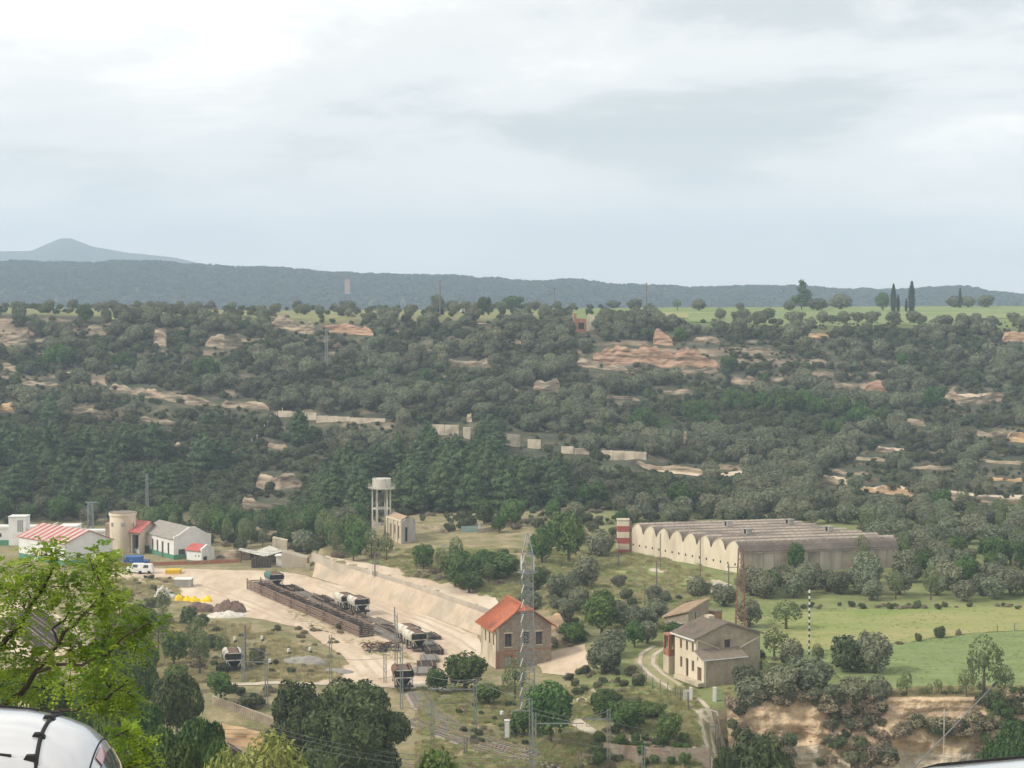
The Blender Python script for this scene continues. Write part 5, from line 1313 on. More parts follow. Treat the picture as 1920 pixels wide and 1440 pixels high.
# canopy shed
p0 = W(445, 1062, 343); root = empty('canopy_shed', (p0.x, 343, 0), 'open steel shed under a pale butterfly roof, against the rock at the yard head', 'shed')
mb = MB()
sp_ = lambda px, row, D: W(px, row, D) - Vector((p0.x, 343, 0))
mb2 = MB(); roof_slab(mb2, [sp_(447, 1032, 341), sp_(497, 1044, 336), sp_(486, 1035, 340), sp_(450, 1028, 344)], .1)
roof_slab(mb2, [sp_(474, 1036, 340), sp_(501, 1043, 336), sp_(531, 1034, 339.5), sp_(506, 1024, 345)], .1); mb2.build('roof', M['pale'], root)
for (px, rb_, rt_, D) in ((452, 1062, 1032, 341), (499, 1066, 1044, 336.1), (527, 1064, 1035, 339.5), (477, 1062, 1036, 340)):
    a = W(px, rt_, D); mb.bar((a.x - p0.x, D - 343, 0), (a.x - p0.x, D - 343, a.z), .22)
    mb.bar((a.x - p0.x, D - 343, a.z * .55), (a.x - p0.x + 1.3, D - 343 + .3, a.z), .12)
mb.build('posts', M['rust'], root)
mb = MB(); mb.box(.8, 7.2, 1.6, 1.8, -.2, 1.7); mb.build('back_screen', M['darkhole'], root)
for k in range(7):
    mb = MB(); x = 3.9 + k * .52; mb.box(x, x + .42, -8.6, -7.6, 0, 1.9 + .2 * (k % 2)); o = mb.build('sleeper_stack', M['sleeper'], None, loc=(p0.x, 343, 0))
    tag(o, '%s upright stack of black sleepers beside the white cabin, counted from the left' % order[k], 'stack', 'sleeper stacks in front of the canopy shed')
# white cabin
q = W(518, 1078, 336); root = empty('site_cabin', (q.x, 336, 0), 'small white site cabin with one window and a door, at the head of the yard', 'cabin')
mb = MB(); mb.box(0, 3.5, 0, 2.4, .25, 2.1); mb.build('wall', M['white'], root); mb = MB(); mb.box(-.25, 3.75, -.35, 2.6, 2.1, 2.22); mb.build('roof', M['white'], root)
mb = MB(); mb.box(1.0, 1.8, -.04, 0, 1.0, 1.65); w_ = mb.build('window', M['steel'], root); mb = MB(); mb.box(1.06, 1.74, -.06, -.04, 1.06, 1.59); mb.build('pane', M['glass'], w_)
mb = MB(); mb.box(2.35, 2.95, -.05, 0, .3, 1.85); mb.build('door', M['glass'], root); mb = MB(); mb.box(-.1, 3.7, -.6, 2.5, 0, .24); mb.build('base', M['dconcrete'], root)
# pump house ruin and water tower
gz_ = gh(*g2(770, 1028, 340)); f = Frame(g2(752, 1028, 340), g2(724.5, 1018, 347), g2(779, 1026, 343), gz_)
root = empty('pump_house', f.A, 'roofless-looking cream pump house with pilasters and tall empty windows, beside the water tower', 'ruin')
ht = 4.2; ops = [(.9, 1.5, .8, 3.3), (2.9, 3.5, 1.6, 3.3), (5.0, 5.6, .8, 3.3)]; L1, L2 = f.L1, f.L2
mb = MB(); wall_s(f, mb, 0, .3, 0, L1, -1.5, ht, ops); mb.build('side_wall', M['cream2'], root)
mb = MB(); wall_s(f, mb, 0, .3, .3, L2, -1.5, ht, [(1.15, 1.75, .3, 3.0)], top=Top([(0, ht - .3), (L2 * .3, ht + .45), (L2 * .7, ht + .45), (L2, ht - .3)]), axis='t'); mb.build('gable_wall', M['dconcrete'], root)
mb = MB(); wall_s(f, mb, L1 - .3, L1, .3, L2, -1.5, ht, [], axis='t'); wall_s(f, mb, L2 - .3, L2, .3, L1 - .3, -1.5, ht, []); mb.build('rear_wall', M['tanwall'], root)
for o in ops: mb = MB(); f.box(mb, o[0], o[1], .2, .28, o[2], o[3]); mb.build('window', M['darkhole'], root)
mb = MB(); f.box(mb, .2, .28, 1.15, 1.75, .3, 3.0); mb.build('doorway', M['darkhole'], root)
for s in (0, 1.9, 4.0, L1 - .55):
    mb = MB(); f.box(mb, s, s + .5, -.14, -.002, -1.5, ht + .25); mb.build('pilaster', M['cream'], root)
mb = MB(); f.box(mb, 0, L1, -.2, .3, ht, ht + .2); mb.build('cornice', M['cream'], root)
mb = MB(); roof_slab(mb, [f.p(.5, .2, ht + .1), f.p(L1 - .2, .2, ht + .1), f.p(L1 - .2, L2 / 2, ht + .85), f.p(.5, L2 / 2, ht + .7)], .1); roof_slab(mb, [f.p(.5, L2 - .1, ht + .1), f.p(.5, L2 / 2, ht + .7), f.p(L1 - 2, L2 / 2, ht + .8), f.p(L1 - 2, L2 - .1, ht + .1)], .1); mb.build('roof', M['ochretile'], root)
cx, cy = W(716, 1000, 349).x, 349.0; z0 = gh(cx, cy) - .4
root = empty('water_tower', (cx, cy, z0), 'tall concrete water tower with a railed gallery on slim columns, at the slope foot', 'water tower')
zt = W(716, 916, 349).z - z0; ztop = W(716, 897, 349).z - z0
cols = [(-1.75, -.9), (-.75, -1.5), (.55, 1.3), (1.7, -.6), (1.1, -1.2), (-1.1, 1.2)]
for x, y in cols: mb = MB(); mb.box(x - .14, x + .14, y - .14, y + .14, -1, zt); mb.build('column', M['pale'], root)
for z in (zt * .31, zt * .62):
    mb = MB(); c5 = [cols[0], cols[1], cols[4], cols[3], cols[2], cols[5], cols[0]]
    for a, b in zip(c5[:-1], c5[1:]): mb.bar((a[0], a[1], z), (b[0], b[1], z), .2, .24)
    mb.build('ring_beam', M['pale'], root)
mb = MB(); mb.tube([(.3, -.3, 0), (1.0, 0, zt * .5), (.4, 0, zt)], .12, 6); mb.build('riser_pipe', M['stone'], root)
mb = MB(); mb.cyl(0, 0, zt, zt + .18, 2.62, 12, r1=2.7); mb.build('gallery', M['pale'], root)
mb = MB(); mb.cyl(0, 0, zt + .18, ztop, 1.83, 24); mb.build('tank', M['pale'], root)
mb = MB()
for k in range(16):
    a = k * math.pi / 8; b = a + math.pi / 8; A_, B_ = (math.cos(a) * 2.6, math.sin(a) * 2.6), (math.cos(b) * 2.6, math.sin(b) * 2.6)
    mb.bar((*A_, zt + .15), (*A_, zt + .95), .06)
    for z in (.5, .92): mb.bar((*A_, zt + z), (*B_, zt + z), .05)
mb.build('railing', M['pale'], root)
mb = MB(); mb.cyl(-1.2, -.6, ztop, ztop + .35, .1, 6); mb.build('vent_pipe', M['steel'], root)
# small teal pool wall and post
q = W(865, 1012, 352); root = empty('water_trough', (q.x, 352, gh(q.x, 352) - .2), 'pale teal open tank half hidden in the meadow above the thicket', 'tank')
mb = MB(); mb.box(0, 3.3, 0, .15, 0, 1.2); mb.box(0, .15, .15, 2, 0, 1.2); mb.box(3.15, 3.3, .15, 2, 0, 1.2); mb.box(.15, 3.15, 1.85, 2, 0, 1.2); M['teal'] = mat('faded_teal_paint', (.24, .34, .32), (.2, .28, .27), 1, .8); mb.build('side', M['teal'], root); mb = MB(); mb.box(3.32, 3.9, -.05, .3, 0, 2.0); mb.build('pier', M['pale'], root)
# ruin tower on the plateau
q = P(1097, 622); s_ = q.y / F
root = empty('ruined_tower', q, 'small ruined stone tower with a broken top, on the plateau edge above the red cliff', 'ruin')
mb = MB(); w_ = 42 * s_; h_ = 34 * s_
mb.box(-w_ / 2, w_ / 2 - w_ * .45, 0, 2.5, -1, h_ * .72); mb.box(-w_ / 2 - .05, -w_ / 2 + .9, -.1, 2.6, -1, h_); mb.build('wall', M['brick'], root)
mb = MB(); mb.box(w_ * .06, w_ * .5, -.3, 2.2, -1, h_ * .62); mb.hexa([(w_ * .1, -.3, h_ * .62), (w_ * .5, -.3, h_ * .62), (w_ * .5, 2.2, h_ * .62), (w_ * .1, 2.2, h_ * .62), (w_ * .12, -.2, h_ * 1.02), (w_ * .32, -.2, h_ * .95), (w_ * .3, 2.1, h_ * .8), (w_ * .12, 2.1, h_ * .9)]); mb.build('broken_wall', M['cream2'], root)
mb = MB(); mb.box(-w_ * .3, -w_ * .05, -.05, .0, h_ * .15, h_ * .5); mb.build('doorway', M['darkhole'], root)
# tower house far away on the ridge
a = W(651, 545, 2250); root = empty('far_tower_house', (a.x, 2250, a.z - 4), 'tiny orange tower house in the blue wooded ridge', 'house')
mb = MB(); mb.box(-3.2, 3.2, 0, 6, 0, 16); mb.build('wall', M['ochretile'], root); mb = MB(); roof_slab(mb, [(-3.6, -.4, 16), (3.6, -.4, 16), (0, 3, 18.5)], .2); roof_slab(mb, [(3.6, -.4, 16), (3.6, 6.4, 16), (0, 3, 18.5)], .2); roof_slab(mb, [(3.6, 6.4, 16), (-3.6, 6.4, 16), (0, 3, 18.5)], .2); roof_slab(mb, [(-3.6, 6.4, 16), (-3.6, -.4, 16), (0, 3, 18.5)], .2); mb.build('roof', M['redtile'], root)

# ------------------------------------------------------------------ walls
M['terr'] = mat('cream_terrace_render', (.74, .63, .48), (.60, .50, .38), .5, .9, c3=(.40, .33, .25), s3=.3)
def terr_wall(segs, name, label, m, th=.5, grp=None):
    p0 = P(segs[0][0], segs[0][1]); root = empty(name, p0, label, 'wall', grp)
    for (x0, r0, x1, r1, h) in segs:
        a, b = P(x0, r0), P(x1, r1); D = (a.y + b.y) / 2; b.y = a.y + (b.y - a.y) * .35; hm_ = h * D / F; top = max(a.z, b.z) ; zb = min(gh(a.x, a.y), gh(b.x, b.y)) - 1.2
        za = HC + ray(x0, r0 - h)[1] * a.y; zb1 = HC + ray(x1, r1 - h)[1] * b.y; L = (b - a).length; k = max(1, int(L / 2.6))
        a, b = a - p0, b - p0; za -= p0.z; zb1 -= p0.z; zb -= p0.z
        for i in range(k):
            A_, B_ = a.lerp(b, (i + .012) / k), a.lerp(b, (i + .988) / k); zA, zB = za + (zb1 - za) * i / k, za + (zb1 - za) * (i + 1) / k; zt_ = (zA + zB) / 2 if abs(zA - zB) < .3 else None
            zA, zB = (zt_, zt_) if zt_ else (zA, zB); v_ = Vector((0, th, 0))
            mb = MB(); g_ = lambda P_, z: Vector((P_.x, P_.y, z)); mb.hexa([g_(A_, zb), g_(B_, zb), g_(B_, zb) + v_, g_(A_, zb) + v_, g_(A_, zA), g_(B_, zB), g_(B_, zB) + v_, g_(A_, zA) + v_]); mb.build('wall_panel', m, root)
    return root
terr_wall([(521, 782, 547, 783, 12), (548, 788, 592, 792, 17), (593, 793, 655, 796, 14), (656, 795, 722, 797, 12)], 'terrace_wall', 'long stepped tan terrace wall on the slope above the pines, with panel joints', M['terr'])
terr_wall([(806, 816, 860, 817, 20)], 'terrace_wall', 'tan terrace wall block right above the pinewood, standing alone', M['terr'])
terr_wall([(868, 822, 882, 824, 22), (897, 818, 925, 820, 7)], 'terrace_wall', 'narrow pale terrace wall piece in a gap of the pines', M['terr'])
terr_wall([(936, 832, 976, 836, 20), (989, 840, 1014, 842, 17)], 'terrace_wall', 'two-part terrace wall piece left of the tallest pine', M['terr'])
terr_wall([(1052, 850, 1076, 852, 14), (1077, 852, 1106, 853, 12)], 'terrace_wall', 'low terrace wall piece right of the tallest pine', M['terr'])
terr_wall([(1128, 862, 1214, 866, 18)], 'terrace_wall', 'last and widest single terrace wall piece, below the dark olives', M['terr'])
terr_wall([(895, 1000, 940, 992, 8), (940, 988, 975, 984, 9), (975, 982, 1020, 976, 8), (1020, 972, 1050, 966, 7), (1050, 962, 1078, 956, 8)], 'boundary_wall', 'brownish wall climbing in steps behind the tall green tree', M['tanwall'])
# concrete bank of the upper road
def strip(name, low, high, m, label, cat='wall', th=.4, cols_=None, zlo=None):
    n = len(low); d = []
    p0 = Vector((low[0][0], low[0][1], 0)); root = empty(name, p0, label, cat)
    for i in range(n - 1):
        a, b, c, e = [Vector(q) - p0 for q in (low[i], low[i + 1], high[i + 1], high[i])]; k = max(1, int((b - a).length / 5))
        for j in range(k):
            g = .0006; A_, B_, C_, D_ = a.lerp(b, j / k + g), a.lerp(b, (j + 1) / k - g), e.lerp(c, (j + 1) / k - g), e.lerp(c, j / k + g); w_ = Vector((.25, .55, -.25))
            mb = MB(); mb.hexa([A_, B_, B_ + w_, A_ + w_, D_, C_, C_ + w_, D_ + w_]); mb.build('panel', m, root)
    return root
low = [(-35.9, 322.5, -.3), (-28.5, 310.5, -.3), (-17.6, 292, -.3), (-4.9, 267.4, -.3), (-1.6, 261, -.3)]
high = [(-35.2, 325.5, 3.25), (-27.6, 313.5, 3.0), (-16.4, 294, 2.95), (-3.6, 269.2, 2.85), (-.2, 262.8, 2.8)]
strip('retaining_bank', low, high, M['sandy'], 'long sandy sloping bank holding the upper road along the yard')
mb = MB()
hp = [Vector((-36.2, 327, 2.7)), Vector((-30.4, 317, 2.8)), Vector((-27.2, 313.8, 2.9)), Vector((-16, 294.3, 2.9)), Vector((-3.2, 269.5, 2.85))]
for i, (a, b) in enumerate(zip(hp[:-1], hp[1:])): mb.bar(a + Vector((.1, -.35, -.1 + (.7 if i == 0 else 0))), b + Vector((.1, -.35, -.1)), .35, 1.5)
o = mb.build('parapet_wall', M['concrete']); tag(o, 'low worn parapet along the top of the sloping bank', 'wall')
def block(name, label, x0, x1, rt0, rt1, rb, D, depth, m, cat='wall'):
    a, b = W(x0, rb, D), W(x1, rb, D + depth * .0); za, zb = W(x0, rt0, D).z, W(x1, rt1, D).z; zz = min(a.z, b.z) - .5
    mb = MB(); mb.hexa([(0, 0, 0), (b.x - a.x, 0, 0), (b.x - a.x, depth, 0), (0, depth, 0), (0, 0, za - zz), (b.x - a.x, 0, zb - zz), (b.x - a.x, depth, zb - zz), (0, depth, za - zz)])
    o = mb.build(name, m, loc=(a.x, D, zz)); return tag(o, label, cat)
block('quay_wall', 'broad sloping concrete bin wall right behind the white cabin', 528, 576, 1034, 1047, 1083, 334, 3.4, M['concrete'])
block('quay_wall', 'high tan masonry block standing behind the canopy shed', 511, 538, 1008, 1014, 1060, 349, 2, M['cream2'])
block('quay_wall', 'slim concrete pier between the two bin walls', 574, 581, 1058, 1058, 1084, 331, .8, M['concrete'])
block('quay_wall', 'dark stained slab leaning under the canopy shed corner', 506, 530, 1034, 1032, 1066, 342.4, .5, M['fibredk'])
block('quay_wall', 'tall rough masonry head of the sloping bank, at its far end', 596, 618, 1041, 1052, 1085, 327, 2.2, M['cream2'])
block('quay_wall', 'second stepped piece of the masonry head at the far bank end', 618, 634, 1056, 1066, 1084, 325, 1.6, M['concrete'])
o = outcrop('earth_bank', [(398, 1392), (430, 1396), (470, 1402), (512, 1410)], 44, M['ochre'], seed=91, amp=.35, keep=False, rag=.15)

# ------------------------------------------------------------------ railway
def track(name, pix, label, sl_m, rag=.2, ball=True, w=3.4):
    pts = [P(*p) for p in pix]; c = []
    for i in range(len(pts) - 1):
        L = (pts[i + 1] - pts[i]).length; k = max(1, int(L / .62))
        for j in range(k): c.append(pts[i].lerp(pts[i + 1], j / k))
    for _ in range(6): c = [c[0]] + [(c[i - 1] + c[i] * 2 + c[i + 1]) / 4 for i in range(1, len(c) - 1)] + [c[-1]]
    for p in c: p.z = gh(p.x, p.y)
    root = empty(name, c[0], label, 'railway track', 'railway tracks along the valley floor'); o0 = c[0].copy()
    if ball:
        sheet('ballast_bed', None, M['ballast'], off=.07, rag=rag, world_pts=ribbon_world([(p.x, p.y) for p in c[::4]], w), step=1, grid=1.1)
    me = None
    rl = [[], []]
    for i, p in enumerate(c):
        d = (c[min(i + 1, len(c) - 1)] - c[max(i - 1, 0)]).normalized(); n_ = Vector((-d.y, d.x, 0)).normalized()
        for k, s in enumerate((-.75, .75)): rl[k].append(p - o0 + n_ * s + Vector((0, 0, .27)))
        if me is None: mb = MB(); mb.box(-1.25, 1.25, -.12, .12, 0, .16); me = mb.mesh('sleeper', sl_m)
        q = link(bpy.data.objects.new('sleeper', me)); q.parent = root; q.location = p - o0 + Vector((0, 0, .05)); q.rotation_euler = (0, 0, math.atan2(n_.y, n_.x))
    for k in (0, 1):
        mb = MB(); r_ = rl[k][::2] + [rl[k][-1]]
        for a, b in zip(r_[:-1], r_[1:]): mb.bar(a, b, .08, .13)
        mb.build('rail', M['railm'], root)
    return root
track('railway_track', [(782, 1300), (798, 1328), (850, 1363), (930, 1398), (1010, 1424), (1080, 1442)], 'curving track hugging the grass bank, upper one of the pair below the station house', M['greysl'])
track('railway_track', [(766, 1352), (830, 1374), (905, 1404), (980, 1428), (1030, 1442)], 'track running close below the curving one, half lost in grass', M['greysl'])
track('railway_track', [(372, 1372), (410, 1398), (440, 1418), (470, 1440)], 'track at the foot of the fenced embankment', M['sleeper'])
for i, (a, b) in enumerate([((36, 1150), (120, 1215)), ((62, 1146), (146, 1210)), ((10, 1160), (88, 1222))]):
    track('railway_track', [a, ((a[0] + b[0]) / 2, (a[1] + b[1]) / 2), b], ['middle', 'farther', 'nearer'][i] + ' one of three sidings seen through gaps of the bright near tree', M['sleeper'], ball=True, w=4.2)
sheet('siding_ground', [(-20, 1130), (60, 1122), (170, 1195), (150, 1230), (40, 1232), (-20, 1200)], M['yard'], off=.045)
# hopper wagons
def wagon_parts(root, green=False, bare=False):
    L, W_, H_ = 3.9, 2.35, 2.75
    mb = MB(); mb.box(-W_ / 2 + .2, W_ / 2 - .2, -L / 2, L / 2, .62, .82); mb.box(-W_ / 2, W_ / 2, -L / 2 - .12, -L / 2, .55, .85); mb.box(-W_ / 2, W_ / 2, L / 2, L / 2 + .12, .55, .85); mb.build('chassis', M['black'], root)
    for y in (-L / 2 + .75, L / 2 - .75):
        for x in (-.75, .75):
            mb = MB(); mb.tube([(x - .06, y, .42), (x + .06, y, .42)], .42, 14); mb.build('wheel', M['rust'], root)
    mb = MB(); mb.hexa([(-.5, -L * .28, .82), (.5, -L * .28, .82), (.5, L * .28, .82), (-.5, L * .28, .82), (-W_ / 2 + .12, -L / 2 + .1, 1.75), (W_ / 2 - .12, -L / 2 + .1, 1.75), (W_ / 2 - .12, L / 2 - .1, 1.75), (-W_ / 2 + .12, L / 2 - .1, 1.75)]); mb.build('hopper', M['black'], root)
    mb = MB()
    mb.box(-W_ / 2 + .12, W_ / 2 - .12, -L / 2 + .1, -L / 2 + .18, 1.75, H_ - .12); mb.box(-W_ / 2 + .12, W_ / 2 - .12, L / 2 - .18, L / 2 - .1, 1.75, H_ - .12); mb.box(-W_ / 2 + .2, W_ / 2 - .2, -L / 2 + .18, L / 2 - .18, 2.2, 2.3)
    for k in range(5): x = -W_ / 2 + .35 + k * .42; mb.box(x, x + .05, -L / 2 + .04, -L / 2 + .1, 1.75, H_ - .1)
    mb.build('end_plate', M['black'], root)
    for s in (-1, 1):
        mb = MB(); pr = [(W_ / 2 - .02, 1.7), (W_ / 2 + .12, 1.95), (W_ / 2 + .14, 2.3), (W_ / 2 + .05, 2.58), (W_ / 2 - .16, 2.76), (W_ / 2 - .4, 2.84)]
        for a, b in zip(pr[:-1], pr[1:]):
            mb.hexa([(s * a[0], -L / 2, a[1]), (s * a[0], L / 2, a[1]), (s * (a[0] - .06), L / 2, a[1]), (s * (a[0] - .06), -L / 2, a[1]), (s * b[0], -L / 2, b[1]), (s * b[0], L / 2, b[1]), (s * (b[0] - .06), L / 2, b[1]), (s * (b[0] - .06), -L / 2, b[1])])
        mb.build('curved_side', M['wgreen'] if green else (M['rust'] if bare else M['wcream']), root)
    for y in (-L / 2 - .02, L / 2 + .02):
        mb = MB()
        for s in (-1, 1): mb.bar((s * .95, y, .8), (s * 1.08, y, 1.8), .12); mb.bar((s * .45, y, .8), (s * .95, y, 1.7), .08)
        mb.bar((-1.05, y, 1.72), (1.05, y, 1.72), .12); mb.bar((-.95, y, 2.66), (.95, y, 2.66), .1)
        mb.build('end_frame', M['wcream'], root)
    mb = MB()
    for s in (-1, 1):
        for y in (-L / 2 + .35, -L / 6, L / 6, L / 2 - .35): mb.bar((s * 1.12, y, .82), (s * 1.14, y, 1.7), .1)
        mb.bar((s * 1.13, -L / 2 + .3, 1.62), (s * 1.13, L / 2 - .3, 1.62), .1)
    mb.build('side_frame', M['wcream'], root)
    mb = MB(); mb.box(-.62, .62, -L / 2 + .05, L / 2 - .05, 2.6, 2.72); mb.build('load', M['rust'] , root)
    for x in (-.8, .8): mb = MB(); mb.tube([(x, -L / 2 - .12, .7), (x, -L / 2 - .45, .7)], .12, 8); mb.build('buffer', M['black'], root)
def wagon(px, row, ang, label, green=False, sc=1.0, bare=False):
    p = P(px, row); root = empty('hopper_wagon', (p.x, p.y, p.z + .1), label, 'wagon', 'hopper wagons in the yard', rz_=math.radians(ang)); root.scale = (sc,) * 3; wagon_parts(root, green, bare)
wagon(514, 1104, 22, 'dark green hopper wagon behind the far end of the track panel stack', True, 1.0)
wagon(647, 1146, 24, 'black hopper wagon with a cream side, farther one of the touching pair mid-yard')
wagon(672, 1152, 24, 'black hopper wagon with a cream side, nearer one of the touching pair mid-yard')
wagon(766, 1207, 26, 'dark hopper wagon stripped to its frame, behind the bent light pole', sc=.96)
wagon(778, 1219, 24, 'hopper wagon with white end bars, in front of the stripped one', sc=.98)
wagon(755, 1292, 8, 'rusty open hopper wagon standing alone above the railway curve', sc=1.02, bare=True)
wagon(437, 1258, 14, 'lone hopper wagon with a rusty top on the grassy waste ground', sc=.98)
# stacked track panels
base = P(476, 1104); end = P(690, 1196); dd = (end - base); Lt = dd.length; dd.normalize(); ang = math.atan2(dd.y, dd.x)
ns = 7; sl = Lt / ns
rm = MB(); rm.box(0, sl - .35, -.07, .07, 0, .15); rme = rm.mesh('rail', M['railm'])
bm_ = MB(); bm_.box(0, .25, -1.08, 1.08, 0, .13); bme = bm_.mesh('sleeper', M['sleeper'])
for k in range(ns):
    q = base + dd * (k * sl); q.z = gh(q.x, q.y)
    root = empty('rail_stack', q, '%s long stack of rusty track panels, counted from the cabin end of the yard' % order[k], 'stack', 'stacked track panels along the yard', rz_=ang)
    for lv in range(6):
        for y in (-.75, .75):
            o = link(bpy.data.objects.new('rail', rme)); o.parent = root; o.location = (0, (1.2 + .05 * ((lv * 7 + k) % 3 - 1)) * (1 if y > 0 else -1), .14 + lv * .28)
        for x in (.3, sl * .33, sl * .66, sl - .9):
            o = link(bpy.data.objects.new('sleeper', bme)); o.parent = root; o.location = (x, 0, .035 + lv * .28)
    mb = MB()
    for x in (.02,): mb.box(x, x + .16, -1.3, -1.16, 0, 1.95); mb.box(x, x + .16, 1.16, 1.3, 0, 1.95)
    mb.build('stanchion', M['rust'], root)
# loose track panels lying in the middle of the yard
def panel(px, row, ang, label, n=2, dx=0, m='railm', L=6.5):
    p = P(px, row); root = empty('loose_track', p, label, 'track panel', 'loose track panels in the yard', rz_=math.radians(ang))
    for k in range(n):
        z = .06 + k * .3
        for x in (-.75, .75): mb = MB(); mb.box(x - .06, x + .06, -L / 2, L / 2, z + .12, z + .24); mb.build('rail', M['railm'], root)
        mb = MB()
        for i in range(9): y = -L / 2 + .4 + i * (L - .8) / 8; mb.box(-1.25, 1.25, y - .14, y + .14, z - .02, z + .12)
        o = mb.build('sleepers', M[m], root); o['kind'] = 'stuff'
pos = [(548, 1106, 24), (566, 1112, 24), (556, 1118, 25), (590, 1120, 24), (606, 1126, 23), (588, 1131, 25), (622, 1136, 24), (612, 1143, 24), (640, 1152, 25), (660, 1160, 24), (690, 1163, 26), (712, 1166, 26), (676, 1172, 24), (702, 1180, 24), (726, 1176, 28), (722, 1190, 25), (748, 1188, 20), (744, 1200, 24), (806, 1196, 18), (800, 1210, 14), (812, 1224, 12), (806, 1238, 8), (800, 1250, 6), (792, 1262, 2)]
for i, (px, row, a) in enumerate(pos):
    ad = ['rusty', 'dark', 'greyish', 'weathered'][i % 4]
    panel(px, row, a, '%s flat track panel lying %s' % (ad, where(px, row)), n=1 + (i % 4 == 0) + (i > 17), m='greysl' if i % 2 == 1 else 'sleeper', L=6.0 if i < 18 else 4.4)
# lattice masts
def lattice(name, px, rb, rt, wb, wt, m, label, D=None, cat='mast', step=1.0, leg=.09, br=.05, tip=0, z0=None):
    if D: p = W(px, rb, D); p.z = gh(p.x, p.y) if z0 is None else z0
    else: p = P(px, rb)
    H = HC + ray(px, rt)[1] * p.y - p.z; root = empty(name, p, label, cat)
    ww = lambda z: (wb + (wt - wb) * z / H) / 2
    H1 = H - tip
    for sx_, sy in ((-1, -1), (1, -1), (1, 1), (-1, 1)):
        mb = MB(); mb.bar((sx_ * ww(0), sy * ww(0), -.3), (sx_ * ww(H1), sy * ww(H1), H1), leg)
        if tip: mb.bar((sx_ * ww(H1), sy * ww(H1), H1), (sx_ * .04, sy * .04, H), leg * .8)
        mb.build('leg', m, root)
    mb = MB(); z = 0; k = 0; cn = [(-1, -1), (1, -1), (1, 1), (-1, 1), (-1, -1)]
    while z < H1 - .2:
        z2 = min(z + step, H1)
        for a, b in zip(cn[:-1], cn[1:]):
            A_, B_ = ((a, b) if k % 2 else (b, a)); mb.bar((A_[0] * ww(z), A_[1] * ww(z), z), (B_[0] * ww(z2), B_[1] * ww(z2), z2), br)
            mb.bar((a[0] * ww(z2), a[1] * ww(z2), z2), (b[0] * ww(z2), b[1] * ww(z2), z2), br * .8)
        z = z2; k += 1
    mb.build('bracing', m, root); return root, H
rt, H = lattice('lattice_mast', 989, 1372, 1000, 1.8, 1.12, M['steel'], 'tall grey steel lattice telecom mast in front of the station house', D=214, step=1.15, leg=.13, br=.075, tip=2.2)
mb = MB(); z = H - 4.6
for a in range(8): t = a * math.pi / 4; u = t + math.pi / 4; mb.bar((math.cos(t) * 1.15, math.sin(t) * 1.15, z), (math.cos(u) * 1.15, math.sin(u) * 1.15, z), .1); mb.bar((math.cos(t) * 1.15, math.sin(t) * 1.15, z), (math.cos(t) * 1.15, math.sin(t) * 1.15, z + .5), .05); mb.bar((0, 0, z), (math.cos(t) * 1.15, math.sin(t) * 1.15, z), .06)
mb.build('platform', M['steel'], rt)
for s in (-1, 1): mb = MB(); mb.tube([(s * .7, -.3, H - 4.4), (s * .7, -.3, H - 2.6)], .11, 8); mb.build('antenna', M['white'], rt)
mb = MB(); mb.box(-.22, -.16, -.5, -.44, 0, H - 3); mb.box(.16, .22, -.5, -.44, 0, H - 3)
for i in range(int((H - 3) / .5)): mb.box(-.16, .16, -.49, -.45, i * .5, i * .5 + .05)
mb.build('ladder', M['steel'], rt)
mb = MB()  # white diagonals modelled in for the bright reflections along the mast
for i in range(11): z = 1.2 + i * 1.75; w_ = (1.8 - .68 * z / H) / 2 + .05; mb.bar((-w_ - .02, -w_, z), (-w_ + .28, -w_, z + 1.0), .11)
mb.build('glint_strip', M['white'], rt)
lattice('pylon', 1388, 1240, 1028, 1.55, .62, M['rustred'] if 'rustred' in M else mat('red_brown_steel', (.27, .14, .10), (.19, .11, .085), 2, .8), 'slim red-brown lattice pylon rising over the farmhouse', D=236, step=.9, leg=.10, br=.06)
q, _ = lattice('pylon', 612, 690, 616, 1.0, .5, M['steel'], 'grey lattice pylon standing alone on the dark slope', D=566, step=1.2, leg=.16, br=.1)
mb = MB(); mb.bar((-1.6, 0, _ - .6), (1.6, 0, _ - .6), .18); mb.bar((-1.1, 0, _ - 2.4), (1.1, 0, _ - 2.4), .16); mb.build('crossarm', M['steel'], q)
q, _ = lattice('pylon', 170, 992, 942, 1.2, .9, M['steel'], 'light lattice pylon with a T-shaped head behind the white offices', D=384, step=1, leg=.13, br=.08)
mb = MB(); mb.bar((-1.1, 0, _), (1.3, 0, _), .25); mb.bar((1.2, 0, _), (2.0, 0, _ - .2), .1); mb.build('crossarm', M['steel'], q)
lattice('pylon', 276, 956, 888, .55, .35, M['steel'], 'thin tall lattice pole above the cream silo at the foot of the slope', D=398, step=.9, leg=.11, br=.06)
# plain posts
def post(px, rb, rt, m, label, r=.12, D=None, arm=None, name='pole', cat='pole', grp=None, bands=False):
    if D: p = W(px, rb, D); p.z = gh(p.x, p.y)
    else: p = P(px, rb)
    H = HC + ray(px, rt)[1] * p.y - p.z; root = empty(name, p, label, cat, grp)
    if bands:
        n = 22
        for i in range(n): mb = MB(); mb.cyl(0, 0, H * i / n, H * (i + 1) / n - .003, r, 8); mb.build('band', M['white'] if i % 2 else M['black'], root)
    else:
        mb = MB(); mb.cyl(0, 0, -.4, H, r, 8, r1=r * .8); mb.build('shaft', m, root)
    if arm:
        for (z, x0, x1) in arm:
            mb = MB(); mb.bar((x0, 0, H + z), (x1, 0, H + z), .1); 
            for x in (x0 * .9, x1 * .9): mb.box(x - .05, x + .05, -.05, .05, H + z, H + z + .25)
            mb.build('crossarm', m, root)
    return root
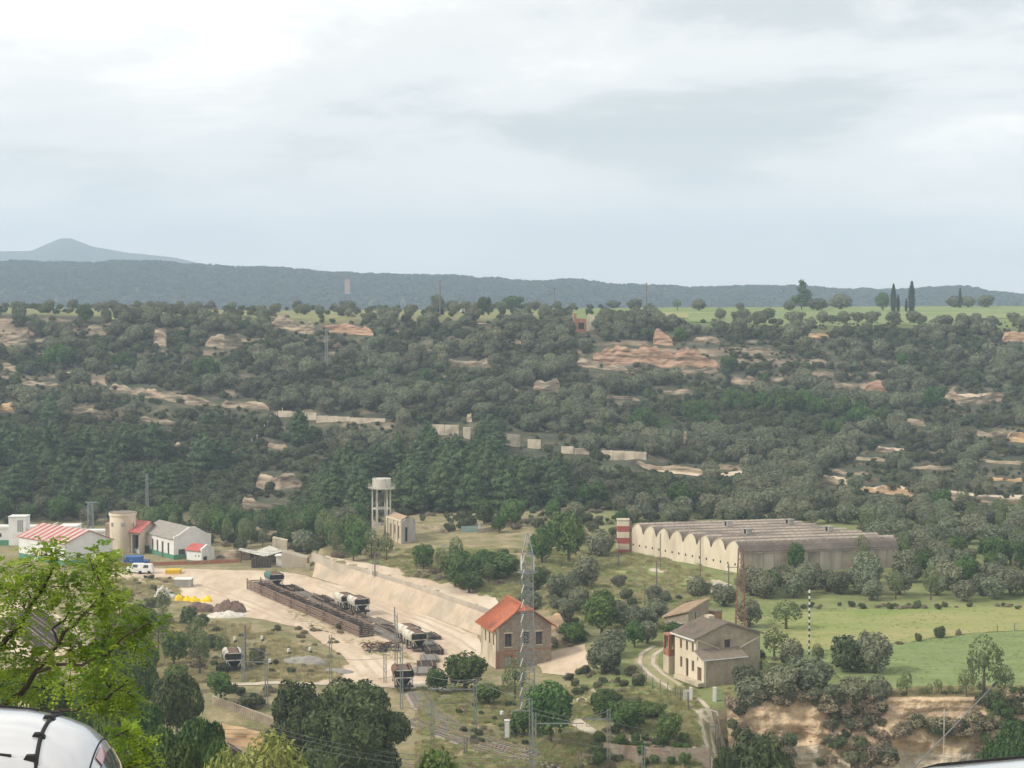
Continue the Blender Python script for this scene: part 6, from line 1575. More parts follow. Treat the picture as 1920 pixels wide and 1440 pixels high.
def catenary(px, rb, rt, reach, label, dark=False, D=None, arm_at=.82):
    """overhead line mast: two channels laced together, with its bracket"""
    if D: p = W(px, rb, D); p.z = gh(p.x, p.y)
    else: p = P(px, rb)
    m = M['wood2'] if dark else M['steel']; H = HC + ray(px, rt)[1] * p.y - p.z
    root = empty('overhead_line_mast', p, label, 'mast', 'overhead line masts along the railway')
    for s in (-1, 1): mb = MB(); mb.box(s * .15 - .05, s * .15 + .05, -.09, .09, -.3, H); mb.build('channel', m, root)
    mb = MB()
    for i in range(int(H / .55)): z = i * .55; a = -1 if i % 2 else 1; mb.bar((a * .12, -.07, z), (-a * .12, -.07, z + .55), .045)
    mb.build('lacing', m, root)
    if reach:
        z = H * arm_at; mb = MB(); mb.bar((0, 0, z), (reach, -.3, z + .12), .09); mb.bar((0, 0, H - .15), (reach * .8, -.2, z + .2), .04); mb.build('bracket', m, root)
        mb = MB(); mb.bar((reach * .85, -.25, z + .1), (reach * .85, -.25, z - .7), .05); mb.bar((reach * .85, -.25, z - .7), (reach * .6, -.2, z - .75), .05); mb.build('registration_arm', m, root)
        mb = MB(); mb.cyl(reach * .12, 0, z - .05, z + .2, .08, 6); mb.build('insulator', M['browntile'], root)
    return root, Vector((p.x, p.y, p.z + H))
cm = [(811, 1402, 1308, 0, 'mast with a flat cap beside the curving track'), (891, 1378, 1274, -5.4, 'mast with a very long bracket reaching over the bushes'), (995, 1440, 1310, -2.0, 'mast left of the twin masts by the white cabinet'),
      (1002, 1452, 1336, 5.2, 'thick square mast with the long right-hand bracket'), (1141, 1436, 1330, -2.9, 'mast standing above the quay path wall'), (1206, 1452, 1398, 0, 'short pale mast at the lower edge right of the quay path'),
      (1557, 1450, 1378, -2.6, 'mast in front of the rock cutting'), (500, 1322, 1224, -2.6, 'mast with a bracket pointing to the lone wagon'), (620, 1282, 1190, 0, 'mast at the left tip of the beaten yard'),
      (743, 1286, 1150, 0, 'tall mast between the two wagon groups'), (456, 1278, 1184, 0, 'mast touching the lone wagon'), (722, 1280, 1226, 0, 'short mast left of the rusty open wagon'), (753, 1330, 1210, 0, 'mast in front of the rusty open wagon')]
MT = {}
for px, rb, rt_, rc, lb in cm: _, MT[px] = catenary(px, rb, rt_, rc, lb)
_, MT[1344] = catenary(1344, 1402, 1354, -2.6, 'dark mast on the gravel road junction', dark=True)
_, MT[896] = catenary(873, 1416, 1382, 1.5, 'short dark stub mast between the tracks', dark=True)
_, MT[1100] = catenary(1087, 1448, 1410, 1.6, 'short dark stub mast with a raised arm at the lower edge', dark=True)
post(423, 1222, 1170, M['steel'], 'thin grey pole right behind the lone wagon', r=.1)
post(460, 1246, 1172, M['wood2'], 'dark wooden pole right beside the lone wagon', r=.14)
post(560, 1300, 1268, M['steel'], 'short thin pole in the grass near the low road', r=.08)
post(740, 1166, 1138, M['wood2'], 'dark pole in the yard behind the wagons', r=.1)
post(703, 1092, 1040, M['wood2'], 'dark tall pole at the edge of the upper road', r=.13)
post(697, 1088, 1060, M['white'], 'short white post beside the dark pole of the upper road', r=.16)
post(1517, 1228, 1106, None, 'tall black and white banded pole between the olives and the yellow field', r=.12, bands=True, arm=None)
post(1488, 1070, 1020, M['dconcrete'], 'grey pole before the dark tree at the warehouse side', r=.13)
post(1603, 1092, 1044, M['dconcrete'], 'grey pole by the right end of the warehouse side wall', r=.12)
post(1238, 1066, 1000, M['wood2'], 'thin pole against the third warehouse vault', r=.09)
post(1313, 1084, 1004, M['wood2'], 'thin pole against the sixth warehouse vault', r=.09)
post(1231, 1116, 1052, M['wood2'], 'dark leaning wooden pole by the meadow', r=.11)
post(1209, 1136, 1096, M['wood2'], 'dark short wooden pole below the leaning one', r=.1)
post(1160, 1062, 1030, M['wood2'], 'short dark pole at the foot of the striped tower', r=.09)
post(1366, 1102, 1058, M['wood2'], 'dark pole with crossarms at the end of the warehouse lane', r=.13, arm=[(-.5, -.2, 1.6), (-1.6, -.8, .8)])
post(1290, 1332, 1298, M['wood2'], 'dark pole beside the white gate grille', r=.12)
post(1159, 1256, 1204, M['steel'], 'thin pole in front of the big olive over the bank', r=.06)
post(825, 586, 526, M['wood2'], 'slender dark mast of the skyline yard, beside a green tree', r=.22, D=640)
post(882, 610, 572, M['wood2'], 'thin pole on the upper slope right of the white truck', r=.14)
post(1040, 576, 540, M['wood2'], 'skyline pole with a forked top', r=.12, D=660, arm=[(-.3, -.9, .9), (-.1, -.5, .5)])
q = post(1212, 577, 530, M['wood2'], 'thin skyline mast with short crossarms', r=.2, D=690, arm=[(-.4, -.9, .6), (-1.6, -.6, .6), (-2.8, -.6, .6)])
post(277, 1088, 1070, M['steel'], 'short post beside the parked vans', r=.08)
for (px, rb, rt_, lb) in ((1408, 1232, 1200, 'dark post behind the farmhouse gable'), (1534, 1232, 1214, 'short dark post right of the banded pole'), (1870, 1186, 1172, 'first dark fence post on the line between the two fields'), (1902, 1183, 1168, 'last dark fence post on the field line, near the view edge')): post(px, rb, rt_, M['wood2'], lb, r=.08, cat='post')
post(1770, 1380, 1330, M['pale'], 'pale leaning stake in front of the rock cutting', r=.07, D=206)
# wires
def wire(name, a, b, sag, label, r=.028, m=None):
    pts = []
    for i in range(17): t = i / 16; p = a.lerp(b, t); p.z -= sag * 4 * t * (1 - t); pts.append(p - a)
    mb = MB(); mb.tube(pts, r, 5); o = mb.build(name, m or M['cable'], loc=a); return tag(o, label, 'cable', 'overhead wires across the valley')
off = Vector((0, 0, -1.0))
wr = [(MT[891], MT[995], .35, 'wire from the long-bracket mast to the mast by the white cabinet'), (MT[891] + Vector((0, 0, -2.4)), MT[811] + Vector((0, 0, -.6)), .2, 'lower wire from the long-bracket mast back to the flat-capped mast'),
      (W(770, 1258, 236), MT[891], .5, 'wire arriving at the long-bracket mast from the rusty wagon'), (MT[995] + off, MT[1141] + off, .4, 'wire from the cabinet mast to the quay mast'),
      (MT[1141] + off * 1.3, W(1240, 1372, 205), .15, 'wire leaving the quay mast towards the dark bushes'), (MT[1002] + off * 2.2, MT[1206] + off * .5, .4, 'low wire between the square mast and the short pale mast'),
      (MT[1206] + off * .4, MT[1557] + off * .8, .9, 'wire along the lower edge under the rock cutting'), (MT[1206] + off * 1.2, MT[1557] + off * 1.8, .9, 'lowest wire along the bottom under the rock cutting'),
      (MT[1557] + off * .8, W(1960, 1425, 197), .7, 'wire running off behind the white vehicle roof'),
      (W(180, 1318, 176), W(520, 1366, 178), 1.0, 'upper of the parallel cables on the left, over the dark trees'), (W(180, 1326, 175), W(520, 1374, 177), 1.0, 'second of the parallel cables on the left, over the dark trees'), (W(200, 1336, 174), W(500, 1384, 176), .9, 'third of the parallel cables on the left, over the dark trees'),
      (W(520, 1366, 178), W(1000, 1418, 186), 1.2, 'upper cable passing in front of the two big round trees'), (W(520, 1374, 177), W(1000, 1428, 186), 1.2, 'middle cable passing in front of the two big round trees'), (W(500, 1384, 176), W(1000, 1438, 186), 1.1, 'lowest cable passing in front of the two big round trees'),
      (MT[500] + off, MT[620] + off, .25, 'wire between the bracket mast and the yard tip mast'), (MT[620] + off * 3, MT[722] + off * .5, .3, 'wire above the beaten yard tip'), (MT[456] + off, MT[500], .2, 'wire from the lone wagon mast to the bracket mast'),
      (W(560, 1286, 238), W(740, 1268, 236), .2, 'low wire across the near edge of the beaten yard'), (W(1240, 1372, 205), MT[1344] + off * .5, .2, 'wire crossing the bushes to the junction mast')]
for a, b, s, lb in wr: wire('overhead_wire', a, b, s, lb)
a = P(1868, 1298); a.z += 1.2; b = W(1690, 1464, 165)
mb = MB(); mb.tube([(0, 0, 0), tuple(b - a)], .075, 6); o = mb.build('stay_cable', M['cable'], loc=a); tag(o, 'thick slanting stay cable before the rock cutting, its upper end dark', 'cable')
mb = MB(); d_ = (b - a).normalized(); mb.tube([tuple(-d_ * .1), tuple(d_ * 2.6)], .16, 8); mb.build('guard_tube', M['rubber'], o)
# ------------------------------------------------------------------ heaps and yard things
def heap(name, x0, x1, rb, hpx, m, label, seed=0, lump=.35, depth=None, nn=26):
    a, b = P(x0, rb), P(x1, rb); w = (b.x - a.x); c = (a + b) / 2; h = hpx * c.y / F; dp = depth or w * .6; c.y += dp * .3
    V = []; n = nn
    for i in range(n + 1):
        for j in range(n + 1):
            u, v = i / n * 2 - 1, j / n * 2 - 1; r_ = max(0, 1 - (abs(u) ** 2.2 + abs(v) ** 2.2))
            x, y = u * w / 2, v * dp / 2
            z = h * r_ ** .55 * (.8 + lump * (mnoise.noise((x * .7, y * .7, seed)) + .7 * mnoise.noise((x * 2.1, y * 2.1, seed)) + .4 * mnoise.noise((x * 5, y * 5, seed)))) - .12
            V.append((x, y, z if r_ > 0 else -.3))
    Fc = [(i * (n + 1) + j, (i + 1) * (n + 1) + j, (i + 1) * (n + 1) + j + 1, i * (n + 1) + j + 1) for i in range(n) for j in range(n)]
    o = link(bpy.data.objects.new(name, np_mesh(name, V, Fc, m))); o.location = (c.x, c.y, gh(c.x, c.y) + .03); return tag(o, label, 'heap')
M['brownheap'] = mat('brown_scrap', (.22, .15, .12), (.13, .09, .075), 1.6, .95, bump=.15, bscale=3)
M['rubble'] = mat('white_rubble', (.68, .64, .56), (.48, .44, .38), 2.2, .95, bump=.1, bscale=4)
heap('scrap_heap', 345, 404, 1147, 20, M['brownheap'], 'purplish brown scrap heap, flatter half behind the yellow sacks', 1, .28)
heap('scrap_heap', 396, 461, 1150, 27, M['brownheap'], 'purplish brown scrap heap, higher rounded half', 2, .28)
heap('rubble_heap', 384, 460, 1158, 11, M['rubble'], 'long low heap of white rubble below the brown scrap', 3, .45)
heap('rubble_heap', 286, 330, 1122, 12, M['rubble'], 'scattered white rubble left of the yellow sacks', 4, 1.1)
heap('rubble_heap', 292, 322, 1112, 12, M['rubble'], 'small upper patch of white rubble by the yard edge', 8, 1.1)
for i, (x0, x1, rb, h) in enumerate([(326, 346, 1126, 12), (342, 360, 1127, 11), (356, 376, 1128, 12), (374, 398, 1129, 13)]):
    heap('sack_heap', x0, x1, rb, h, M['ybag'], '%s heap of bright yellow sacks, counted from the white rubble' % order[i], 10 + i, .5, nn=14)
heap('sack_heap', 318, 334, 1120, 9, M['green'], 'green covered pile at the end of the yellow sacks', 20, .3, nn=14)
heap('gravel_mound', 520, 616, 1247, 17, M['gravel'], 'flat-topped grey gravel mound on the waste ground', 30, .2)
heap('spoil_mound', 592, 665, 1262, 9, M['gravel'], 'low pale spoil spread below the gravel mound', 31, .3)
for i in range(5):                                    # scrap of bars beside the stacks
    p = P(700 + i * 10, 1214 + (i % 2) * 8); root = empty('scrap_pile', p, ['rusty tangle of steel bars beside the stack end', 'low jumble of scrap iron beside the rusty tangle', 'dark scrap bars in the middle of the tangle', 'loose iron bars towards the stripped wagon', 'last scattered scrap bars before the bush'][i], 'scrap', 'scrap iron by the wagons'); mb = MB()
    for k in range(26):
        a = Vector(((rr.rand() - .5) * 2.6, (rr.rand() - .5) * 2.2, rr.rand() * .7)); d = Vector(((rr.rand() - .5) * 2, (rr.rand() - .5) * 2, (rr.rand() - .4) * .6)); mb.bar(a, a + d, .06 + rr.rand() * .1)
    mb.build('bars', M['rust'] if i % 2 == 0 else M['black'], root)['kind'] = 'stuff'
def boxy(name, x0, x1, rb, hpx, m, label, cat, depth=2.4, D=None, ribs=0, lid=None):
    a, b = (W(x0, rb, D), W(x1, rb, D)) if D else (P(x0, rb), P(x1, rb)); z = gh(a.x, a.y); w = b.x - a.x; h = hpx * a.y / F
    root = empty(name, (a.x, a.y, z), label, cat); mb = MB(); mb.box(0, w, 0, depth, .08, h); mb.build('body', m, root)
    if ribs:
        for i in range(ribs + 1): x = i * (w - .1) / ribs; mb = MB(); mb.box(x, x + .1, -.06, 0, .08, h); mb.build('rib', m, root)
    mb = MB(); mb.box(-.05, w + .05, -.07, depth + .05, h, h + .1); mb.build('top_rim', lid or m, root); return root, w, h
boxy('container', 232, 264, 1062, 17, M['blue'], 'blue steel container, taller one in front of the open shed', 'container', ribs=8)
boxy('container', 264, 276, 1061, 8, M['blue'], 'low blue skip attached to the blue container end', 'container', ribs=3)
r_, w, h = boxy('tipper_body', 310, 336, 1077, 7, M['yellow'], 'yellow tipper body at the yard entrance', 'tipper', ribs=4)
boxy('skip', 326, 358, 1102, 15, M['dconcrete'], 'grey-green open skip below the yellow tipper', 'skip', ribs=4, lid=M['white'])
def van(x, rb, label, m=M['white'], L=3.4):
    p = P(x, rb); root = empty('parked_van', p, label, 'van'); mb = MB(); mb.hexa([(0, 0, .35), (L, 0, .35), (L, 1.7, .35), (0, 1.7, .35), (0, .1, 1.1), (L, .1, 1.1), (L, 1.6, 1.1), (0, 1.6, 1.1)]); mb.hexa([(.7, .12, 1.1), (L - .1, .12, 1.1), (L - .1, 1.58, 1.1), (.7, 1.58, 1.1), (1.1, .22, 1.8), (L - .25, .22, 1.8), (L - .25, 1.48, 1.8), (1.1, 1.48, 1.8)]); mb.build('body', m, root)
    mb = MB(); mb.hexa([(1.15, .1, 1.15), (2.1, .1, 1.15), (2.1, .14, 1.15), (1.15, .14, 1.15), (1.3, .17, 1.68), (2.1, .17, 1.68), (2.1, .21, 1.68), (1.3, .21, 1.68)]); mb.build('window', M['glass'], root)
    for xx in (.65, L - .65): mb = MB(); mb.tube([(xx, -.02, .33), (xx, .18, .33)], .33, 12); mb.build('wheel', M['rubber'], root)
van(236, 1076, 'white van parked before the long low wall, behind the leaves'); van(256, 1077, 'white van with side panels, second one before the long low wall', L=2.9)
p = P(858, 588); root = empty('parked_truck', (p.x, p.y - 3, gh(p.x, p.y - 3)), 'white truck on the skyline yard beside the dark mast', 'truck'); mb = MB(); mb.box(-1.8, 1.6, 0, 2, .7, 2.5); mb.build('cargo_box', M['white'], root); mb = MB(); mb.box(1.7, 3.0, .1, 1.9, .5, 1.9); mb.build('cab', M['dconcrete'], root)
for x in (-1.1, 2.3): mb = MB(); mb.tube([(x, -.05, .45), (x, .3, .45)], .45, 10); mb.build('wheel', M['rubber'], root)
p = P(820, 590); root = empty('sheds_lean_to', (p.x, p.y - 3, gh(p.x, p.y - 3)), 'low dark open shelter under the skyline mast', 'shelter'); mb = MB(); mb.box(-2.6, 2.6, 0, 3, 2.0, 2.25); mb.build('roof', M['black'], root); mb = MB(); mb.box(-2.5, -2.3, 0, .2, 0, 2.0); mb.box(2.3, 2.5, 0, .2, 0, 2.0); mb.box(-2.5, 2.5, 2.7, 2.9, 0, 2.0); mb.build('frame', M['darkhole'], root)
# long brown wall
a, b = g2(196, 1068, 336), g2(362, 1064, 339); mb = MB(); mb.bar((0, 0, .35), (b[0] - a[0], b[1] - a[1], .35), .25, .8); o = mb.build('low_wall', M['brick'], loc=(a[0], a[1], 0)); tag(o, 'long low red-brown wall in front of the blue container', 'wall')
a, b = g2(362, 1064, 339), g2(450, 1064, 341); mb = MB(); mb.bar((0, 0, .4), (b[0] - a[0], b[1] - a[1], .4), .25, .8); o = mb.build('low_wall', M['brick'], loc=(a[0], a[1], 0)); tag(o, 'low red-brown wall below the white annex and bare rock', 'wall')
# small pale yard lamps
for i, (px, rb) in enumerate([(440, 1208), (491, 1206), (541, 1230), (581, 1228), (506, 1250)]):
    p = P(px, rb); root = empty('track_signal', p, 'small %s shunting signal %s' % (['white', 'white', 'white', 'white and black', 'pale blue'][i], where(px, rb)), 'signal', 'small shunting signals on the waste ground')
    mb = MB(); mb.box(-.05, .05, -.05, .05, 0, .9); mb.build('stem', M['black'], root); mb = MB(); mb.cyl(0, 0, .6, 1.05, .2, 8); mb.build('lamp_head', M['white'], root); mb = MB(); mb.box(.05, .35, -.1, .1, .35, .6); mb.build('arm', M['black'], root)
# white cabinet by the tracks
p = P(951, 1386); root = empty('signal_cabinet', p, 'tall narrow white cabinet beside the tracks under the lattice mast', 'cabinet'); mb = MB(); mb.box(-.28, .26, -.2, .3, .1, 2.1); mb.build('body', M['white'], root); mb = MB(); mb.box(-.33, .31, -.25, .35, 2.1, 2.2); mb.build('lid', M['white'], root); mb = MB(); mb.box(-.3, .3, -.22, .32, 0, .1); mb.build('plinth', M['dconcrete'], root); mb = MB(); mb.box(-.22, .2, -.22, -.2, .25, 1.95); mb.build('door', M['white'], root)
p = P(941, 1352); root = empty('track_signal', p, 'white ball-headed marker just above the white cabinet', 'signal'); mb = MB(); mb.tube([(0, 0, 0), (0, 0, .9)], .05, 6); mb.build('stem', M['steel'], root); mb = MB(); mb.cyl(0, 0, .8, 1.2, .22, 8); mb.build('lamp_head', M['white'], root)
p = P(962, 1384); root = empty('cable_frame', p, 'grey-blue steel frame beside the white cabinet', 'frame'); mb = MB()
for x in (0, .5, 1.0): mb.bar((x, 0, 0), (x, 0, 1.1), .07)
for z in (.5, 1.1): mb.bar((0, 0, z), (1.0, 0, z), .07)
mb.build('bars', M['steel'], root)
# gate by the farm track
p = P(1289, 1316); root = empty('gate_grille', p, 'white barred gate pillar on the left side of the farm track', 'gate'); mb = MB(); mb.box(.25, .6, 0, .3, 0, 1.75); mb.build('pillar', M['white'], root); mb = MB()
for i in range(6): mb.box(-.5 + i * .13, -.44 + i * .13, .1, .16, 0, 1.4)
for z in (.1, .7, 1.35): mb.box(-.5, .25, .17, .2, z, z + .06)
mb.build('bars', M['white'], root)
p = P(1341, 1316); root = empty('gate_pillar', p, 'plain white gate pillar with a dark open gate on the right side of the farm track', 'gate'); mb = MB(); mb.box(-.25, .15, 0, .35, 0, 1.75); mb.build('pillar', M['white'], root); mb = MB()
for i in range(5): mb.box(.2 + i * .17, .24 + i * .17, .1, .14, .1, 1.4)
for z in (.1, 1.35): mb.box(.2, .95, .15, .18, z, z + .06)
mb.build('gate_leaf', M['green'], root)
# wire fence along the farm track
fp = [(1203, 1272), (1212, 1284), (1224, 1292), (1238, 1298), (1252, 1302), (1266, 1308), (1276, 1314)]
root = empty('track_fence', P(*fp[0]), 'wire fence with dark posts on the outer side of the rutted track', 'fence'); o0 = P(*fp[0]); tops = []
for q in fp:
    p = P(*q); mb = MB(); mb.cyl(p.x - o0.x, p.y - o0.y, p.z - o0.z - .2, p.z - o0.z + 1.5, .05, 6); mb.build('fence_post', M['wood2'], root); tops.append(p - o0)
mb = MB()
for a, b in zip(tops[:-1], tops[1:]):
    for z in (.5, .95, 1.4): mb.bar(a + Vector((0, 0, z)), b + Vector((0, 0, z)), .025)
mb.build('wires', M['cable'], root)
# fence on the embankment
a, b = P(398, 1322), P(512, 1364); root = empty('embankment_fence', a, 'pinkish grey slatted concrete fence on top of the ochre embankment', 'fence'); n = 34; d = b - a
for i in range(n):
    p = d * (i / n); q = d * ((i + .8) / n); z = gh(a.x + p.x, a.y + p.y) - a.z; mb = MB(); mb.bar(p + Vector((0, 0, z - p.z + .55)), q + Vector((0, 0, z - p.z + .55)), .08, 1.05); mb.build('slat', M['tanwall'], root)
mb = MB(); mb.bar(Vector((0, .1, 1.12)), d + Vector((0, .1, 1.12)), .14, .1); mb.build('rail', M['concrete'], root)
# stone wall under the quay path
low = [((px - 960) / F * y, y, -2.9) for px, y in ((1068, 206), (1100, 202.5), (1160, 200), (1240, 198.6), (1335, 198.4))]
high = [(x + .0, y + .5, .25 if k > 0 else .1) for k, (x, y, z) in enumerate(low)]
strip('quay_wall', low, high, M['stone'], 'rough stone wall carrying the quay path near the lower edge')
# steps up the slope
sp = [(520, 776), (498, 790), (486, 808), (472, 826), (452, 842), (436, 858), (428, 872)]; o0 = P(*sp[0]); root = empty('stone_steps', o0, 'flight of stone steps with white posts climbing to the terrace wall', 'steps')
for a, b in zip(sp[:-1], sp[1:]):
    for k in range(4):
        t = k / 4; p = P(a[0] + (b[0] - a[0]) * t, a[1] + (b[1] - a[1]) * t) - o0; mb = MB(); mb.box(p.x - 1.3, p.x + 1.3, p.y - .5, p.y + .5, p.z - .4, p.z + .35); mb.build('step', M['tanwall'], root)
        if k % 2 == 0: mb = MB(); mb.box(p.x + 1.3, p.x + 1.55, p.y - .12, p.y + .12, p.z, p.z + 1.7); mb.build('post', M['pale'], root)
    OUT.append((min(a[0], b[0]) - 4, max(a[0], b[0]) + 6, min(a[1], b[1]) - 6, max(a[1], b[1])))
# trimmed shrubs in the yellow field
for i, (px, rb, w, h, lb) in enumerate([(1722, 1203, 17, 16, 'small trimmed dark bush on a short stem, first of the field pair'), (1761, 1196, 26, 22, 'larger round trimmed dark bush in the yellow field'), (1797, 1191, 12, 17, 'scrawny leafless shrub right of the trimmed bushes'), (1686, 1208, 16, 9, 'low dry shrub at the edge of the green field')]):
    plant('scrub' if i < 2 else 'drybush', px, rb, w, h * (1.15 if i < 2 else 1), lb)

# ------------------------------------------------------------------ plants, all kinds
for h_ in HAND: plant(*h_[:5], label=h_[5])
def balls(seed, n):
    r = np.random.RandomState(seed); out = [((0, 0, .46), (.40, .40, .46))]
    for i in range(n):
        a = r.rand() * 6.28; c = -.75 + 1.7 * r.rand(); c = min(c, .98); q = math.sqrt(1 - c * c); l = .10 + .09 * r.rand(); out.append(((math.cos(a) * q * .40, math.sin(a) * q * .40, .46 + c * .42), (l, l, l * .9)))
    return out
big = crown_mesh('big_crown', balls(5, 34), 6500, .020, M['dark'], 5, core=.74, sub=2, trunk=lambda t: t.tube([(0, 0, -.3), (0, 0, .5)], [.06, .04], 8), elong=1.3)
big2 = crown_mesh('big_crown', balls(6, 26), 4600, .025, M['dark'], 6, core=.74, sub=2, trunk=lambda t: t.tube([(0, 0, -.3), (0, 0, .5)], [.06, .04], 8), elong=1.3)
bgr = crown_mesh('leafy_big_crown', rlobes(np.random.RandomState(8), 12, .5, .9, .08, .66, (.18, .3)), 5200, .023, M['broad'], 8, core=.66, sub=2, trunk=lambda t: t.tube([(0, 0, -.3), (0, 0, .6)], [.05, .03], 8), elong=1.4)
lim = crown_mesh('yellow_green_crown', rlobes(np.random.RandomState(9), 12, .5, .9, .08, .7, (.16, .27)), 9000, .0145, M['lime'], 9, core=.55, sub=2, trunk=lambda t: t.tube([(0, 0, -.3), (0, 0, .6)], [.05, .03], 8), elong=1.6)
def bigtree(mesh, px, rtop, wpx, D, label, kind='broad', grp='tall trees on the near slope'):
    a = W(px, rtop, D); z = gh(a.x, D); H = a.z - z; o = link(bpy.data.objects.new({'broad': 'leafy_tree', 'dark': 'evergreen_tree', 'lime': 'yellow_green_tree'}[kind], mesh)); o.location = (a.x, D, z - .2)
    o.scale = (wpx * D / F, wpx * D / F, (H + .2) / .98); o.rotation_euler = (0, 0, rr.rand() * 6.28); tag(o, label, 'tree', grp)
bigtree(big, 664, 1272, 192, 184, 'biggest round dark evergreen tree at the lower edge, right one of the pair', 'dark')
bigtree(big2, 560, 1278, 122, 188, 'dark evergreen tree leaning against the biggest round one', 'dark')
def toplobes(seed, n): return rlobes(np.random.RandomState(seed), n, .5, .40, .60, .62, (.22, .36))
def tall(t): t.tube([(0, 0, -.02), (.01, 0, .4), (0, 0, .75)], [.035, .028, .015], 7)
bgt = [crown_mesh('green_tree_top', toplobes(61 + i, 9), 4200, .024, M['broad'], 61 + i, core=.66, sub=2, trunk=tall, elong=1.3) for i in range(2)]
bdt = crown_mesh('dark_tree_top', toplobes(65, 10), 4200, .026, M['dark'], 65, core=.66, sub=2, trunk=tall, elong=1.3)
bigtree(bdt, 330, 1268, 130, 178, 'olive-brown dense evergreen tree above the white car', 'dark')
bigtree(big2, 1420, 1375, 160, 188, 'broad dark tree whose top rises before the rock cutting', 'dark')
bigtree(big, 1355, 1400, 50, 187, 'small dark tree at the lower edge beside the gravel road', 'dark')
bigtree(lim, 508, 1370, 250, 96, 'yellow-green flowering tree top at the lower edge, wide one', 'lime')
bigtree(lim, 425, 1402, 190, 90, 'yellow-green tree top left of the wide flowering one', 'lime')
bigtree(bgr, 820, 1402, 190, 104, 'bright green tree top at the lower edge below the tracks', 'broad')
for i, (px, rt_, w, D, lb) in enumerate([(372, 1352, 120, 128, 'rich green tree top between the embankment and the flowering tree'), (300, 1368, 120, 112, 'round green tree top right of the car roof'), (255, 1400, 100, 100, 'low green tree top touching the car rear'),
    (345, 1400, 120, 98, 'green tree top at the lower edge left of the yellow-green ones'), (272, 1322, 90, 138, 'green tree top under the olive-brown evergreen'), (232, 1296, 110, 142, 'green tree top behind the car roof, right of the near branches'), (170, 1276, 110, 146, 'green tree crown behind the near branches, above the car'),
    (90, 1270, 120, 146, 'green tree crown behind the blossom of the near branches'), (20, 1262, 120, 142, 'green tree crown at the far left behind the near branches'), (262, 1232, 90, 190, 'green crown left of the blue-green bush'), (268, 1196, 70, 205, 'green tree crown between near branches and the waste ground'), (258, 1134, 70, 232, 'dark green tree crown beside the rubble, behind the near branches'),
    (205, 1200, 84, 196, 'green crown in the gap of the near branches'), (410, 1392, 80, 122, 'green tree top at the foot of the fenced embankment')]):
    bigtree(bgt[i % 2], px, rt_, w, D, lb, 'broad')
bigtree(bgr, 1900, 1350, 110, 204, 'bushy green growth at the lower right on the rock cutting', 'broad')
# scattered ones: the largest of each kind are things, the rest of the mass is one object per kind
byk = collections.defaultdict(list)
for c in cand:
    byk[c[0]].append(c)
hand_n = collections.Counter(h_[0] for h_ in HAND)
CAP = {'olive': 290, 'scrub': 270, 'pine': 280, 'broad': 230, 'sapling': 200, 'drybush': 250}
SN = {'olive': 'olive_wood', 'scrub': 'scrub_undergrowth', 'pine': 'pine_forest', 'broad': 'leafy_undergrowth', 'sapling': 'sapling_undergrowth', 'drybush': 'dry_undergrowth'}
SL = {'olive': 'grey-green olives covering the upper slope', 'scrub': 'dark low scrub covering the whole slope', 'pine': 'pines covering the shaded slope', 'broad': 'leafy bushes mixed in the slope', 'sapling': 'light green young growth on the slope', 'drybush': 'brown dry bushes on the slope'}
usedl = set()
for k, L_ in byk.items():
    vis = [c for c in L_ if -5 < c[4] < 1925]; vis.sort(key=lambda c: -(c[2] * c[3]) / c[1].y ** 2)
    n = max(0, CAP[k] - hand_n[k]); pick = vis[:n]; ids = set(id(c) for c in pick)
    for c in pick:
        s = F / c[1].y
        o = plant(k, c[4], c[5], c[2] * s, c[3] * s, at=c[1], r=rr)
        if o['label'] in usedl: o['label'] = {'olive': 'bushy-topped ', 'scrub': 'rounded ', 'pine': 'narrow-topped ', 'broad': 'thick-set ', 'sapling': 'loose-crowned ', 'drybush': 'ragged '}[k] + o['label']
        usedl.add(o['label'])
    rest = [(c[1], (c[2], c[2] * 1.04, c[3])) for c in L_ if id(c) not in ids]
    if rest: scatter_stuff(SN[k], k, rest, SL[k])
# low scrub carpet between the bushes, grass tufts on open ground
def carpet(name, kind, n, x0, x1, r0, r1, s0, s1, label, cond=None, hgt=.8, cut=-.2):
    pts = []; k = 0
    while len(pts) < n and k < n * 6:
        k += 1; px, row = x0 + rr.rand() * (x1 - x0), r0 + rr.rand() * (r1 - r0)
        if vn(px, row * 2.2, 1 / 26., 97) + .5 * vn(px, row * 2.2, 1 / 9., 98) < cut - .55 * min(1, 0): continue
        if cond and not cond(px + 22 * vn(px, row, 1 / 15., 95), row + 16 * vn(px, row, 1 / 15., 96)): continue
        p = P(px, row); s = s0 + rr.rand() * (s1 - s0); pts.append((p, (s, s, s * hgt)))
    return scatter_stuff(name, kind, pts, label)
nb_ = lambda px, row: clear_at(px, row, 7)
carpet('low_scrub', 'scrub', 9000, -300, 2250, 605, 985, .7, 1.7, 'ankle to waist high dark scrub between the trees', nb_, .8)
carpet('low_dry_scrub', 'drybush', 2600, -300, 2250, 603, 985, .7, 1.6, 'low brown scrub between the trees', nb_, .7)
wasteland = lambda px, row: (row > 1170 + max(0, (px - 455)) * .42 and px < 640 and row < 1280) or (px < 330 and row < 1120 and px > 200) or (px < 455 and row > 1170 and row < 1280)
carpet('dry_grass', 'tuft', 6000, 200, 640, 1085, 1280, .5, 1.1, 'dry grass tufts on the waste ground', wasteland, .55)
carpet('dry_grass', 'tuft', 9000, 780, 1420, 1290, 1440, .35, .8, 'dry grass tufts around the tracks', lambda px, row: not (1075 < px < 1350 and abs(row - (1352 + (px - 1075) * .26)) < 12) and not (px > 1280 and abs(px - 1335) < 24), .6)
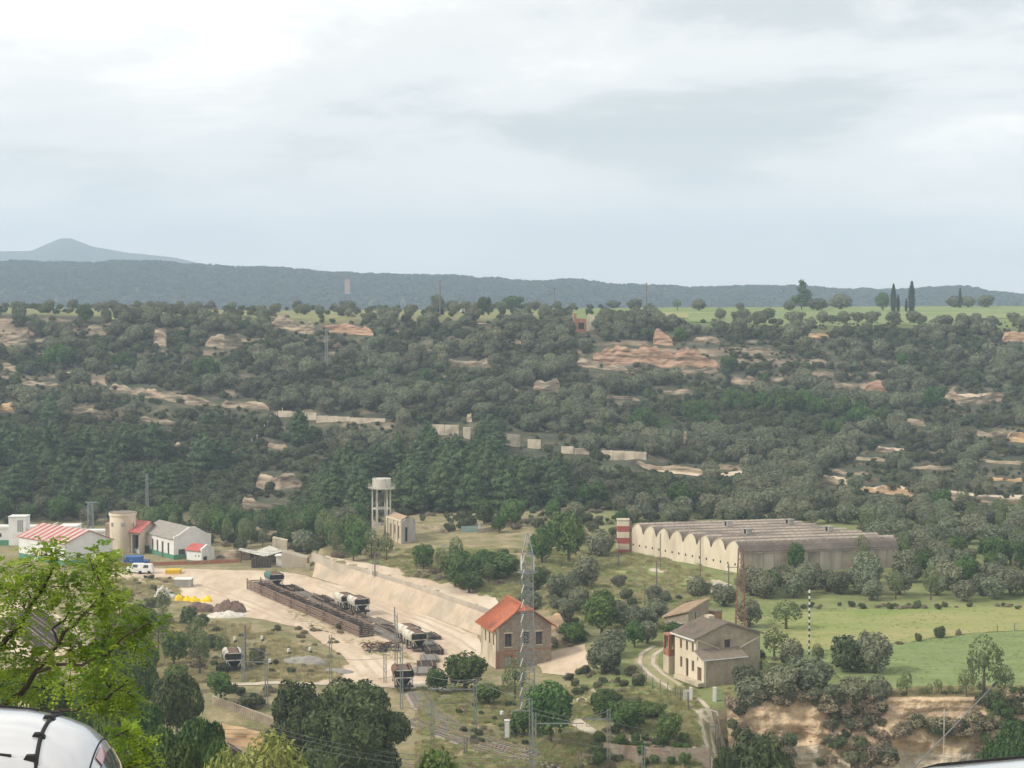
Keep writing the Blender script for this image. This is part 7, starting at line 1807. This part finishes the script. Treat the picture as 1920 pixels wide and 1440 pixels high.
carpet('bank_grass', 'gtuft', 5000, 790, 1330, 1285, 1440, .35, .8, 'green grass tufts around the tracks', lambda px, row: not (1075 < px < 1350 and abs(row - (1352 + (px - 1075) * .26)) < 12) and not (px > 1280 and abs(px - 1335) < 24), .6)
carpet('meadow_grass', 'tuft', 9000, 690, 1330, 1030, 1180, .5, 1.2, 'rough grass on the sloping meadow', lambda px, row: row > 1030 + max(0, (900 - px)) * .0 and row < 1085 + (px - 700) * .27 - 26 or (px > 1120 and row > 1066 and row < 1180), .6)
carpet('green_grass', 'gtuft', 6000, 690, 1330, 1030, 1180, .5, 1.1, 'greener grass on the sloping meadow', lambda px, row: row < 1085 + (px - 700) * .27 - 26 or (px > 1120 and row > 1066), .6)
carpet('field_weeds', 'gtuft', 3500, 1430, 1920, 1140, 1306, .25, .5, 'weeds standing in the fields', None, .45)
carpet('rim_grass', 'tuft', 3500, 1380, 1920, 1290, 1312, .4, .9, 'dry grass along the rim of the cutting', None, .7)
carpet('yard_weeds', 'tuft', 900, 540, 820, 1130, 1270, .3, .7, 'sparse weeds growing round the stacks in the yard', lambda px, row: abs(row - (1112 + (px - 480) * .42 + 10)) < 13, .4)
# far wood on the blue ridge
fw = []
for i in range(22000):
    px = -300 + rr.rand() * 2520; y = 1650 + rr.rand() ** .7 * 1000; a = (px - 960) / F; x = a * y; s = 5 + rr.rand() * 5; fw.append((Vector((x, y, gh(x, y) - 1)), (s * 1.3, s * 1.3, s)))
for i in range(1400):
    px = -300 + rr.rand() * 2520; y = 2585 + rr.rand() * 40; x = (px - 960) / F * y; s = 5 + rr.rand() * 5; fw.append((Vector((x, y, gh(x, y) - 1)), (s, s, s)))
scatter_stuff('far_forest', 'far', fw, 'blue hazed forest on the distant ridge')

# ------------------------------------------------------------------ the bright near tree
def robinia():
    rb = np.random.RandomState(17); root = empty('robinia_tree', (-9.3, 26.5, gh(-9.3, 26.5) - .2), 'bright yellow-green feathery tree filling the left side close to the camera', 'tree'); o0 = Vector(root.location)
    J = lambda px, row, D: W(px, row, D) - o0
    hub = J(-140, 1400, 26.4); mb = MB()
    mb.tube([(0, 0, 0), (.1, 0, 2.5), tuple(hub)], [.2, .16, .11], 9)
    br = [([(-140, 1400, 26.4), (-30, 1350, 26), (40, 1300, 25.8), (68, 1258, 25.5), (110, 1205, 25.2), (150, 1160, 25), (185, 1130, 24.8)], .05), ([(-140, 1400, 26.4), (-60, 1300, 26.5), (0, 1215, 26.2), (40, 1165, 26), (80, 1110, 25.8), (100, 1060, 25.6), (95, 1030, 25.5)], .05),
          ([(68, 1258, 25.5), (110, 1248, 25.3), (150, 1246, 25), (200, 1225, 24.8), (240, 1190, 24.6), (285, 1165, 24.4)], .022), ([(150, 1160, 25), (195, 1110, 25), (185, 1085, 25), (180, 1060, 25)], .018), ([(110, 1205, 25.2), (100, 1180, 25.4), (130, 1150, 25.6), (160, 1150, 25.8)], .015),
          ([(-30, 1350, 26), (60, 1340, 25.5), (140, 1330, 25), (200, 1310, 24.8), (240, 1275, 24.6)], .03), ([(-60, 1300, 26.5), (20, 1270, 26.8), (66, 1230, 27), (68, 1215, 27)], .02), ([(0, 1215, 26.2), (-40, 1120, 26.4), (-10, 1060, 26.5)], .03), ([(40, 1165, 26), (60, 1120, 26.3), (30, 1080, 26.4)], .015), ([(-30, 1350, 26), (80, 1400, 24.5), (180, 1400, 24), (240, 1370, 23.8)], .025), ([(80, 1400, 24.5), (200, 1450, 24), (270, 1430, 23.8)], .02)]
    for pts, r0 in br:
        p = [J(*q) for q in pts]
        d = []
        for a, b in zip(p[:-1], p[1:]):
            for k in range(3): d.append(a.lerp(b, k / 3) + Vector((rb.normal() * .012, rb.normal() * .012, rb.normal() * .012)))
        d.append(p[-1]); mb.tube(d, [r0 * (1 - .75 * i / (len(d) - 1)) + .004 for i in range(len(d))], 6)
    cl = [(92, 1042, 46, 50), (62, 1060, 34, 30), (190, 1045, 34, 40), (205, 1062, 24, 24), (172, 1062, 22, 16), (18, 1110, 52, 60), (60, 1102, 40, 40), (120, 1100, 44, 55), (150, 1075, 28, 20), (195, 1115, 36, 50), (225, 1140, 38, 50), (168, 1150, 34, 34), (245, 1180, 36, 46), (285, 1172, 28, 26), (205, 1190, 42, 46), (255, 1215, 30, 24), (20, 1180, 34, 34), (30, 1225, 50, 56), (75, 1240, 38, 40), (130, 1222, 34, 40), (165, 1240, 40, 40), (205, 1235, 36, 34), (20, 1290, 56, 56), (80, 1290, 46, 44), (130, 1275, 36, 30), (-40, 1100, 60, 70), (-60, 1200, 70, 80), (-40, 1300, 70, 80), (-10, 1055, 40, 36),
          (205, 1290, 36, 36), (240, 1300, 34, 34), (225, 1330, 36, 34), (180, 1310, 30, 24), (236, 1378, 30, 36), (262, 1400, 22, 20), (268, 1436, 34, 34), (215, 1430, 28, 24), (130, 1165, 26, 16), (100, 1140, 34, 22), (45, 1140, 30, 20)]
    V = []; Q_ = []; tw = MB()
    for ci, (cx, cy, r_, n) in enumerate(cl):
        D = 24.4 + rb.rand() * 2.4 if cy < 1360 else 24
        c = J(cx, cy, D); rad = .88 * r_ * D / F
        for i in range(int(n * 1.45)):
            dv = Vector(rb.normal(size=3)); dv.normalize(); base_ = c + Vector((dv.x * rad, dv.y * rad * 1.1, dv.z * rad * .75)) * (.25 + .75 * rb.rand())
            out = Vector((dv.x, dv.y, dv.z * .5 + .15)) + Vector(rb.normal(size=3)) * .35; out.normalize(); Lf = .17 + .10 * rb.rand(); nl = 6
            sidev = out.cross(Vector((0, 0, 1))); sidev = sidev.normalized() if sidev.length > .1 else Vector((1, 0, 0)); upv = sidev.cross(out)
            pr = base_; pts = [base_]
            for k in range(1, nl + 1):
                t = k / nl; p = base_ + out * (Lf * t) - Vector((0, 0, 1)) * (Lf * .45 * t * t); pts.append(p)
                for s in ((-1, 1) if k < nl else (0,)):
                    ll = (.048 + .014 * rb.rand()) * (1.15 - .35 * abs(t - .5)); di = (sidev * s * .95 + out * (.35 if s else 1) + Vector(rb.normal(size=3)) * .18 - Vector((0, 0, .22))).normalized()
                    wv = di.cross(upv + Vector(rb.normal(size=3)) * .3).normalized() * ll * .34; b0 = len(V); q1 = p + di * ll * .5; V += [tuple(p), tuple(q1 + wv), tuple(p + di * ll), tuple(q1 - wv)]; Q_.append((b0, b0 + 1, b0 + 2, b0 + 3))
            if i % 3 == 0: tw.tube([tuple(q) for q in pts[::2]], .0022, 3, cap=False)
        for i in range(5):
            dv = Vector(rb.normal(size=3)); dv.normalize(); e_ = c + dv * rad * .9; tw.tube([tuple(c), tuple((c + e_) / 2 + Vector((0, 0, .03))), tuple(e_)], [.008, .005, .003], 4, cap=False)
    o = link(bpy.data.objects.new('foliage', np_mesh('robinia_foliage', V, Q_, M['robinia']))); o.parent = root
    mb.build('trunk', M['twig'], root, smooth=True); tw.build('twigs', M['twig'], root)
    # hanging seed pods and blossom
    pd = MB()
    for (cx, cy, n) in ((42, 1325, 16), (78, 1035, 10), (188, 1052, 14), (20, 1085, 8)):
        for i in range(n):
            p = J(cx + rb.normal() * 9, cy + rb.normal() * 7, 24.6 + rb.rand()); pd.tube([tuple(p), tuple(p + Vector((rb.normal() * .01, 0, -.035 - .03 * rb.rand())))], [.010, .006], 5)
    M['blossom'] = mat('cream_blossom', (.75, .70, .42), (.62, .60, .33), 8, .7); pd.build('blossom', M['blossom'], root)
robinia()
# ------------------------------------------------------------------ cars
def car(name, loc, label, mirror=False):
    """hatchback along -x: rear end at x=0, nose at x=-4.1; body lofted through cross sections"""
    root = empty(name, loc, label, 'car')
    #  x, half width low, half width roof, roof z, belt z, bottom z, crown
    st = [(0.0, 0.62, 0.344, 1.02, 0.8, 0.35), (-0.05, 0.72, 0.43, 1.16, 0.86, 0.3), (-0.12, 0.78, 0.482, 1.27, 0.9, 0.26), (-0.22, 0.82, 0.516, 1.355, 0.93, 0.24), (-0.35, 0.845, 0.533, 1.41, 0.94, 0.22), (-0.55, 0.865, 0.546, 1.452, 0.95, 0.21), (-0.9, 0.88, 0.555, 1.485, 0.95, 0.2), (-1.4, 0.885, 0.559, 1.5, 0.95, 0.2), (-2.0, 0.885, 0.559, 1.497, 0.95, 0.2), (-2.5, 0.885, 0.55, 1.46, 0.94, 0.2), (-2.95, 0.88, 0.533, 1.28, 0.93, 0.2), (-3.25, 0.87, 0.568, 1.02, 0.9, 0.2), (-3.6, 0.85, 0.585, 0.93, 0.84, 0.2), (-3.95, 0.78, 0.516, 0.8, 0.7, 0.22), (-4.12, 0.62, 0.387, 0.62, 0.55, 0.28)]
    def sec(x):
        xs = [-s[0] for s in st]; return [float(np.interp(-x, xs, [s[i] for s in st])) for i in range(1, 6)]
    def Sf(x, t):                                # t 0..1 from left sill over the roof to the right sill
        wl_, wr_, zr, zb, z0 = sec(x); u = t * 2 - 1; s = -1 if u < 0 else 1; a = 1 - abs(u)      # a 0 sill .. 1 centre of roof
        if a < .32: q = a / .32; y = wl_ * (.96 + .04 * math.sin(q * math.pi / 2)) ; z = z0 + (zb - z0) * q
        elif a < .56: q = (a - .32) / .24; y = wl_ + (wr_ - wl_) * (q ** 1.25); z = zb + (zr - .06 - zb) * q
        else: q = (a - .56) / .44; y = wr_ * (1 - q); z = zr - .06 + (.06 + .0) * (1 - (1 - q) ** 2.2)
        return Vector((x, s * y * (-1), z))
    def patch(nm, m, x0, x1, t0, t1, nx_, nt, off=0.0, parent=root, smooth=True, par=None):
        V = []; 
        for i in range(nx_ + 1):
            for j in range(nt + 1):
                x = x0 + (x1 - x0) * i / nx_; t = t0 + (t1 - t0) * j / nt; p = Sf(x, t)
                n_ = (Sf(x - .01, t) - Sf(min(x + .01, 0), t)).cross(Sf(x, min(t + .004, 1)) - Sf(x, max(t - .004, 0)))
                if n_.length > 0: n_.normalize()
                c = Vector((x, 0, .7)); n_ = n_ if n_.dot(p - c) > 0 else -n_; V.append(p + n_ * off)
        Fc = [(i * (nt + 1) + j, (i + 1) * (nt + 1) + j, (i + 1) * (nt + 1) + j + 1, i * (nt + 1) + j + 1) for i in range(nx_) for j in range(nt)]
        o = link(bpy.data.objects.new(nm, np_mesh(nm, V, Fc, m, smooth=smooth))); o.parent = par or parent; return o
    b = patch('body', M['carpaint'], 0, -4.12, 0, 1, 90, 72)
    mb = MB(); mb.face([Sf(0, t / 24) for t in range(25)]); mb.build('rear_panel', M['carpaint'], root)
    for s in (0, 1):                              # side windows, left and right
        for x0, x1 in ((-.62, -1.35), (-1.42, -2.2), (-2.27, -2.9)):
            a, c = (.175, .265) if s == 0 else (.735, .825); patch('side_window', M['carglass'], x0, x1, a, c, 14, 6, .006)
    patch('windscreen', M['carglass'], -2.62, -3.12, .31, .69, 8, 14, .006)
    patch('rear_window', M['carglass'], -.03, -.10, .30, .70, 3, 14, .006)
    for s, (a, c) in enumerate(((.20, .27), (.73, .80))): patch('tail_lamp', M['taillight'], -.05, -.26, a, c, 6, 5, .006)
    # roof channels with their hinge covers, and shut lines
    def line(nm, pts, r, m=M['rubber']):
        mb = MB(); mb.tube([tuple(p) for p in pts], r, 6); return mb.build(nm, m, root)
    for s in (-1, 1):
        tt = lambda y: .5 + s * y
        line('roof_channel', [Sf(x, .5 + s * .205) + Vector((0, 0, .004)) for x in np.linspace(-.5, -2.7, 18)], .009)
    line('hatch_seam', [Sf(-.37 - .03 * math.cos((t - .5) * 6), t) + Vector((0, 0, .0)) for t in np.linspace(.27, .73, 26)], .012)
    for t in (.30, .42, .58, .70):
        p = Sf(-.40, t); mb = MB(); mb.hexa([(p.x - .05, p.y - .03, p.z - .01), (p.x + .03, p.y - .03, p.z - .01), (p.x + .03, p.y + .03, p.z - .01), (p.x - .05, p.y + .03, p.z - .01), (p.x - .03, p.y - .02, p.z + .02), (p.x + .01, p.y - .02, p.z + .02), (p.x + .01, p.y + .02, p.z + .02), (p.x - .03, p.y + .02, p.z + .02)]); mb.build('hinge_cover', M['rubber'], root)
    line('spoiler_seam', [Sf(-.14 + .0 * t, .5 - .21 + t * .42) for t in np.linspace(0, 1, 20)], .005)
    mb = MB(); patch('brake_lamp', M['taillight'], -.05, -.13, .44, .56, 4, 8, .005)
    for x in (-.75, -3.3):
        for y in (-.80, .80): mb = MB(); mb.tube([(x, y - .1, .32), (x, y + .1, .32)], .32, 18); w_ = mb.build('wheel', M['rubber'], root); mb = MB(); mb.tube([(x, y - .11, .32), (x, y + .11, .32)], .2, 14); mb.build('rim', M['steel'], w_)
    return root
c1 = car('parked_car', (-2.06, 9.5, 46.33), 'white hatchback at the lower left corner, only its roof and rear end showing')
c1.rotation_euler = (0, 0, math.radians(7))
c2 = car('parked_car', (4.52, 8.25, 46.34), 'white car in the lower right corner, just a sliver of roof showing')
c2.rotation_euler = (0, 0, math.radians(3))
# ------------------------------------------------------------------ the air
mb = MB(); mb.box(-4200, 4200, -75, 7150, -62, 330)
hm_ = bpy.data.materials.new('haze_air'); hm_.use_nodes = True
n, l = hm_.node_tree.nodes, hm_.node_tree.links; n.clear()
pv = n.new('ShaderNodeVolumePrincipled'); pv.inputs['Color'].default_value = (.64, .80, 1.0, 1); pv.inputs['Density'].default_value = HAZE if 'HAZE' in globals() else 2.35e-4; pv.inputs['Anisotropy'].default_value = 0.1
oo = n.new('ShaderNodeOutputMaterial'); l.new(pv.outputs[0], oo.inputs['Volume'])
o = mb.build('haze', hm_); tag(o, kind='stuff')
